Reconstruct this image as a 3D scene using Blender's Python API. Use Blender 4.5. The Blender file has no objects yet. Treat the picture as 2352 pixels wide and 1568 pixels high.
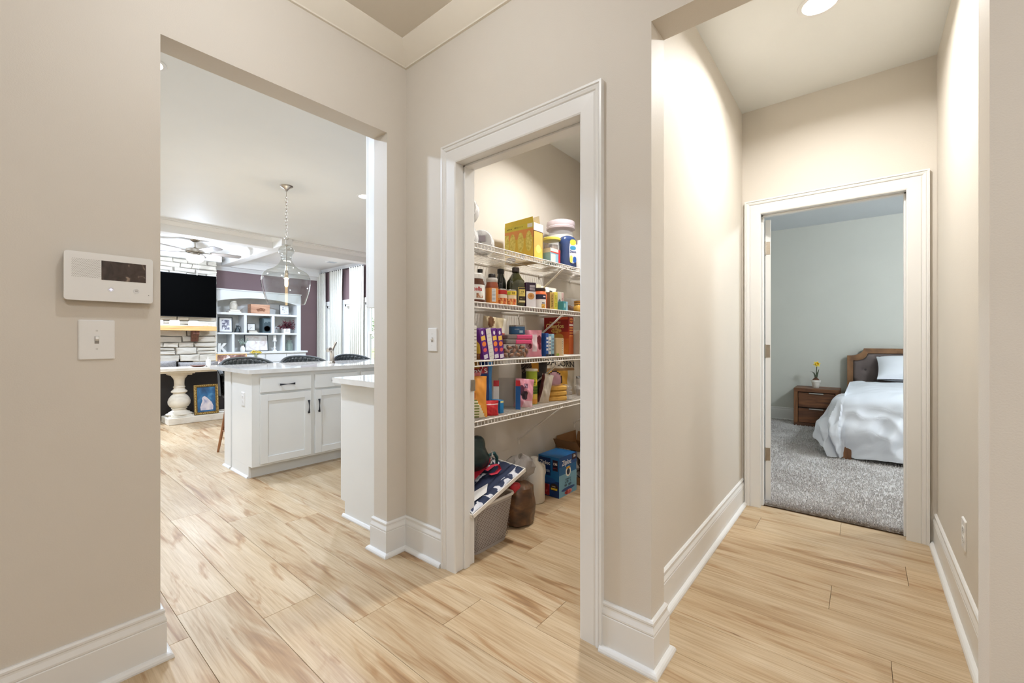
import bpy, bmesh, math, random
from mathutils import Vector, Matrix
R = math.radians
PI = math.pi
random.seed(7)
scene = bpy.context.scene
COL = scene.collection

# ---------------------------------------------------------------- camera
cam_d = bpy.data.cameras.new('camera')
cam_d.sensor_width = 36.0
cam_d.sensor_fit = 'HORIZONTAL'
cam_d.lens = 36.0 * 974.63 / 2352.0
cam_d.shift_y = -0.0016
cam_d.clip_start = 0.02
cam_d.clip_end = 400
cam = bpy.data.objects.new('camera', cam_d)
COL.objects.link(cam)
cam.location = (-1.443, -1.956, 1.15)
cam.rotation_euler = (PI / 2, 0, 0.6904 - PI / 2)
scene.camera = cam

# ---------------------------------------------------------------- world, exposure
vs = scene.view_settings
vs.view_transform = 'Standard'
vs.look = 'None'
vs.gamma = 1.0
vs.use_curve_mapping = False
vs.exposure = 0.0
scene.cycles.use_denoising = True
scene.cycles.use_adaptive_sampling = True
scene.cycles.adaptive_threshold = 0.02
scene.cycles.max_bounces = 8
scene.cycles.diffuse_bounces = 4
scene.cycles.transmission_bounces = 8
scene.cycles.transparent_max_bounces = 12
scene.cycles.caustics_reflective = False
scene.cycles.caustics_refractive = False
scene.cycles.sample_clamp_indirect = 6.0
world = bpy.data.worlds.new('sky')
scene.world = world
world.use_nodes = True
wn = world.node_tree.nodes
wl_ = world.node_tree.links
wn.clear()
wo = wn.new('ShaderNodeOutputWorld')
wb = wn.new('ShaderNodeBackground')
ws = wn.new('ShaderNodeTexSky')
ws.sky_type = 'NISHITA'
ws.sun_disc = False
ws.sun_elevation = R(48)
ws.sun_rotation = R(200)
ws.air_density = 1.2
ws.dust_density = 1.0
wm = wn.new('ShaderNodeMix')
wm.data_type = 'RGBA'
wm.inputs['Factor'].default_value = 0.55
wm.inputs[7].default_value = (4.6, 5.0, 5.6, 1)
wl_.new(ws.outputs['Color'], wm.inputs[6])
wl_.new(wm.outputs[2], wb.inputs['Color'])
wb.inputs['Strength'].default_value = 0.42
wl_.new(wb.outputs['Background'], wo.inputs['Surface'])


def area_lamp(name, loc, size, power, color=(1, .86, .70), shape='DISK', rot=(0, 0, 0), size_y=None, spread=PI, parent=None):
    d = bpy.data.lights.new(name, 'AREA')
    d.shape = shape
    d.size = size
    if size_y:
        d.size_y = size_y
    d.energy = power
    d.color = color
    d.spread = spread
    o = bpy.data.objects.new(name, d)
    COL.objects.link(o)
    o.location = loc
    o.rotation_euler = rot
    if parent:
        o.parent = parent
    return o


def portal(name, loc, sx, sy, rot):
    o = area_lamp(name, loc, sx, 0.0, (1, 1, 1), 'RECTANGLE', rot, sy)
    o.data.cycles.is_portal = True
    return o


WARM = (1.0, .99, .97)
FOY = (.96, 1.0, 1.06)
NEUT = (.83, .98, 1.22)
sun_d = bpy.data.lights.new('sun', 'SUN')
sun_d.energy = 10.0
sun_d.angle = R(1.0)
sun_d.color = (1, .97, .93)
sun = bpy.data.objects.new('sun', sun_d)
COL.objects.link(sun)
sun.rotation_euler = Vector((.16, .62, -.76)).to_track_quat('-Z', 'Y').to_euler()
# daylight openings (importance portals only, they give no light of their own)
portal('window_portal', (3.60, 6.15, 1.25), 3.7, 1.5, (0, R(90), 0))
portal('bedroom_window_portal', (4.0, -4.42, 1.5), 1.9, 1.5, (R(90), 0, 0))


# ---------------------------------------------------------------- helpers
def lin(c):
    out = []
    for v in c[:3]:
        v = v / 255.0
        out.append(v / 12.92 if v <= .04045 else ((v + .055) / 1.055) ** 2.4)
    return (out[0], out[1], out[2], 1.0)


MATS = {}


def mat(name, col, rough=.5, metal=0.0, var=.04, vscale=12.0, bump=0.0, bscale=60.0, spec=.5, coat=0.0, trans=0.0,
        ior=1.45, emit=None, estr=0.0, sheen=0.0, stretch=None, alpha=1.0):
    """procedural principled material: base colour broken up by a noise, optional noise relief"""
    if name in MATS:
        return MATS[name]
    m = bpy.data.materials.new(name)
    MATS[name] = m
    m.use_nodes = True
    n = m.node_tree.nodes
    l = m.node_tree.links
    b = n['Principled BSDF']
    b.inputs['Roughness'].default_value = rough
    b.inputs['Metallic'].default_value = metal
    b.inputs['Specular IOR Level'].default_value = spec
    b.inputs['Coat Weight'].default_value = coat
    b.inputs['Transmission Weight'].default_value = trans
    b.inputs['IOR'].default_value = ior
    b.inputs['Sheen Weight'].default_value = sheen
    b.inputs['Alpha'].default_value = alpha
    tc = n.new('ShaderNodeTexCoord')
    src = tc.outputs['Object']
    if stretch:
        mp = n.new('ShaderNodeMapping')
        mp.inputs['Scale'].default_value = stretch
        l.new(src, mp.inputs['Vector'])
        src = mp.outputs['Vector']
    c = lin(col)
    nz = n.new('ShaderNodeTexNoise')
    nz.inputs['Scale'].default_value = vscale
    nz.inputs['Detail'].default_value = 3
    l.new(src, nz.inputs['Vector'])
    rp = n.new('ShaderNodeValToRGB')
    rp.color_ramp.elements[0].position = .3
    rp.color_ramp.elements[1].position = .7
    rp.color_ramp.elements[0].color = tuple(v * (1 - var) for v in c[:3]) + (1,)
    rp.color_ramp.elements[1].color = tuple(min(1, v * (1 + var)) for v in c[:3]) + (1,)
    l.new(nz.outputs['Fac'], rp.inputs['Fac'])
    l.new(rp.outputs['Color'], b.inputs['Base Color'])
    if bump:
        n2 = n.new('ShaderNodeTexNoise')
        n2.inputs['Scale'].default_value = bscale
        n2.inputs['Detail'].default_value = 4
        l.new(src, n2.inputs['Vector'])
        bp = n.new('ShaderNodeBump')
        bp.inputs['Strength'].default_value = bump
        bp.inputs['Distance'].default_value = .004
        l.new(n2.outputs['Fac'], bp.inputs['Height'])
        l.new(bp.outputs['Normal'], b.inputs['Normal'])
    if emit:
        b.inputs['Emission Color'].default_value = lin(emit)
        b.inputs['Emission Strength'].default_value = estr
    return m


def ramp_mat(name, stops, scale, stretch=(1, 1, 1), rough=.5, detail=4, distortion=.6, bump=0.0, spec=.5, coat=0, rnd=False, metal=0.0):
    """noise through a multi stop colour ramp: wood, stone, fabric, printed pictures"""
    if name in MATS:
        return MATS[name]
    m = bpy.data.materials.new(name)
    MATS[name] = m
    m.use_nodes = True
    n = m.node_tree.nodes
    l = m.node_tree.links
    b = n['Principled BSDF']
    b.inputs['Roughness'].default_value = rough
    b.inputs['Specular IOR Level'].default_value = spec
    b.inputs['Coat Weight'].default_value = coat
    b.inputs['Metallic'].default_value = metal
    tc = n.new('ShaderNodeTexCoord')
    src = tc.outputs['Object']
    if rnd:
        oi = n.new('ShaderNodeObjectInfo')
        ml = n.new('ShaderNodeMath')
        ml.operation = 'MULTIPLY'
        ml.inputs[1].default_value = 57.0
        l.new(oi.outputs['Random'], ml.inputs[0])
        va = n.new('ShaderNodeVectorMath')
        va.operation = 'ADD'
        l.new(src, va.inputs[0])
        l.new(ml.outputs[0], va.inputs[1])
        src = va.outputs[0]
    mp = n.new('ShaderNodeMapping')
    mp.inputs['Scale'].default_value = stretch
    l.new(src, mp.inputs['Vector'])
    nz = n.new('ShaderNodeTexNoise')
    nz.inputs['Scale'].default_value = scale
    nz.inputs['Detail'].default_value = detail
    nz.inputs['Distortion'].default_value = distortion
    l.new(mp.outputs['Vector'], nz.inputs['Vector'])
    rp = n.new('ShaderNodeValToRGB')
    el = rp.color_ramp.elements
    while len(el) < len(stops):
        el.new(.5)
    for e, (p, c) in zip(el, stops):
        e.position = p
        e.color = lin(c)
    l.new(nz.outputs['Fac'], rp.inputs['Fac'])
    out = rp.outputs['Color']
    if rnd:
        hs = n.new('ShaderNodeHueSaturation')
        mr = n.new('ShaderNodeMapRange')
        mr.inputs['To Min'].default_value = .90
        mr.inputs['To Max'].default_value = 1.08
        l.new(oi.outputs['Random'], mr.inputs['Value'])
        l.new(mr.outputs[0], hs.inputs['Value'])
        l.new(out, hs.inputs['Color'])
        out = hs.outputs['Color']
    l.new(out, b.inputs['Base Color'])
    if bump:
        bp = n.new('ShaderNodeBump')
        bp.inputs['Strength'].default_value = bump
        bp.inputs['Distance'].default_value = .004
        l.new(nz.outputs['Fac'], bp.inputs['Height'])
        l.new(bp.outputs['Normal'], b.inputs['Normal'])
    return m


def glass_mat(name, tint=(255, 255, 255), rough=0.02, ior=1.45, mixt=.0):
    """thin clear glass or plastic: mostly see-through with a fresnel reflection"""
    if name in MATS:
        return MATS[name]
    m = bpy.data.materials.new(name)
    MATS[name] = m
    m.use_nodes = True
    n = m.node_tree.nodes
    l = m.node_tree.links
    n.clear()
    o = n.new('ShaderNodeOutputMaterial')
    t = n.new('ShaderNodeBsdfTransparent')
    t.inputs['Color'].default_value = lin(tint)
    g = n.new('ShaderNodeBsdfGlossy')
    g.inputs['Roughness'].default_value = rough
    lw = n.new('ShaderNodeLayerWeight')
    lw.inputs['Blend'].default_value = .5
    pw = n.new('ShaderNodeMath')
    pw.operation = 'POWER'
    pw.inputs[1].default_value = 4.0
    l.new(lw.outputs['Facing'], pw.inputs[0])
    mx = n.new('ShaderNodeMixShader')
    ad = n.new('ShaderNodeMath')
    ad.operation = 'MULTIPLY_ADD'
    ad.inputs[1].default_value = .75
    ad.inputs[2].default_value = .04 + mixt
    l.new(pw.outputs[0], ad.inputs[0])
    l.new(ad.outputs[0], mx.inputs[0])
    l.new(t.outputs[0], mx.inputs[1])
    l.new(g.outputs[0], mx.inputs[2])
    l.new(mx.outputs[0], o.inputs['Surface'])
    return m


def film_mat(name, col, amount=.35, rough=.25):
    """crinkled translucent plastic film: part see-through, part white gloss"""
    if name in MATS:
        return MATS[name]
    m = bpy.data.materials.new(name)
    MATS[name] = m
    m.use_nodes = True
    n = m.node_tree.nodes
    l = m.node_tree.links
    b = n['Principled BSDF']
    o = n['Material Output']
    b.inputs['Base Color'].default_value = lin(col)
    b.inputs['Roughness'].default_value = rough
    nz = n.new('ShaderNodeTexNoise')
    nz.inputs['Scale'].default_value = 45
    nz.inputs['Detail'].default_value = 3
    nz.inputs['Distortion'].default_value = 1.5
    bp = n.new('ShaderNodeBump')
    bp.inputs['Strength'].default_value = .7
    bp.inputs['Distance'].default_value = .01
    l.new(nz.outputs['Fac'], bp.inputs['Height'])
    l.new(bp.outputs['Normal'], b.inputs['Normal'])
    t = n.new('ShaderNodeBsdfTransparent')
    mx = n.new('ShaderNodeMixShader')
    mx.inputs[0].default_value = amount
    l.new(t.outputs[0], mx.inputs[1])
    l.new(b.outputs[0], mx.inputs[2])
    l.new(mx.outputs[0], o.inputs['Surface'])
    return m


def emit_mat(name, col, strength):
    if name in MATS:
        return MATS[name]
    m = bpy.data.materials.new(name)
    MATS[name] = m
    m.use_nodes = True
    n = m.node_tree.nodes
    n.clear()
    o = n.new('ShaderNodeOutputMaterial')
    e = n.new('ShaderNodeEmission')
    e.inputs['Color'].default_value = lin(col)
    e.inputs['Strength'].default_value = strength
    m.node_tree.links.new(e.outputs[0], o.inputs['Surface'])
    return m


def wloc(o):
    v = Vector((0, 0, 0))
    while o is not None:
        v += Vector(o.location)
        o = o.parent
    return v


class MB:
    """collects faces of one part and links them as one mesh object"""

    def __init__(s):
        s.v = []
        s.f = []
        s.sm = []

    def add(s, vs_, fs, smooth=False):
        o = len(s.v)
        s.v.extend([tuple(p) for p in vs_])
        for f in fs:
            s.f.append(tuple(i + o for i in f))
            s.sm.append(smooth)
        return s

    def box(s, x0, x1, y0, y1, z0, z1, c=0.0):
        if x0 > x1: x0, x1 = x1, x0
        if y0 > y1: y0, y1 = y1, y0
        if z0 > z1: z0, z1 = z1, z0
        c = min(c, (x1 - x0) * .45, (y1 - y0) * .45, (z1 - z0) * .45)
        if c <= 0:
            vs_ = [(x, y, z) for z in (z0, z1) for y in (y0, y1) for x in (x0, x1)]
            return s.add(vs_, [(0, 2, 3, 1), (4, 5, 7, 6), (0, 1, 5, 4), (2, 6, 7, 3), (0, 4, 6, 2), (1, 3, 7, 5)])
        vs_ = []
        for sz in (0, 1):
            for sy in (0, 1):
                for sx in (0, 1):
                    X = (x0, x1)[sx]; Y = (y0, y1)[sy]; Z = (z0, z1)[sz]
                    dx = c if sx == 0 else -c
                    dy = c if sy == 0 else -c
                    dz = c if sz == 0 else -c
                    vs_ += [(X, Y + dy, Z + dz), (X + dx, Y, Z + dz), (X + dx, Y + dy, Z)]
        k = lambda sx, sy, sz, a: ((sz * 2 + sy) * 2 + sx) * 3 + a
        fs = []
        for sx in (0, 1):
            q = [k(sx, 0, 0, 0), k(sx, 0, 1, 0), k(sx, 1, 1, 0), k(sx, 1, 0, 0)]
            fs.append(q if sx == 0 else q[::-1])
        for sy in (0, 1):
            q = [k(0, sy, 0, 1), k(1, sy, 0, 1), k(1, sy, 1, 1), k(0, sy, 1, 1)]
            fs.append(q if sy == 0 else q[::-1])
        for sz in (0, 1):
            q = [k(0, 0, sz, 2), k(0, 1, sz, 2), k(1, 1, sz, 2), k(1, 0, sz, 2)]
            fs.append(q if sz == 0 else q[::-1])
        for sy in (0, 1):
            for sz in (0, 1):
                q = [k(0, sy, sz, 1), k(1, sy, sz, 1), k(1, sy, sz, 2), k(0, sy, sz, 2)]
                fs.append(q if (sy + sz) % 2 else q[::-1])
        for sx in (0, 1):
            for sz in (0, 1):
                q = [k(sx, 0, sz, 0), k(sx, 1, sz, 0), k(sx, 1, sz, 2), k(sx, 0, sz, 2)]
                fs.append(q[::-1] if (sx + sz) % 2 else q)
        for sx in (0, 1):
            for sy in (0, 1):
                q = [k(sx, sy, 0, 0), k(sx, sy, 1, 0), k(sx, sy, 1, 1), k(sx, sy, 0, 1)]
                fs.append(q if (sx + sy) % 2 == 0 else q[::-1])
                for sz in (0, 1):
                    t = [k(sx, sy, sz, 0), k(sx, sy, sz, 1), k(sx, sy, sz, 2)]
                    fs.append(t if (sx + sy + sz) % 2 == 0 else t[::-1])
        return s.add(vs_, fs)

    def lathe(s, prof, c=(0, 0, 0), seg=24, cap=True, smooth=True, axis='z', a0=0, a1=2 * PI):
        full = abs(a1 - a0 - 2 * PI) < 1e-6
        n = seg if full else seg + 1
        vs_ = []
        for r, z in prof:
            for i in range(n):
                a = a0 + (a1 - a0) * i / seg
                x, y = r * math.cos(a), r * math.sin(a)
                p = (x, y, z) if axis == 'z' else ((z, x, y) if axis == 'x' else (x, z, -y))
                vs_.append((p[0] + c[0], p[1] + c[1], p[2] + c[2]))
        fs = []
        for j in range(len(prof) - 1):
            for i in range(n if full else n - 1):
                i2 = (i + 1) % n
                fs.append((j * n + i, j * n + i2, (j + 1) * n + i2, (j + 1) * n + i))
        if cap and full:
            if prof[0][0] > 1e-6:
                fs.append(tuple(range(n))[::-1])
            if prof[-1][0] > 1e-6:
                fs.append(tuple(range((len(prof) - 1) * n, len(prof) * n)))
        return s.add(vs_, fs, smooth)

    def tube(s, pts, r, seg=8, smooth=True, closed=False, caps=True):
        pts = [Vector(p) for p in pts]
        n = len(pts)
        rs = r if isinstance(r, (list, tuple)) else [r] * n
        up = None
        rings = []
        for i, p in enumerate(pts):
            a = pts[(i - 1) % n] if (i > 0 or closed) else p
            b = pts[(i + 1) % n] if (i < n - 1 or closed) else p
            t = (b - a)
            if t.length < 1e-9:
                t = Vector((0, 0, 1))
            t.normalize()
            if up is None:
                up = Vector((0, 0, 1)) if abs(t.z) < .9 else Vector((1, 0, 0))
            u = t.cross(up)
            if u.length < 1e-6:
                up = Vector((1, 0, 0)) if abs(t.x) < .9 else Vector((0, 1, 0))
                u = t.cross(up)
            u.normalize()
            w = u.cross(t)
            up = w
            rings.append([p + (u * math.cos(2 * PI * k / seg) + w * math.sin(2 * PI * k / seg)) * rs[i] for k in range(seg)])
        vs_ = [q for rg in rings for q in rg]
        fs = []
        for j in range(n if closed else n - 1):
            j2 = (j + 1) % n
            for k in range(seg):
                k2 = (k + 1) % seg
                fs.append((j * seg + k, j2 * seg + k, j2 * seg + k2, j * seg + k2))
        if caps and not closed:
            fs.append(tuple(range(seg)))
            fs.append(tuple(range((n - 1) * seg, n * seg))[::-1])
        return s.add(vs_, fs, smooth)

    def sphere(s, c, r, seg=16, rings=10, sc=(1, 1, 1), smooth=True):
        prof = [(max(1e-5, math.sin(PI * i / rings)) * r, -math.cos(PI * i / rings) * r) for i in range(rings + 1)]
        o = len(s.v)
        s.lathe(prof, (0, 0, 0), seg, False, smooth)
        for i in range(o, len(s.v)):
            x, y, z = s.v[i]
            s.v[i] = (x * sc[0] + c[0], y * sc[1] + c[1], z * sc[2] + c[2])
        return s

    def prism(s, poly, d0, d1, fn):
        """polygon in (a,b), pushed along third axis d0..d1; fn(a,b,d)->xyz"""
        n = len(poly)
        vs_ = [fn(a, b, d0) for a, b in poly] + [fn(a, b, d1) for a, b in poly]
        fs = [tuple(range(n))[::-1], tuple(range(n, 2 * n))]
        for i in range(n):
            j = (i + 1) % n
            fs.append((i, j, n + j, n + i))
        return s.add(vs_, fs)

    def grid(s, nu, nv, fn, smooth=True, thick=None, wrap=False):
        vs_ = [fn(i / nu, j / nv) for j in range(nv + 1) for i in range(nu + 1)]
        fs = []
        w = nu + 1
        for j in range(nv):
            for i in range(nu):
                fs.append((j * w + i, j * w + i + 1, (j + 1) * w + i + 1, (j + 1) * w + i))
        return s.add(vs_, fs, smooth)

    def sweep2d(s, path, prof, fn, closed_prof=True, side=1, smooth=False):
        """profile (d,t) swept along a 2D polyline with mitred corners. fn(a,b,t)->xyz, d is offset to the left of the path*side"""
        P = [Vector((p[0], p[1])) for p in path]
        n = len(P)
        offs = []
        for i in range(n):
            d1 = (P[i] - P[i - 1]).normalized() if i > 0 else None
            d2 = (P[i + 1] - P[i]).normalized() if i < n - 1 else None
            if d1 is None: d1 = d2
            if d2 is None: d2 = d1
            n1 = Vector((-d1.y, d1.x)) * side
            n2 = Vector((-d2.y, d2.x)) * side
            m = (n1 + n2)
            m.normalize()
            k = m.dot(n1)
            offs.append(m / max(.2, k))
        m_ = len(prof)
        vs_ = []
        for i in range(n):
            for d, t in prof:
                q = P[i] + offs[i] * d
                vs_.append(fn(q.x, q.y, t))
        fs = []
        for i in range(n - 1):
            for j in range(m_ if closed_prof else m_ - 1):
                j2 = (j + 1) % m_
                fs.append((i * m_ + j, i * m_ + j2, (i + 1) * m_ + j2, (i + 1) * m_ + j))
        if closed_prof:
            fs.append(tuple(range(m_))[::-1])
            fs.append(tuple(range((n - 1) * m_, n * m_)))
        return s.add(vs_, fs, smooth)

    def xf(s, M, start=0):
        for i in range(start, len(s.v)):
            s.v[i] = tuple(M @ Vector(s.v[i]))
        return s

    def jitter(s, a, start=0):
        for i in range(start, len(s.v)):
            s.v[i] = tuple(c + random.uniform(-a, a) for c in s.v[i])
        return s

    def mesh(s, name):
        me = bpy.data.meshes.new(name)
        me.from_pydata(s.v, [], s.f)
        me.update()
        bm = bmesh.new()
        bm.from_mesh(me)
        bmesh.ops.recalc_face_normals(bm, faces=bm.faces)
        bm.to_mesh(me)
        bm.free()
        if any(s.sm):
            me.polygons.foreach_set('use_smooth', [True] * len(me.polygons) if all(s.sm) else s.sm)
            try:
                me.set_sharp_from_angle(angle=R(42))
            except Exception:
                pass
        return me

    def build(s, name, m, parent=None, world=True, origin=None):
        if parent is not None:
            if world:
                w = wloc(parent)
                s.v = [(x - w.x, y - w.y, z - w.z) for x, y, z in s.v]
            o = bpy.data.objects.new(name, s.mesh(name))
            o.parent = parent
        else:
            if origin is None:
                xs = [p[0] for p in s.v]; ys = [p[1] for p in s.v]; zs = [p[2] for p in s.v]
                origin = ((min(xs) + max(xs)) / 2, (min(ys) + max(ys)) / 2, min(zs))
            s.v = [(x - origin[0], y - origin[1], z - origin[2]) for x, y, z in s.v]
            o = bpy.data.objects.new(name, s.mesh(name))
            o.location = origin
        COL.objects.link(o)
        for mm in (m if isinstance(m, (list, tuple)) else [m]):
            o.data.materials.append(mm)
        return o


def tag(o, label=None, cat=None, group=None, kind=None):
    if label: o['label'] = label
    if cat: o['category'] = cat
    if group: o['group'] = group
    if kind: o['kind'] = kind
    return o


def thing(name, loc, label, cat, group=None, rz=0.0, kind=None):
    o = bpy.data.objects.new(name, None)
    o.empty_display_size = .05
    COL.objects.link(o)
    o.location = loc
    o.rotation_euler = (0, 0, rz)
    return tag(o, label, cat, group, kind)


def struct(o):
    o['kind'] = 'structure'
    return o


def copy_tree(o, parent=None):
    c = o.copy()
    COL.objects.link(c)
    if parent is not None:
        c.parent = parent
    for ch in list(o.children):
        copy_tree(ch, c)
    return c


def text_mesh(name, body, size, m, parent, M, align='CENTER', extrude=.0003, bold=0.0, squash=1.0):
    """lettering: built-in font turned into a mesh; M places it (local x = reading direction, y = up)"""
    cu = bpy.data.curves.new(name, 'FONT')
    cu.body = body
    cu.size = size
    cu.align_x = align
    cu.align_y = 'CENTER'
    cu.extrude = extrude
    cu.offset = bold
    cu.resolution_u = 3
    t = bpy.data.objects.new(name + '_tmp', cu)
    COL.objects.link(t)
    dg = bpy.context.evaluated_depsgraph_get()
    me = bpy.data.meshes.new_from_object(t.evaluated_get(dg))
    bpy.data.objects.remove(t)
    bpy.data.curves.remove(cu)
    me.transform(Matrix.Diagonal((squash, 1, 1, 1)))
    me.transform(M)
    me.materials.clear()
    me.materials.append(m)
    o = bpy.data.objects.new(name, me)
    o.parent = parent
    COL.objects.link(o)
    return o


def frame_M(origin, xdir, ydir):
    x = Vector(xdir).normalized()
    y = Vector(ydir).normalized()
    z = x.cross(y)
    M = Matrix((x, y, z)).transposed().to_4x4()
    M.translation = Vector(origin)
    return M

# ---------------------------------------------------------------- shared materials
M_WALL = mat('wall_paint_beige', (213, 206, 195), .55, var=.012, vscale=3, bump=.12, bscale=260, spec=.3)
M_CEIL_T = mat('ceiling_paint_tan', (216, 208, 194), .6, var=.01, vscale=3, bump=.12, bscale=200, spec=.2)
M_CEIL = mat('ceiling_paint_white', (230, 231, 228), .6, var=.01, vscale=3, spec=.2)
M_TRIM = mat('trim_paint_white', (228, 227, 224), .30, var=.008, vscale=5, spec=.5)
M_KWALL = mat('wall_paint_kitchen', (214, 212, 203), .55, var=.01, vscale=3, spec=.3)
M_PURPLE = mat('wall_paint_mauve', (130, 109, 111), .55, var=.02, vscale=3, spec=.3)
M_PLATE = mat('plate_plastic_white', (232, 231, 228), .25, var=.004)
M_SHADOWGAP = mat('dark_gap', (40, 36, 32), .8, var=.05)
M_NICKEL = mat('brushed_nickel', (176, 168, 156), .32, metal=1.0, var=.05, vscale=40)
M_CAB = mat('cabinet_paint_white', (226, 226, 222), .35, var=.008, vscale=5)


def wood_floor_mat():
    m = bpy.data.materials.new('oak_plank_floor')
    m.use_nodes = True
    n = m.node_tree.nodes
    l = m.node_tree.links
    b = n['Principled BSDF']
    b.inputs['Roughness'].default_value = .38
    b.inputs['Specular IOR Level'].default_value = .45
    tc = n.new('ShaderNodeTexCoord')
    oi = n.new('ShaderNodeObjectInfo')
    ml = n.new('ShaderNodeMath'); ml.operation = 'MULTIPLY'; ml.inputs[1].default_value = 91.0
    l.new(oi.outputs['Random'], ml.inputs[0])
    va = n.new('ShaderNodeVectorMath'); va.operation = 'ADD'
    l.new(tc.outputs['Object'], va.inputs[0]); l.new(ml.outputs[0], va.inputs[1])

    def noise(sc, scale, det, dist, rough=.55):
        mp = n.new('ShaderNodeMapping'); mp.inputs['Scale'].default_value = sc
        l.new(va.outputs[0], mp.inputs['Vector'])
        z = n.new('ShaderNodeTexNoise')
        z.inputs['Scale'].default_value = scale
        z.inputs['Detail'].default_value = det
        z.inputs['Distortion'].default_value = dist
        z.inputs['Roughness'].default_value = rough
        l.new(mp.outputs['Vector'], z.inputs['Vector'])
        return z.outputs['Fac']

    def ramp(fac, stops):
        rp = n.new('ShaderNodeValToRGB')
        el = rp.color_ramp.elements
        while len(el) < len(stops): el.new(.5)
        for e, (p, c) in zip(el, stops):
            e.position = p; e.color = lin(c)
        l.new(fac, rp.inputs['Fac'])
        return rp.outputs['Color']

    def mix(a, bb, fac, mode='MULTIPLY'):
        x = n.new('ShaderNodeMix'); x.data_type = 'RGBA'; x.blend_type = mode
        if hasattr(fac, 'links'):
            l.new(fac, x.inputs['Factor'])
        else:
            x.inputs['Factor'].default_value = fac
        l.new(a, x.inputs[6]); l.new(bb, x.inputs[7])
        return x.outputs[2]
    base = ramp(noise((9, 1.0, 1), 1.1, 3, .5), [(.28, (178, 149, 113)), (.48, (196, 172, 138)), (.7, (208, 188, 158))])
    fine = ramp(noise((60, 2.2, 1), 2.0, 5, .4), [(.3, (214, 202, 186)), (.62, (255, 255, 255))])
    dark = ramp(noise((7, .75, 1), 1.35, 4, 1.5), [(.30, (166, 128, 90)), (.37, (216, 190, 160)), (.45, (255, 255, 255))])
    knot = ramp(noise((11, 4.0, 1), 1.25, 2, .3), [(.19, (105, 74, 50)), (.25, (255, 255, 255))])
    c = mix(base, fine, .75)
    c = mix(c, dark, .72)
    c = mix(c, knot, .8)
    hs = n.new('ShaderNodeHueSaturation')
    mr = n.new('ShaderNodeMapRange')
    mr.inputs['To Min'].default_value = .93; mr.inputs['To Max'].default_value = 1.06
    l.new(oi.outputs['Random'], mr.inputs['Value'])
    l.new(mr.outputs[0], hs.inputs['Value'])
    l.new(c, hs.inputs['Color'])
    l.new(hs.outputs['Color'], b.inputs['Base Color'])
    bp = n.new('ShaderNodeBump'); bp.inputs['Strength'].default_value = .08; bp.inputs['Distance'].default_value = .002
    l.new(noise((60, 2.2, 1), 2.0, 5, .4), bp.inputs['Height'])
    l.new(bp.outputs['Normal'], b.inputs['Normal'])
    return m


M_OAK = wood_floor_mat()

# ---------------------------------------------------------------- dimensions (metres)
H = 2.74            # ceilings
HOP = 2.255         # cased openings
XL, XR = -1.07, -.1226
WT = .121
YHL, YHR = -1.391, -2.18
YW1, YW2 = -1.303, -2.276
XE = 1.892
BX = 5.78           # bedroom far wall
LX, LY = 3.43, 8.0  # living room window wall and far wall
LW = -2.6           # living room left wall (out of sight)
FX, FY = -3.2, -4.3  # foyer back walls

# ---------------------------------------------------------------- floor of planks
fl = MB()
fl.box(FX - .1, BX + .1, FY - .2, LY + .1, -.10, -.016)
floor = struct(fl.build('floor', mat('subfloor_brown', (120, 96, 70), .8), origin=(0, 0, -.10)))
PW, PL = .2235, 1.485
X0 = -.2995
joint = {-3: .25, -2: -.05, -1: -.36, 0: -.65, 1: -.95, 2: -1.30, 3: -.55, 4: -1.02, 5: -1.845, 6: -1.28, 7: -2.123, 8: -1.45, 9: -1.853}
G = .0006
plank_cache = {}
n_pl = 0
for k in range(-12, 17):
    x0 = X0 + PW * k
    jy = joint.get(k, random.uniform(0, PL))
    y = jy - PL * 8
    while y < LY:
        ya, yb = max(y, FY), min(y + PL, LY)
        y += PL
        if yb - ya < .02:
            continue
        xa, xb = x0, x0 + PW
        if xa > 1.6 and ya < 0:            # bedroom carpet starts behind the hall door
            if xa > 1.9:
                if yb > .05: ya = max(ya, .0)
                else: continue
            xb = min(xb, 1.982) if ya < 0 else xb
        if yb - ya < .02 or xb > LX + .1:
            continue
        key = (round(xb - xa, 3), round(yb - ya, 3))
        if key not in plank_cache:
            b = MB()
            b.box(-(xb - xa) / 2 + G, (xb - xa) / 2 - G, -(yb - ya) / 2 + G, (yb - ya) / 2 - G, -.014, 0, .0008)
            plank_cache[key] = b.mesh('plank')
            plank_cache[key].materials.append(M_OAK)
        o = bpy.data.objects.new('plank', plank_cache[key])
        COL.objects.link(o)
        o.parent = floor
        o.location = ((xa + xb) / 2, (ya + yb) / 2, .10)
        n_pl += 1
print('planks', n_pl)


# ---------------------------------------------------------------- walls and ceilings
def wall(name, boxes, m=M_WALL):
    b = MB()
    for bx in boxes:
        b.box(*bx)
    return struct(b.build(name, m, origin=(0, 0, 0)))


# the wall with the kitchen opening (foyer side beige)
wall('wall_left', [(FX, XL, 0, WT, 0, H), (XL, XR, 0, WT, HOP, H), (XR, 2.0, 0, WT, 0, H)])
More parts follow.
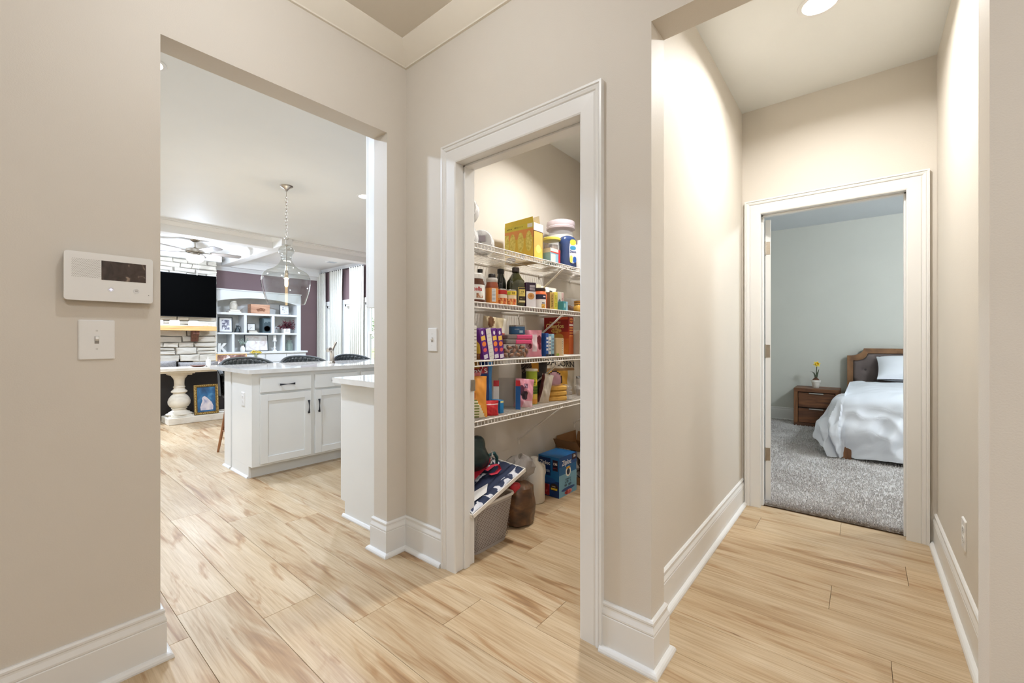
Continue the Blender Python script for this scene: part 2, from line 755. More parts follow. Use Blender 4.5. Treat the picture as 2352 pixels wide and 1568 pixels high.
# the wall with pantry door and hallway opening
DY0, DY1, DH = -1.135, -.392, 2.045   # rough opening of the pantry door
wall('wall_right', [(0, WT, DY1, 0, 0, H), (0, WT, DY0, DY1, DH, H), (0, WT, YHL, DY0, 0, H), (0, WT, YHR, YHL, HOP, H), (0, WT, FY, YHR, 0, H)])
wall('wall_hall_left', [(WT, XE, YW1, YW1 + .10, 0, H)])
wall('wall_hall_right', [(WT, XE, YW2 - .10, YW2, 0, H)])
BD0, BD1, BDH = -2.167, -1.412, 2.03   # rough opening of the bedroom door
wall('wall_hall_end', [(XE, XE + .12, BD1, 0, 0, H), (XE, XE + .12, BD0, BD1, BDH, H), (XE, XE + .12, FY - .1, BD0, 0, H)])
wall('wall_foyer_back', [(FX - .1, FX, FY, WT, 0, H), (FX - .1, WT, FY - .1, FY, 0, H)])
wall('ceiling_foyer', [(FX - .1, 0, FY - .1, 0, H, H + .06)], M_CEIL_T)
wall('ceiling_pantry', [(WT, XE, YW1 + .1, 0, H, H + .06)], M_CEIL)
wall('ceiling_hall', [(WT, XE, YW2, YW1, H, H + .06)], M_CEIL)
# bedroom
M_BWALL = mat('wall_paint_bedroom', (203, 203, 194), .55, var=.012, vscale=3, bump=.1, bscale=260, spec=.3)
BFY = -4.3
wall('wall_bedroom_far', [(BX, BX + .1, BFY - .1, .1, 0, H)], M_BWALL)
wall('wall_bedroom_left', [(XE + .12, BX, -.02, .0, 0, H)], M_BWALL)
wall('wall_bedroom_right', [(XE + .12, 3.05, BFY - .1, BFY, 0, H), (4.95, BX, BFY - .1, BFY, 0, H), (3.05, 4.95, BFY - .1, BFY, 0, .75), (3.05, 4.95, BFY - .1, BFY, 2.25, H)], M_BWALL)
wall('ceiling_bedroom', [(XE, BX + .1, BFY - .1, 0, H, H + .06)], mat('ceiling_paint_bedroom', (222, 226, 230), .6, var=.01, vscale=3))
# kitchen and living room shell
wall('wall_kitchen_back', [(2.0, LX, 0.06, WT, 0, H)], M_KWALL)
KY = 5.02           # the flat kitchen ceiling stops here
wall('ceiling_kitchen', [(LW, LX, WT, KY, H, H + .2)], M_CEIL)
wall('wall_living_far', [(LW, LX + .1, LY, LY + .1, 0, 3.0)], M_PURPLE)
wall('wall_living_side', [(LW - .1, LW, 0, LY + .1, 0, 3.0)], M_KWALL)

# ---------------------------------------------------------------- crown moulding of the foyer
b = MB()
cp = [(0, -.092), (.012, -.092), (.012, -.084), (.006, -.082), (.088, -.006), (.088, 0), (0, 0)]
b.sweep2d([(FX, 0), (0, 0), (0, FY)], cp, lambda x, y, t: (x, y, H + t), side=-1)
tr = b.build('trim_1', mat('crown_paint_cream', (228, 221, 207), .4, var=.008), origin=(0, 0, 0))
struct(tr)

# ---------------------------------------------------------------- baseboards with shoe moulding
BB = [(0, 0), (.0155, 0), (.0155, .128), (.013, .131), (.0155, .134), (.0155, .140), (.010, .156), (.0095, .163), (.0115, .166), (.0115, .173), (.007, .179), (0, .179)]
SH = [(.0155, 0), (.034, 0), (.034, .006), (.031, .013), (.026, .018), (.020, .0205), (.0155, .021)]


def baseboard(name, path, side):
    b = MB()
    b.sweep2d(path, BB, lambda x, y, t: (x, y, t), side=side)
    o = struct(b.build(name, M_TRIM, origin=(0, 0, 0)))
    b = MB()
    b.sweep2d(path, SH, lambda x, y, t: (x, y, t), side=side)
    b.build('shoe_molding', M_TRIM, o)
    return o


baseboard('baseboard_left', [(FX, 0), (XL, 0), (XL, WT), (LW, WT)], -1)
baseboard('baseboard_corner', [(-.03, WT), (XR, WT), (XR, 0), (0, 0), (0, -.313)], -1)
baseboard('baseboard_hall_left', [(0, -1.203), (0, YHL), (WT, YHL), (WT, YW1), (XE, YW1)], -1)
baseboard('baseboard_hall_right', [(XE, YW2), (WT, YW2), (WT, YHR), (0, YHR), (0, FY)], -1)
baseboard('baseboard_bedroom', [(XE + .12, -.02), (BX, -.02), (BX, BFY)], -1)

# ---------------------------------------------------------------- door casings and jambs
CAS = [(0, 0), (0, .011), (.006, .014), (.060, .016), (.066, .013), (.070, .018), (.080, .021), (.084, .019), (.0875, .024), (.096, .024), (.096, 0)]


def cased_door(name, xface, sgn, y_hi, y_lo, ztop, xback, stop_x, label_parts=None):
    """casing on the face x=xface (pointing sgn*x), jamb lining to xback; y_hi is the far-left edge"""
    root = bpy.data.objects.new(name, None)
    COL.objects.link(root)
    root.location = (xface, (y_hi + y_lo) / 2, 0)
    struct(root)
    b = MB()
    b.sweep2d([(y_hi, 0), (y_hi, ztop), (y_lo, ztop), (y_lo, 0)], CAS, lambda y, z, t: (xface + sgn * t, y, z), side=-1 if y_hi > y_lo else 1)
    # keep the casing outside the opening
    b.build('casing', M_TRIM, root)
    j = .018
    x0, x1 = xface, xback
    for yy, s in ((y_hi, -1), (y_lo, 1)):
        b = MB()
        b.box(x0, x1, yy - s * (.003 + 0), yy - s * (j + .003), 0, ztop + .003 + j, .001)
        b.build('jamb', M_TRIM, root)
    b = MB()
    b.box(x0, x1, y_lo - .003, y_hi + .003, ztop + .003, ztop + .003 + j, .001)
    b.build('head_jamb', M_TRIM, root)
    b = MB()
    sx0, sx1 = stop_x
    for yy, s in ((y_hi, -1), (y_lo, 1)):
        b.box(sx0, sx1, yy + s * (.011 - .003), yy - s * .003, 0, ztop + .003, .002)
    b.box(sx0, sx1, y_lo - .003, y_hi + .003, ztop + .003 - .011, ztop + .003, .002)
    b.build('door_stop', M_TRIM, root)
    return root


dp = cased_door('door_1', 0.0, -1, -.413, -1.115, 2.022, WT + .003, (.045, .082))
b = MB()
b.box(.094, .1245, -.4165, -.4145, .888, .945, .0005)
b.box(.102, .116, -.4172, -.4163, .903, .930)
b.build('strike_plate', M_NICKEL, dp)
db = cased_door('door_2', XE, -1, -1.418, -2.150, 2.012, XE + .125, (XE + .045, XE + .082))
# bedroom door leaf, swung open past square into the bedroom, hinge edge towards the hall
DL = bpy.data.objects.new('door_leaf', None)
COL.objects.link(DL)
DL.parent = db
DL.location = (XE + .134 - XE, -1.4225 - (-1.784), 0)
DL.rotation_euler = (0, 0, R(24))
b = MB()
b.box(.002, .72, -.037, -.002, .012, 2.0, .0015)
b.build('door_slab', M_TRIM, DL, world=False)
for hz in (1.80, 1.07, .34):
    b = MB()
    b.box(-.0005, .002, -.032, -.004, hz - .045, hz + .045, .0008)
    b.lathe([(.0055, -.047), (.0055, .047)], (-.004, .000, hz), 10)
    for dz in (-.03, 0, .03):
        b.lathe([(.003, -.0015), (.003, 0)], (-.0001, -.018 + (.006 if dz else -.006), hz + dz), 8, axis='x')
    b.build('hinge', M_NICKEL, DL, world=False)

# ---------------------------------------------------------------- carpet of the bedroom
def carpet_mat():
    m = bpy.data.materials.new('carpet_pile_grey')
    m.use_nodes = True
    n = m.node_tree.nodes; l = m.node_tree.links
    b = n['Principled BSDF']
    b.inputs['Roughness'].default_value = .95
    b.inputs['Specular IOR Level'].default_value = .1
    b.inputs['Sheen Weight'].default_value = .3
    tc = n.new('ShaderNodeTexCoord')
    n1 = n.new('ShaderNodeTexNoise'); n1.inputs['Scale'].default_value = 2.2; n1.inputs['Detail'].default_value = 3; n1.inputs['Distortion'].default_value = .8
    n2 = n.new('ShaderNodeTexNoise'); n2.inputs['Scale'].default_value = 150; n2.inputs['Detail'].default_value = 3
    for z in (n1, n2): l.new(tc.outputs['Object'], z.inputs['Vector'])
    r1 = n.new('ShaderNodeValToRGB')
    r1.color_ramp.elements[0].position = .38; r1.color_ramp.elements[0].color = lin((206, 200, 196))
    r1.color_ramp.elements[1].position = .6; r1.color_ramp.elements[1].color = lin((226, 222, 219))
    r2 = n.new('ShaderNodeValToRGB')
    r2.color_ramp.elements[0].position = .3; r2.color_ramp.elements[0].color = lin((208, 203, 200))
    r2.color_ramp.elements[1].position = .62; r2.color_ramp.elements[1].color = (1, 1, 1, 1)
    l.new(n1.outputs['Fac'], r1.inputs['Fac']); l.new(n2.outputs['Fac'], r2.inputs['Fac'])
    x = n.new('ShaderNodeMix'); x.data_type = 'RGBA'; x.blend_type = 'MULTIPLY'; x.inputs['Factor'].default_value = .5
    l.new(r1.outputs[0], x.inputs[6]); l.new(r2.outputs[0], x.inputs[7]); l.new(x.outputs[2], b.inputs['Base Color'])
    bp = n.new('ShaderNodeBump'); bp.inputs['Strength'].default_value = .8; bp.inputs['Distance'].default_value = .012
    l.new(n2.outputs['Fac'], bp.inputs['Height']); l.new(bp.outputs['Normal'], b.inputs['Normal'])
    return m


M_CARPET = carpet_mat()
b = MB()
b.box(1.996, BX, BFY, -.02, -.012, .006)
cp_ = struct(b.build('floor_carpet', M_CARPET, origin=(1.996, BFY, -.012)))
rc = random.Random(3)
b = MB()   # pile: short leaning tufts over the part seen through the door
for i in range(46000):
    # denser towards the doorway
    u = rc.random() ** 1.7
    x = 1.986 + u * 3.75
    y = rc.uniform(-2.75, -.75)
    h = rc.uniform(.008, .015)
    a = rc.uniform(0, 2 * PI)
    w = .0035 + .002 * u
    dx, dy = math.cos(a) * w, math.sin(a) * w
    lx, ly = rc.uniform(-.007, .007), rc.uniform(-.007, .007)
    b.add([(x - dx, y - dy, .004), (x + dx, y + dy, .004), (x + lx + dx * .5, y + ly + dy * .5, .006 + h), (x + lx - dx * .5, y + ly - dy * .5, .006 + h)], [(0, 1, 2, 3)])
pile = b.build('carpet_pile', M_CARPET, cp_)
pile['kind'] = 'stuff'

# ================================================================ foyer and hallway fittings
def rrect(x0, x1, z0, z1, r, n=4):
    pts = []
    for cx, cz, a0 in ((x1 - r, z1 - r, 0), (x0 + r, z1 - r, 90), (x0 + r, z0 + r, 180), (x1 - r, z0 + r, 270)):
        for i in range(n + 1):
            a = R(a0 + 90 * i / n)
            pts.append((cx + r * math.cos(a), cz + r * math.sin(a)))
    return pts


t = thing('security_panel', (-1.205, 0, 1.277), 'white wall mounted security keypad with dark screen above the square switch plate', 'security panel')
fnY = lambda a, b_, d: (a, d, b_)
b = MB()
b.prism(rrect(-1.313, -1.097, 1.277, 1.432, .009), -.034, -.010, fnY)
b.build('housing', M_PLATE, t)
b = MB()
b.prism(rrect(-1.300, -1.110, 1.288, 1.420, .006), -.010, 0, fnY)
b.build('wall_bracket', M_SHADOWGAP, t)
b = MB()
b.box(-1.228, -1.116, -.0346, -.0335, 1.347, 1.410)
b.build('screen', ramp_mat('panel_screen_dim', [(.35, (52, 42, 38)), (.6, (74, 61, 55)), (.72, (150, 130, 115))], 45, (1, 1, .6), rough=.15, detail=2), t)
b = MB()
for i in range(17):
    for j in range(16):
        b.box(-1.296 + i * .00385 + (j % 2) * .0019, -1.2942 + i * .00385 + (j % 2) * .0019, -.0343, -.0335, 1.3515 + j * .00375, 1.3533 + j * .00375)
g = b.build('speaker_grille', mat('grille_hole_grey', (168, 163, 156), .7), t)
g['kind'] = 'stuff'
for bx, glow in ((-1.205, True), (-1.141, False)):
    b = MB()
    b.lathe([(.0085, 0), (.0085, .0006), (.0075, .0010), (.0066, .0004), (1e-4, .0004)], (bx, -.034, 1.3165), 24, axis='y')
    for i in range(len(b.v)):
        x, y, z = b.v[i]
        b.v[i] = (x, -.034 - (y + .034), z)
    k = b.build('button', mat('button_plastic', (222, 221, 220), .35), t)
    b = MB()
    if glow:
        b.box(bx - .0042, bx + .0042, -.0355, -.0346, 1.3158, 1.3172)
        b.box(bx - .0007, bx + .0007, -.0355, -.0346, 1.3123, 1.3207)
        b.build('plus_mark', mat('button_glow', (225, 225, 255), .4, emit=(215, 215, 255), estr=1.0), k)
    else:
        b.prism(rrect(bx - .0035, bx + .0035, 1.3135, 1.3195, .001), -.0350, -.0343, fnY)
        b.build('square_mark', mat('button_mark_grey', (190, 188, 186), .5), k)
b = MB()
b.box(-1.1095, -1.1075, -.0345, -.0335, 1.3035, 1.3055)
b.build('microphone_hole', M_SHADOWGAP, t)


def switch_plate(name, label, M, w, h, kind='toggle', cat='light switch'):
    """wall plate; M maps local (a across, b up, d out of wall)"""
    def f(a, b_, d):
        return tuple(M @ Vector((a, b_, d)))
    t = thing(name, M.translation, label, cat)
    b = MB()
    p0 = rrect(-w / 2, w / 2, -h / 2, h / 2, .004, 3)
    p1 = rrect(-w / 2 + .003, w / 2 - .003, -h / 2 + .003, h / 2 - .003, .003, 3)
    n = len(p0)
    vs_ = [f(a, c, 0) for a, c in p0] + [f(a, c, .003) for a, c in p0] + [f(a, c, .0062) for a, c in p1]
    fs = [tuple(range(2 * n, 3 * n))]
    for q in range(2):
        for i in range(n):
            j = (i + 1) % n
            fs.append((q * n + i, q * n + j, (q + 1) * n + j, (q + 1) * n + i))
    b.add(vs_, fs)
    b.build('plate', M_PLATE, t)
    if kind == 'toggle':
        b = MB()
        b.prism([(-.0055, -.0125), (.0055, -.0125), (.0055, .0125), (-.0055, .0125)], .0060, .0066, f)
        b.build('toggle_slot', mat('slot_grey', (150, 145, 138), .6), t)
        b = MB()
        b.add([f(a, c, d) for a, c, d in ((-.0045, -.004, .006), (.0045, -.004, .006), (.0045, .012, .006), (-.0045, .012, .006), (-.004, .002, .015), (.004, .002, .015), (.004, .011, .013), (-.004, .011, .013))],
              [(4, 5, 6, 7), (0, 1, 5, 4), (1, 2, 6, 5), (2, 3, 7, 6), (3, 0, 4, 7)])
        b.build('toggle', M_PLATE, t)
        scr = (.030, -.030)
    else:
        for dz in (.0195, -.0195):
            b = MB()
            b.prism(rrect(-.0165, .0165, dz - .014, dz + .014, .008, 4), .0060, .0072, f)
            k = b.build('receptacle', M_PLATE, t)
            b = MB()
            for a0 in (-.0065, .0065):
                b.prism([(a0 - .001, dz - .003), (a0 + .001, dz - .003), (a0 + .001, dz + .006), (a0 - .001, dz + .006)], .0070, .0075, f)
            b.prism(rrect(-.0025, .0025, dz - .0105, dz - .006, .0018, 3), .0070, .0075, f)
            b.build('slots', M_SHADOWGAP, k)
        scr = (0,)
    for s_ in scr:
        b = MB()
        b.prism(rrect(-.003, .003, s_ - .003, s_ + .003, .0029, 3), .0060, .0068, f)
        b.build('screw', mat('screw_white', (205, 203, 198), .4), t)
    return t


def MY(x, z):   # on a wall facing -y
    return frame_M((x, 0, z), (1, 0, 0), (0, 0, 1))


def MXn(x, y, z):  # on a wall facing -x : reading direction runs towards -y
    return frame_M((x, y, z), (0, -1, 0), (0, 0, 1))


switch_plate('light_switch', 'square white switch plate with one toggle below the security keypad', MY(-1.2355, 1.150), .088, .131)
switch_plate('light_switch', 'narrow white toggle switch on beige wall next to the pantry door casing', MXn(0, -.2295, 1.151), .072, .122)
switch_plate('wall_outlet', 'white duplex outlet low on the hallway wall', frame_M((1.046, YW2, .365), (-1, 0, 0), (0, 0, 1)), .076, .122, 'duplex', 'outlet')

# ================================================================ kitchen
M_QUARTZ = ramp_mat('quartz_counter_white', [(.3, (214, 211, 205)), (.6, (226, 224, 219)), (.8, (232, 230, 226))], 6, rough=.06, detail=6, spec=.6)
M_PULL = mat('pull_gunmetal', (64, 64, 68), .3, metal=.9, var=.05)


def shaker(parent, x0, x1, z0, z1, y, rail=.057, name='door', dirn=-1, thick=.019):
    """shaker door in plane y facing dirn*y: stiles, rails and a set-back panel in one leaf"""
    b = MB()
    yo = y + dirn * thick
    b.box(x0, x0 + rail, y, yo, z0, z1, .0015)
    b.box(x1 - rail, x1, y, yo, z0, z1, .0015)
    b.box(x0 + rail, x1 - rail, y, yo, z0, z0 + rail, .0015)
    b.box(x0 + rail, x1 - rail, y, yo, z1 - rail, z1, .0015)
    d = b.build(name, M_CAB, parent)
    b = MB()
    b.box(x0 + rail - .002, x1 - rail + .002, y + dirn * .003, y + dirn * .009, z0 + rail - .002, z1 - rail + .002)
    b.build('panel', M_CAB, d)
    return d


def slab_drawer(parent, x0, x1, z0, z1, y, dirn=-1):
    b = MB()
    b.box(x0, x1, y, y + dirn * .019, z0, z1, .002)
    return b.build('drawer', M_CAB, parent)


def bow_pull(parent, c, L, vertical=False):
    """flared bow handle: wide flat ends, thin waist"""
    b = MB()
    n = 12
    vs_ = []
    for i in range(n + 1):
        u = -1 + 2 * i / n
        hw = .0028 + .0062 * abs(u) ** 1.6
        out = .026 - .006 * abs(u) ** 2
        for q, d in ((-hw, out), (hw, out), (hw, out - .006), (-hw, out - .006)):
            a = u * L / 2
            vs_.append((c[0] + (q if vertical else a), c[1] - d, c[2] + (a if vertical else q)))
    fs = [(0, 1, 2, 3), (n * 4 + 3, n * 4 + 2, n * 4 + 1, n * 4)]
    for i in range(n):
        for q in range(4):
            fs.append((i * 4 + q, i * 4 + (q + 1) % 4, (i + 1) * 4 + (q + 1) % 4, (i + 1) * 4 + q))
    b.add(vs_, fs)
    for s in (-1, 1):
        e = s * L * .42
        p = (c[0] + (0 if vertical else e), c[1], c[2] + (e if vertical else 0))
        b.tube([p, (p[0], p[1] - .02, p[2])], .004, 8)
    return b.build('handle', M_PULL, parent)


IF = 1.900       # island face
t = thing('island_cabinet', (1.0, 2.2, 0), 'white shaker kitchen island cabinet under the quartz counter with outlet on its end', 'cabinet')
b = MB()
b.box(-.121, 2.35, IF, 2.36, .10, .872, .001)
b.box(-.121, -.103, IF + .07, 2.36, 0, .10)
b.build('body', M_CAB, t)
b = MB()
b.box(-.103, 2.35, IF + .075, IF + .092, 0, .10)
b.build('toe_kick', M_CAB, t)
b = MB()
b.box(-.121, 2.35, 2.395, 2.56, 0, .872, .001)
b.build('knee_wall', M_CAB, t)
b = MB()
b.box(-.110, 2.35, 2.35, 2.40, 0, .872)
b.build('filler_strip', mat('filler_grey', (205, 204, 198), .5), t)
b = MB()
b.sweep2d([(-.121, IF + .075), (-.121, 2.36)], [(0, 0), (.014, 0), (.014, .006), (.008, .016), (0, .018)], lambda x, y, z: (x, y, z), side=1)
b.sweep2d([(-.121, 2.395), (-.121, 2.56), (2.3, 2.56)], [(0, 0), (.014, 0), (.014, .006), (.008, .016), (0, .018)], lambda x, y, z: (x, y, z), side=1)
b.build('shoe_molding', M_TRIM, t)
xs = [(-.062, .357), (.395, .814), (.852, 1.27), (1.31, 1.73), (1.77, 2.19)]
for i, (a, c) in enumerate(xs):
    d = slab_drawer(t, a, c, .712, .838, IF)
    bow_pull(d, ((a + c) / 2 - .001, IF - .019, .770), .125)
    d = shaker(t, a, c, .118, .694, IF)
    bow_pull(d, (c - .028 if i % 2 == 0 else a + .028, IF - .019, .553), .118, True)
switch = switch_plate('island_outlet', 'white outlet on the end panel of the kitchen island', frame_M((-.121, 2.09, .650), (0, -1, 0), (0, 0, 1)), .072, .115, 'duplex', 'outlet')

b = MB()
poly = rrect(-.16, 2.45, 1.865, 2.85, .012, 4)
b.prism(poly, .872, .905, lambda a, c, d: (a, c, d))
tag(b.build('island_countertop', M_QUARTZ), 'polished white quartz slab on the kitchen island', 'countertop')

# base cabinet run behind the foyer wall
t = thing('base_cabinet', (1.0, .42, 0), 'white base cabinet with plain end panel just past the kitchen opening', 'cabinet')
b = MB()
b.box(-.005, 1.9, WT + .004, .695, .10, .872)
b.box(-.005, .012, WT + .004, .645, 0, .10)
b.build('body', M_CAB, t)
b = MB()
b.box(.012, 1.9, .628, .645, 0, .10)
b.build('toe_kick', M_CAB, t)
b = MB()
b.sweep2d([(-.005, WT + .004), (-.005, .66)], [(0, 0), (.014, 0), (.014, .008), (.008, .018), (0, .020)], lambda x, y, z: (x, y, z), side=1)
b.build('shoe_molding', M_TRIM, t)
for a, c in ((.01, .46), (.48, .93), (.95, 1.40), (1.42, 1.88)):
    slab_drawer(t, a, c, .712, .838, .695, 1)
    shaker(t, a, c, .118, .694, .695, dirn=1)
b = MB()
b.prism(rrect(-.058, 1.9, WT + .004, .712, .006, 3), .872, .905, lambda a, c, d: (a, c, d))
tag(b.build('side_countertop', M_QUARTZ), 'polished white counter end on the base cabinet beside the opening', 'countertop')

t = thing('upper_cabinet', (1.0, .26, 1.345), 'white wall hung upper cabinet above the side counter', 'cabinet')
b = MB()
b.box(-.005, 1.9, WT + .004, .372, 1.345, 2.52, .001)
b.build('body', M_CAB, t)
for a, c in ((-.003, .46), (.48, .93), (.95, 1.40), (1.42, 1.88)):
    shaker(t, a, c, 1.350, 2.515, .376, dirn=1, thick=.022)
b = MB()
b.sweep2d([(-.005, WT + .004), (-.005, .374), (1.9, .374)], [(0, 2.52), (.012, 2.52), (.022, 2.56), (.06, 2.62), (.065, 2.65), (0, 2.65)], lambda x, y, z: (x, y, z), side=1)
b.build('crown', M_CAB, t)

# faucet
t = thing('kitchen_faucet', (.80, 2.36, .905), 'brushed nickel single lever kitchen faucet on the island counter', 'faucet')
b = MB()
b.lathe([(.032, 0), (.032, .006), (.027, .012), (.024, .02)], (.80, 2.36, .905), 24)
b.build('base_ring', M_NICKEL, t)
b = MB()
b.tube([(.80, 2.36, .915), (.80, 2.36, .955), (.795, 2.355, .995), (.782, 2.335, 1.028), (.762, 2.31, 1.045)], [.024, .0225, .021, .020, .021], 16)
b.build('body', M_NICKEL, t)
b = MB()
b.tube([(.775, 2.325, 1.036), (.745, 2.29, 1.052), (.712, 2.25, 1.052), (.675, 2.205, 1.040)], [.019, .021, .023, .016], 16)
b.build('spray_head', M_NICKEL, t)
b = MB()
b.tube([(.790, 2.345, 1.03), (.808, 2.355, 1.06), (.828, 2.365, 1.088), (.846, 2.375, 1.115), (.853, 2.38, 1.125)], [.016, .013, .010, .013, .010], 12)
b.build('lever', M_NICKEL, t)

# bar stools
M_LEATHER = mat('quilted_leather_charcoal', (62, 66, 67), .38, var=.08, vscale=30, bump=.25, bscale=300)
M_WALNUT = ramp_mat('stool_leg_wood', [(.3, (120, 78, 48)), (.6, (156, 106, 68)), (.8, (176, 124, 84))], 3, (14, 14, 1.2), rough=.45)


def make_stool(label):
    t = thing('bar_stool', (0, 0, 0), label, 'stool', 'quilted bar stools at the island')
    # local: back of the stool towards +y
    rx, ry = .262, .235

    def backp(u, v, off):
        a = R(-8) + u * R(196)
        sag = 1 - .62 * abs(2 * u - 1) ** 2.2
        z = .60 + v * (.12 + .235 * sag)
        k = 1.0 + .05 * v
        return ((rx + off) * k * math.cos(a), .0 + (ry + off) * k * math.sin(a) - .02, z)
    b = MB()
    NU, NV = 96, 18

    def quilt(u, v):
        du = u * 18 + v * 3.2
        dv = u * 18 - v * 3.2
        q = min(abs(du - round(du)), abs(dv - round(dv)))
        return -.006 + .014 * min(1, q * 4.5)
    b.grid(NU, NV, lambda u, v: backp(u, v, -.022 - quilt(u, v) + (.012 if v in (0, 1) else 0)))
    b.build('inner_pad', M_LEATHER, t, world=False)
    b = MB()
    b.grid(40, 6, lambda u, v: backp(u, v, .012))
    b.build('outer_shell', M_LEATHER, t, world=False)
    b = MB()
    b.tube([backp(i / 40, 1.0, -.008) for i in range(41)], .016, 8)
    b.build('top_piping', M_LEATHER, t, world=False)
    b = MB()
    b.lathe([(1e-3, .555), (.20, .555), (.235, .575), (.24, .61), (.225, .64), (.19, .652), (1e-3, .655)], (0, 0, 0), 32)
    b.build('seat', M_LEATHER, t, world=False)
    for sx in (-1, 1):
        for sy in (-1, 1):
            b = MB()
            b.tube([(sx * .15, sy * .13, .56), (sx * .225, sy * .205, 0.0)], [.019, .011], 10)
            b.build('leg', M_WALNUT, t, world=False)
    b = MB()
    b.tube([(.195, .175, .22), (.195, -.175, .22), (-.195, -.175, .22), (-.195, .175, .22)], .008, 8, closed=True, smooth=False)
    b.build('foot_ring', M_WALNUT, t, world=False)
    return t


st = make_stool('charcoal quilted bar stool nearest the fireplace end of the island')
st.location = (.215, 2.93, 0)
for x_, lab in ((.80, 'charcoal quilted bar stool second along the island below the pendant'), (1.40, 'charcoal quilted bar stool third along the island behind the faucet'),
                (1.98, 'charcoal quilted bar stool fourth along the island nearest the cabinet end')):
    c_ = copy_tree(st)
    c_.location = (x_, 2.93, 0)
    c_['label'] = lab

# pendant lamp over the island
PX, PY = .455, 2.64
t = thing('pendant_lamp', (PX, PY, 1.47), 'clear bell shaped glass pendant lamp hanging on a nickel chain over the island', 'pendant lamp')
b = MB()
b.lathe([(1e-3, H - .052), (.012, H - .052), (.014, H - .045), (.022, H - .032), (.045, H - .018), (.060, H - .008), (.063, H)], (PX, PY, 0), 28)
b.build('canopy', M_NICKEL, t)
z = H - .052
b = MB()
b.tube([(PX, PY, H - .05), (PX, PY, H - .105)], .0035, 8)
b.build('loop_stem', M_NICKEL, t)
z = H - .095
k = 0
while z > 2.225:
    b = MB()
    L = .042
    ring = []
    for i in range(14):
        a = 2 * PI * i / 14
        u, v = .0125 * math.cos(a), L / 2 * math.sin(a)
        ring.append((PX + (u if k % 2 else 0) + (.7 * u if k % 2 == 0 else 0) * .3, PY + (0 if k % 2 else u), z - L / 2 + v))
    b.tube(ring, .0026, 6, closed=True)
    b.build('chain_link', M_NICKEL, t)
    z -= L - .0075
    k += 1
b = MB()
ring = [(PX + .022 * math.cos(2 * PI * i / 20) * .774, PY - .022 * math.cos(2 * PI * i / 20) * .633, 2.205 + .022 * math.sin(2 * PI * i / 20)) for i in range(20)]
b.tube(ring, .0028, 8, closed=True)
b.build('top_ring', M_NICKEL, t)
b = MB()
b.tube([(PX, PY, 2.185), (PX, PY, 1.85)], .0045, 10)
b.lathe([(.014, 2.135), (.020, 2.13), (.020, 2.125), (.012, 2.12)], (PX, PY, 0), 20)
b.lathe([(.018, 1.865), (.018, 1.80), (.015, 1.795)], (PX, PY, 0), 20)
b.build('rod_and_socket', M_NICKEL, t)
b = MB()
gp = [(.040, 2.136), (.036, 2.130), (.036, 2.122), (.058, 2.105), (.070, 2.082), (.072, 2.060), (.062, 2.035), (.050, 2.018), (.048, 2.010), (.052, 2.000), (.046, 1.990), (.046, 1.980),
      (.062, 1.945), (.080, 1.915), (.108, 1.893), (.112, 1.885), (.140, 1.875), (.178, 1.855), (.205, 1.828), (.219, 1.790), (.222, 1.745), (.216, 1.690), (.200, 1.620), (.180, 1.552), (.168, 1.520), (.162, 1.518)]
gp = [(r * 1.03, z) for r, z in gp]
gi = [(max(.02, r - .0035), z + .001) for r, z in gp[::-1]]
b.lathe(gp, (PX, PY, 0), 48, cap=False)
b.build('glass_shade', glass_mat('pendant_glass_clear', (238, 240, 238), .03, 1.42, .09), t)
b = MB()
b.lathe([(.001, 1.695), (.010, 1.698), (.0165, 1.712), (.0175, 1.74), (.016, 1.77), (.0135, 1.795)], (PX, PY, 0), 20)
b.build('bulb', emit_mat('bulb_glow_amber', (255, 214, 150), 7.0), t)
l_ = bpy.data.lights.new('pendant_bulb_lamp', 'POINT')
l_.energy = 16
l_.color = (1, .82, .60)
l_.shadow_soft_size = .03
lo = bpy.data.objects.new('pendant_bulb_lamp', l_)
COL.objects.link(lo)
lo.parent = t
lo.location = (0, 0, 1.62 - 1.47)

# ================================================================ living room shell
M_WHITE = mat('ceiling_trim_white', (246, 246, 244), .45, var=.006)
HC, HB = 2.78, 2.62
cl = wall('ceiling_living', [(LW, LX + .1, KY, LY + .1, HC, HC + .16)], M_WHITE)


def beam(x0, x1, y0, y1):
    b = MB()
    b.box(x0, x1, y0, y1, HB, HC, .004)
    b.build('beam', M_WHITE, cl)


beam(LW, LX, 5.36, 5.55)
beam(LW, LX, 7.86, LY)
beam(-.97, 1.26, 7.42, 7.86)
for x0 in (-.35, 1.37):
    beam(x0, x0 + .16, KY, 5.36)
    beam(x0, x0 + .16, 5.55, 7.86)
CR = [(0, 0), (.055, 0), (.055, -.008), (.040, -.014), (.018, -.040), (.010, -.052), (0, -.056)]
for (x0, x1) in ((LW, -.35), (-.19, 1.37), (1.53, LX)):
    for (y0, y1) in ((KY, 5.36), (5.55, 7.86)):
        b = MB()
        b.sweep2d([(x0, y0), (x1, y0), (x1, y1), (x0, y1), (x0, y0)], CR, lambda x, y, t_: (x, y, HC + t_), side=1)
        b.build('coffer_crown', M_WHITE, cl)
b = MB()
b.sweep2d([(LW, LY), (LX, LY)], [(0, 0), (.07, 0), (.06, -.015), (.02, -.055), (.012, -.074), (0, -.074)], lambda x, y, t_: (x, y, HB + t_), side=-1)
b.build('wall_crown', M_WHITE, cl)
b = MB()
b.box(LW, LX, KY - .012, KY + .012, H - .001, HC)
b.build('ceiling_edge_strip', M_WHITE, cl)

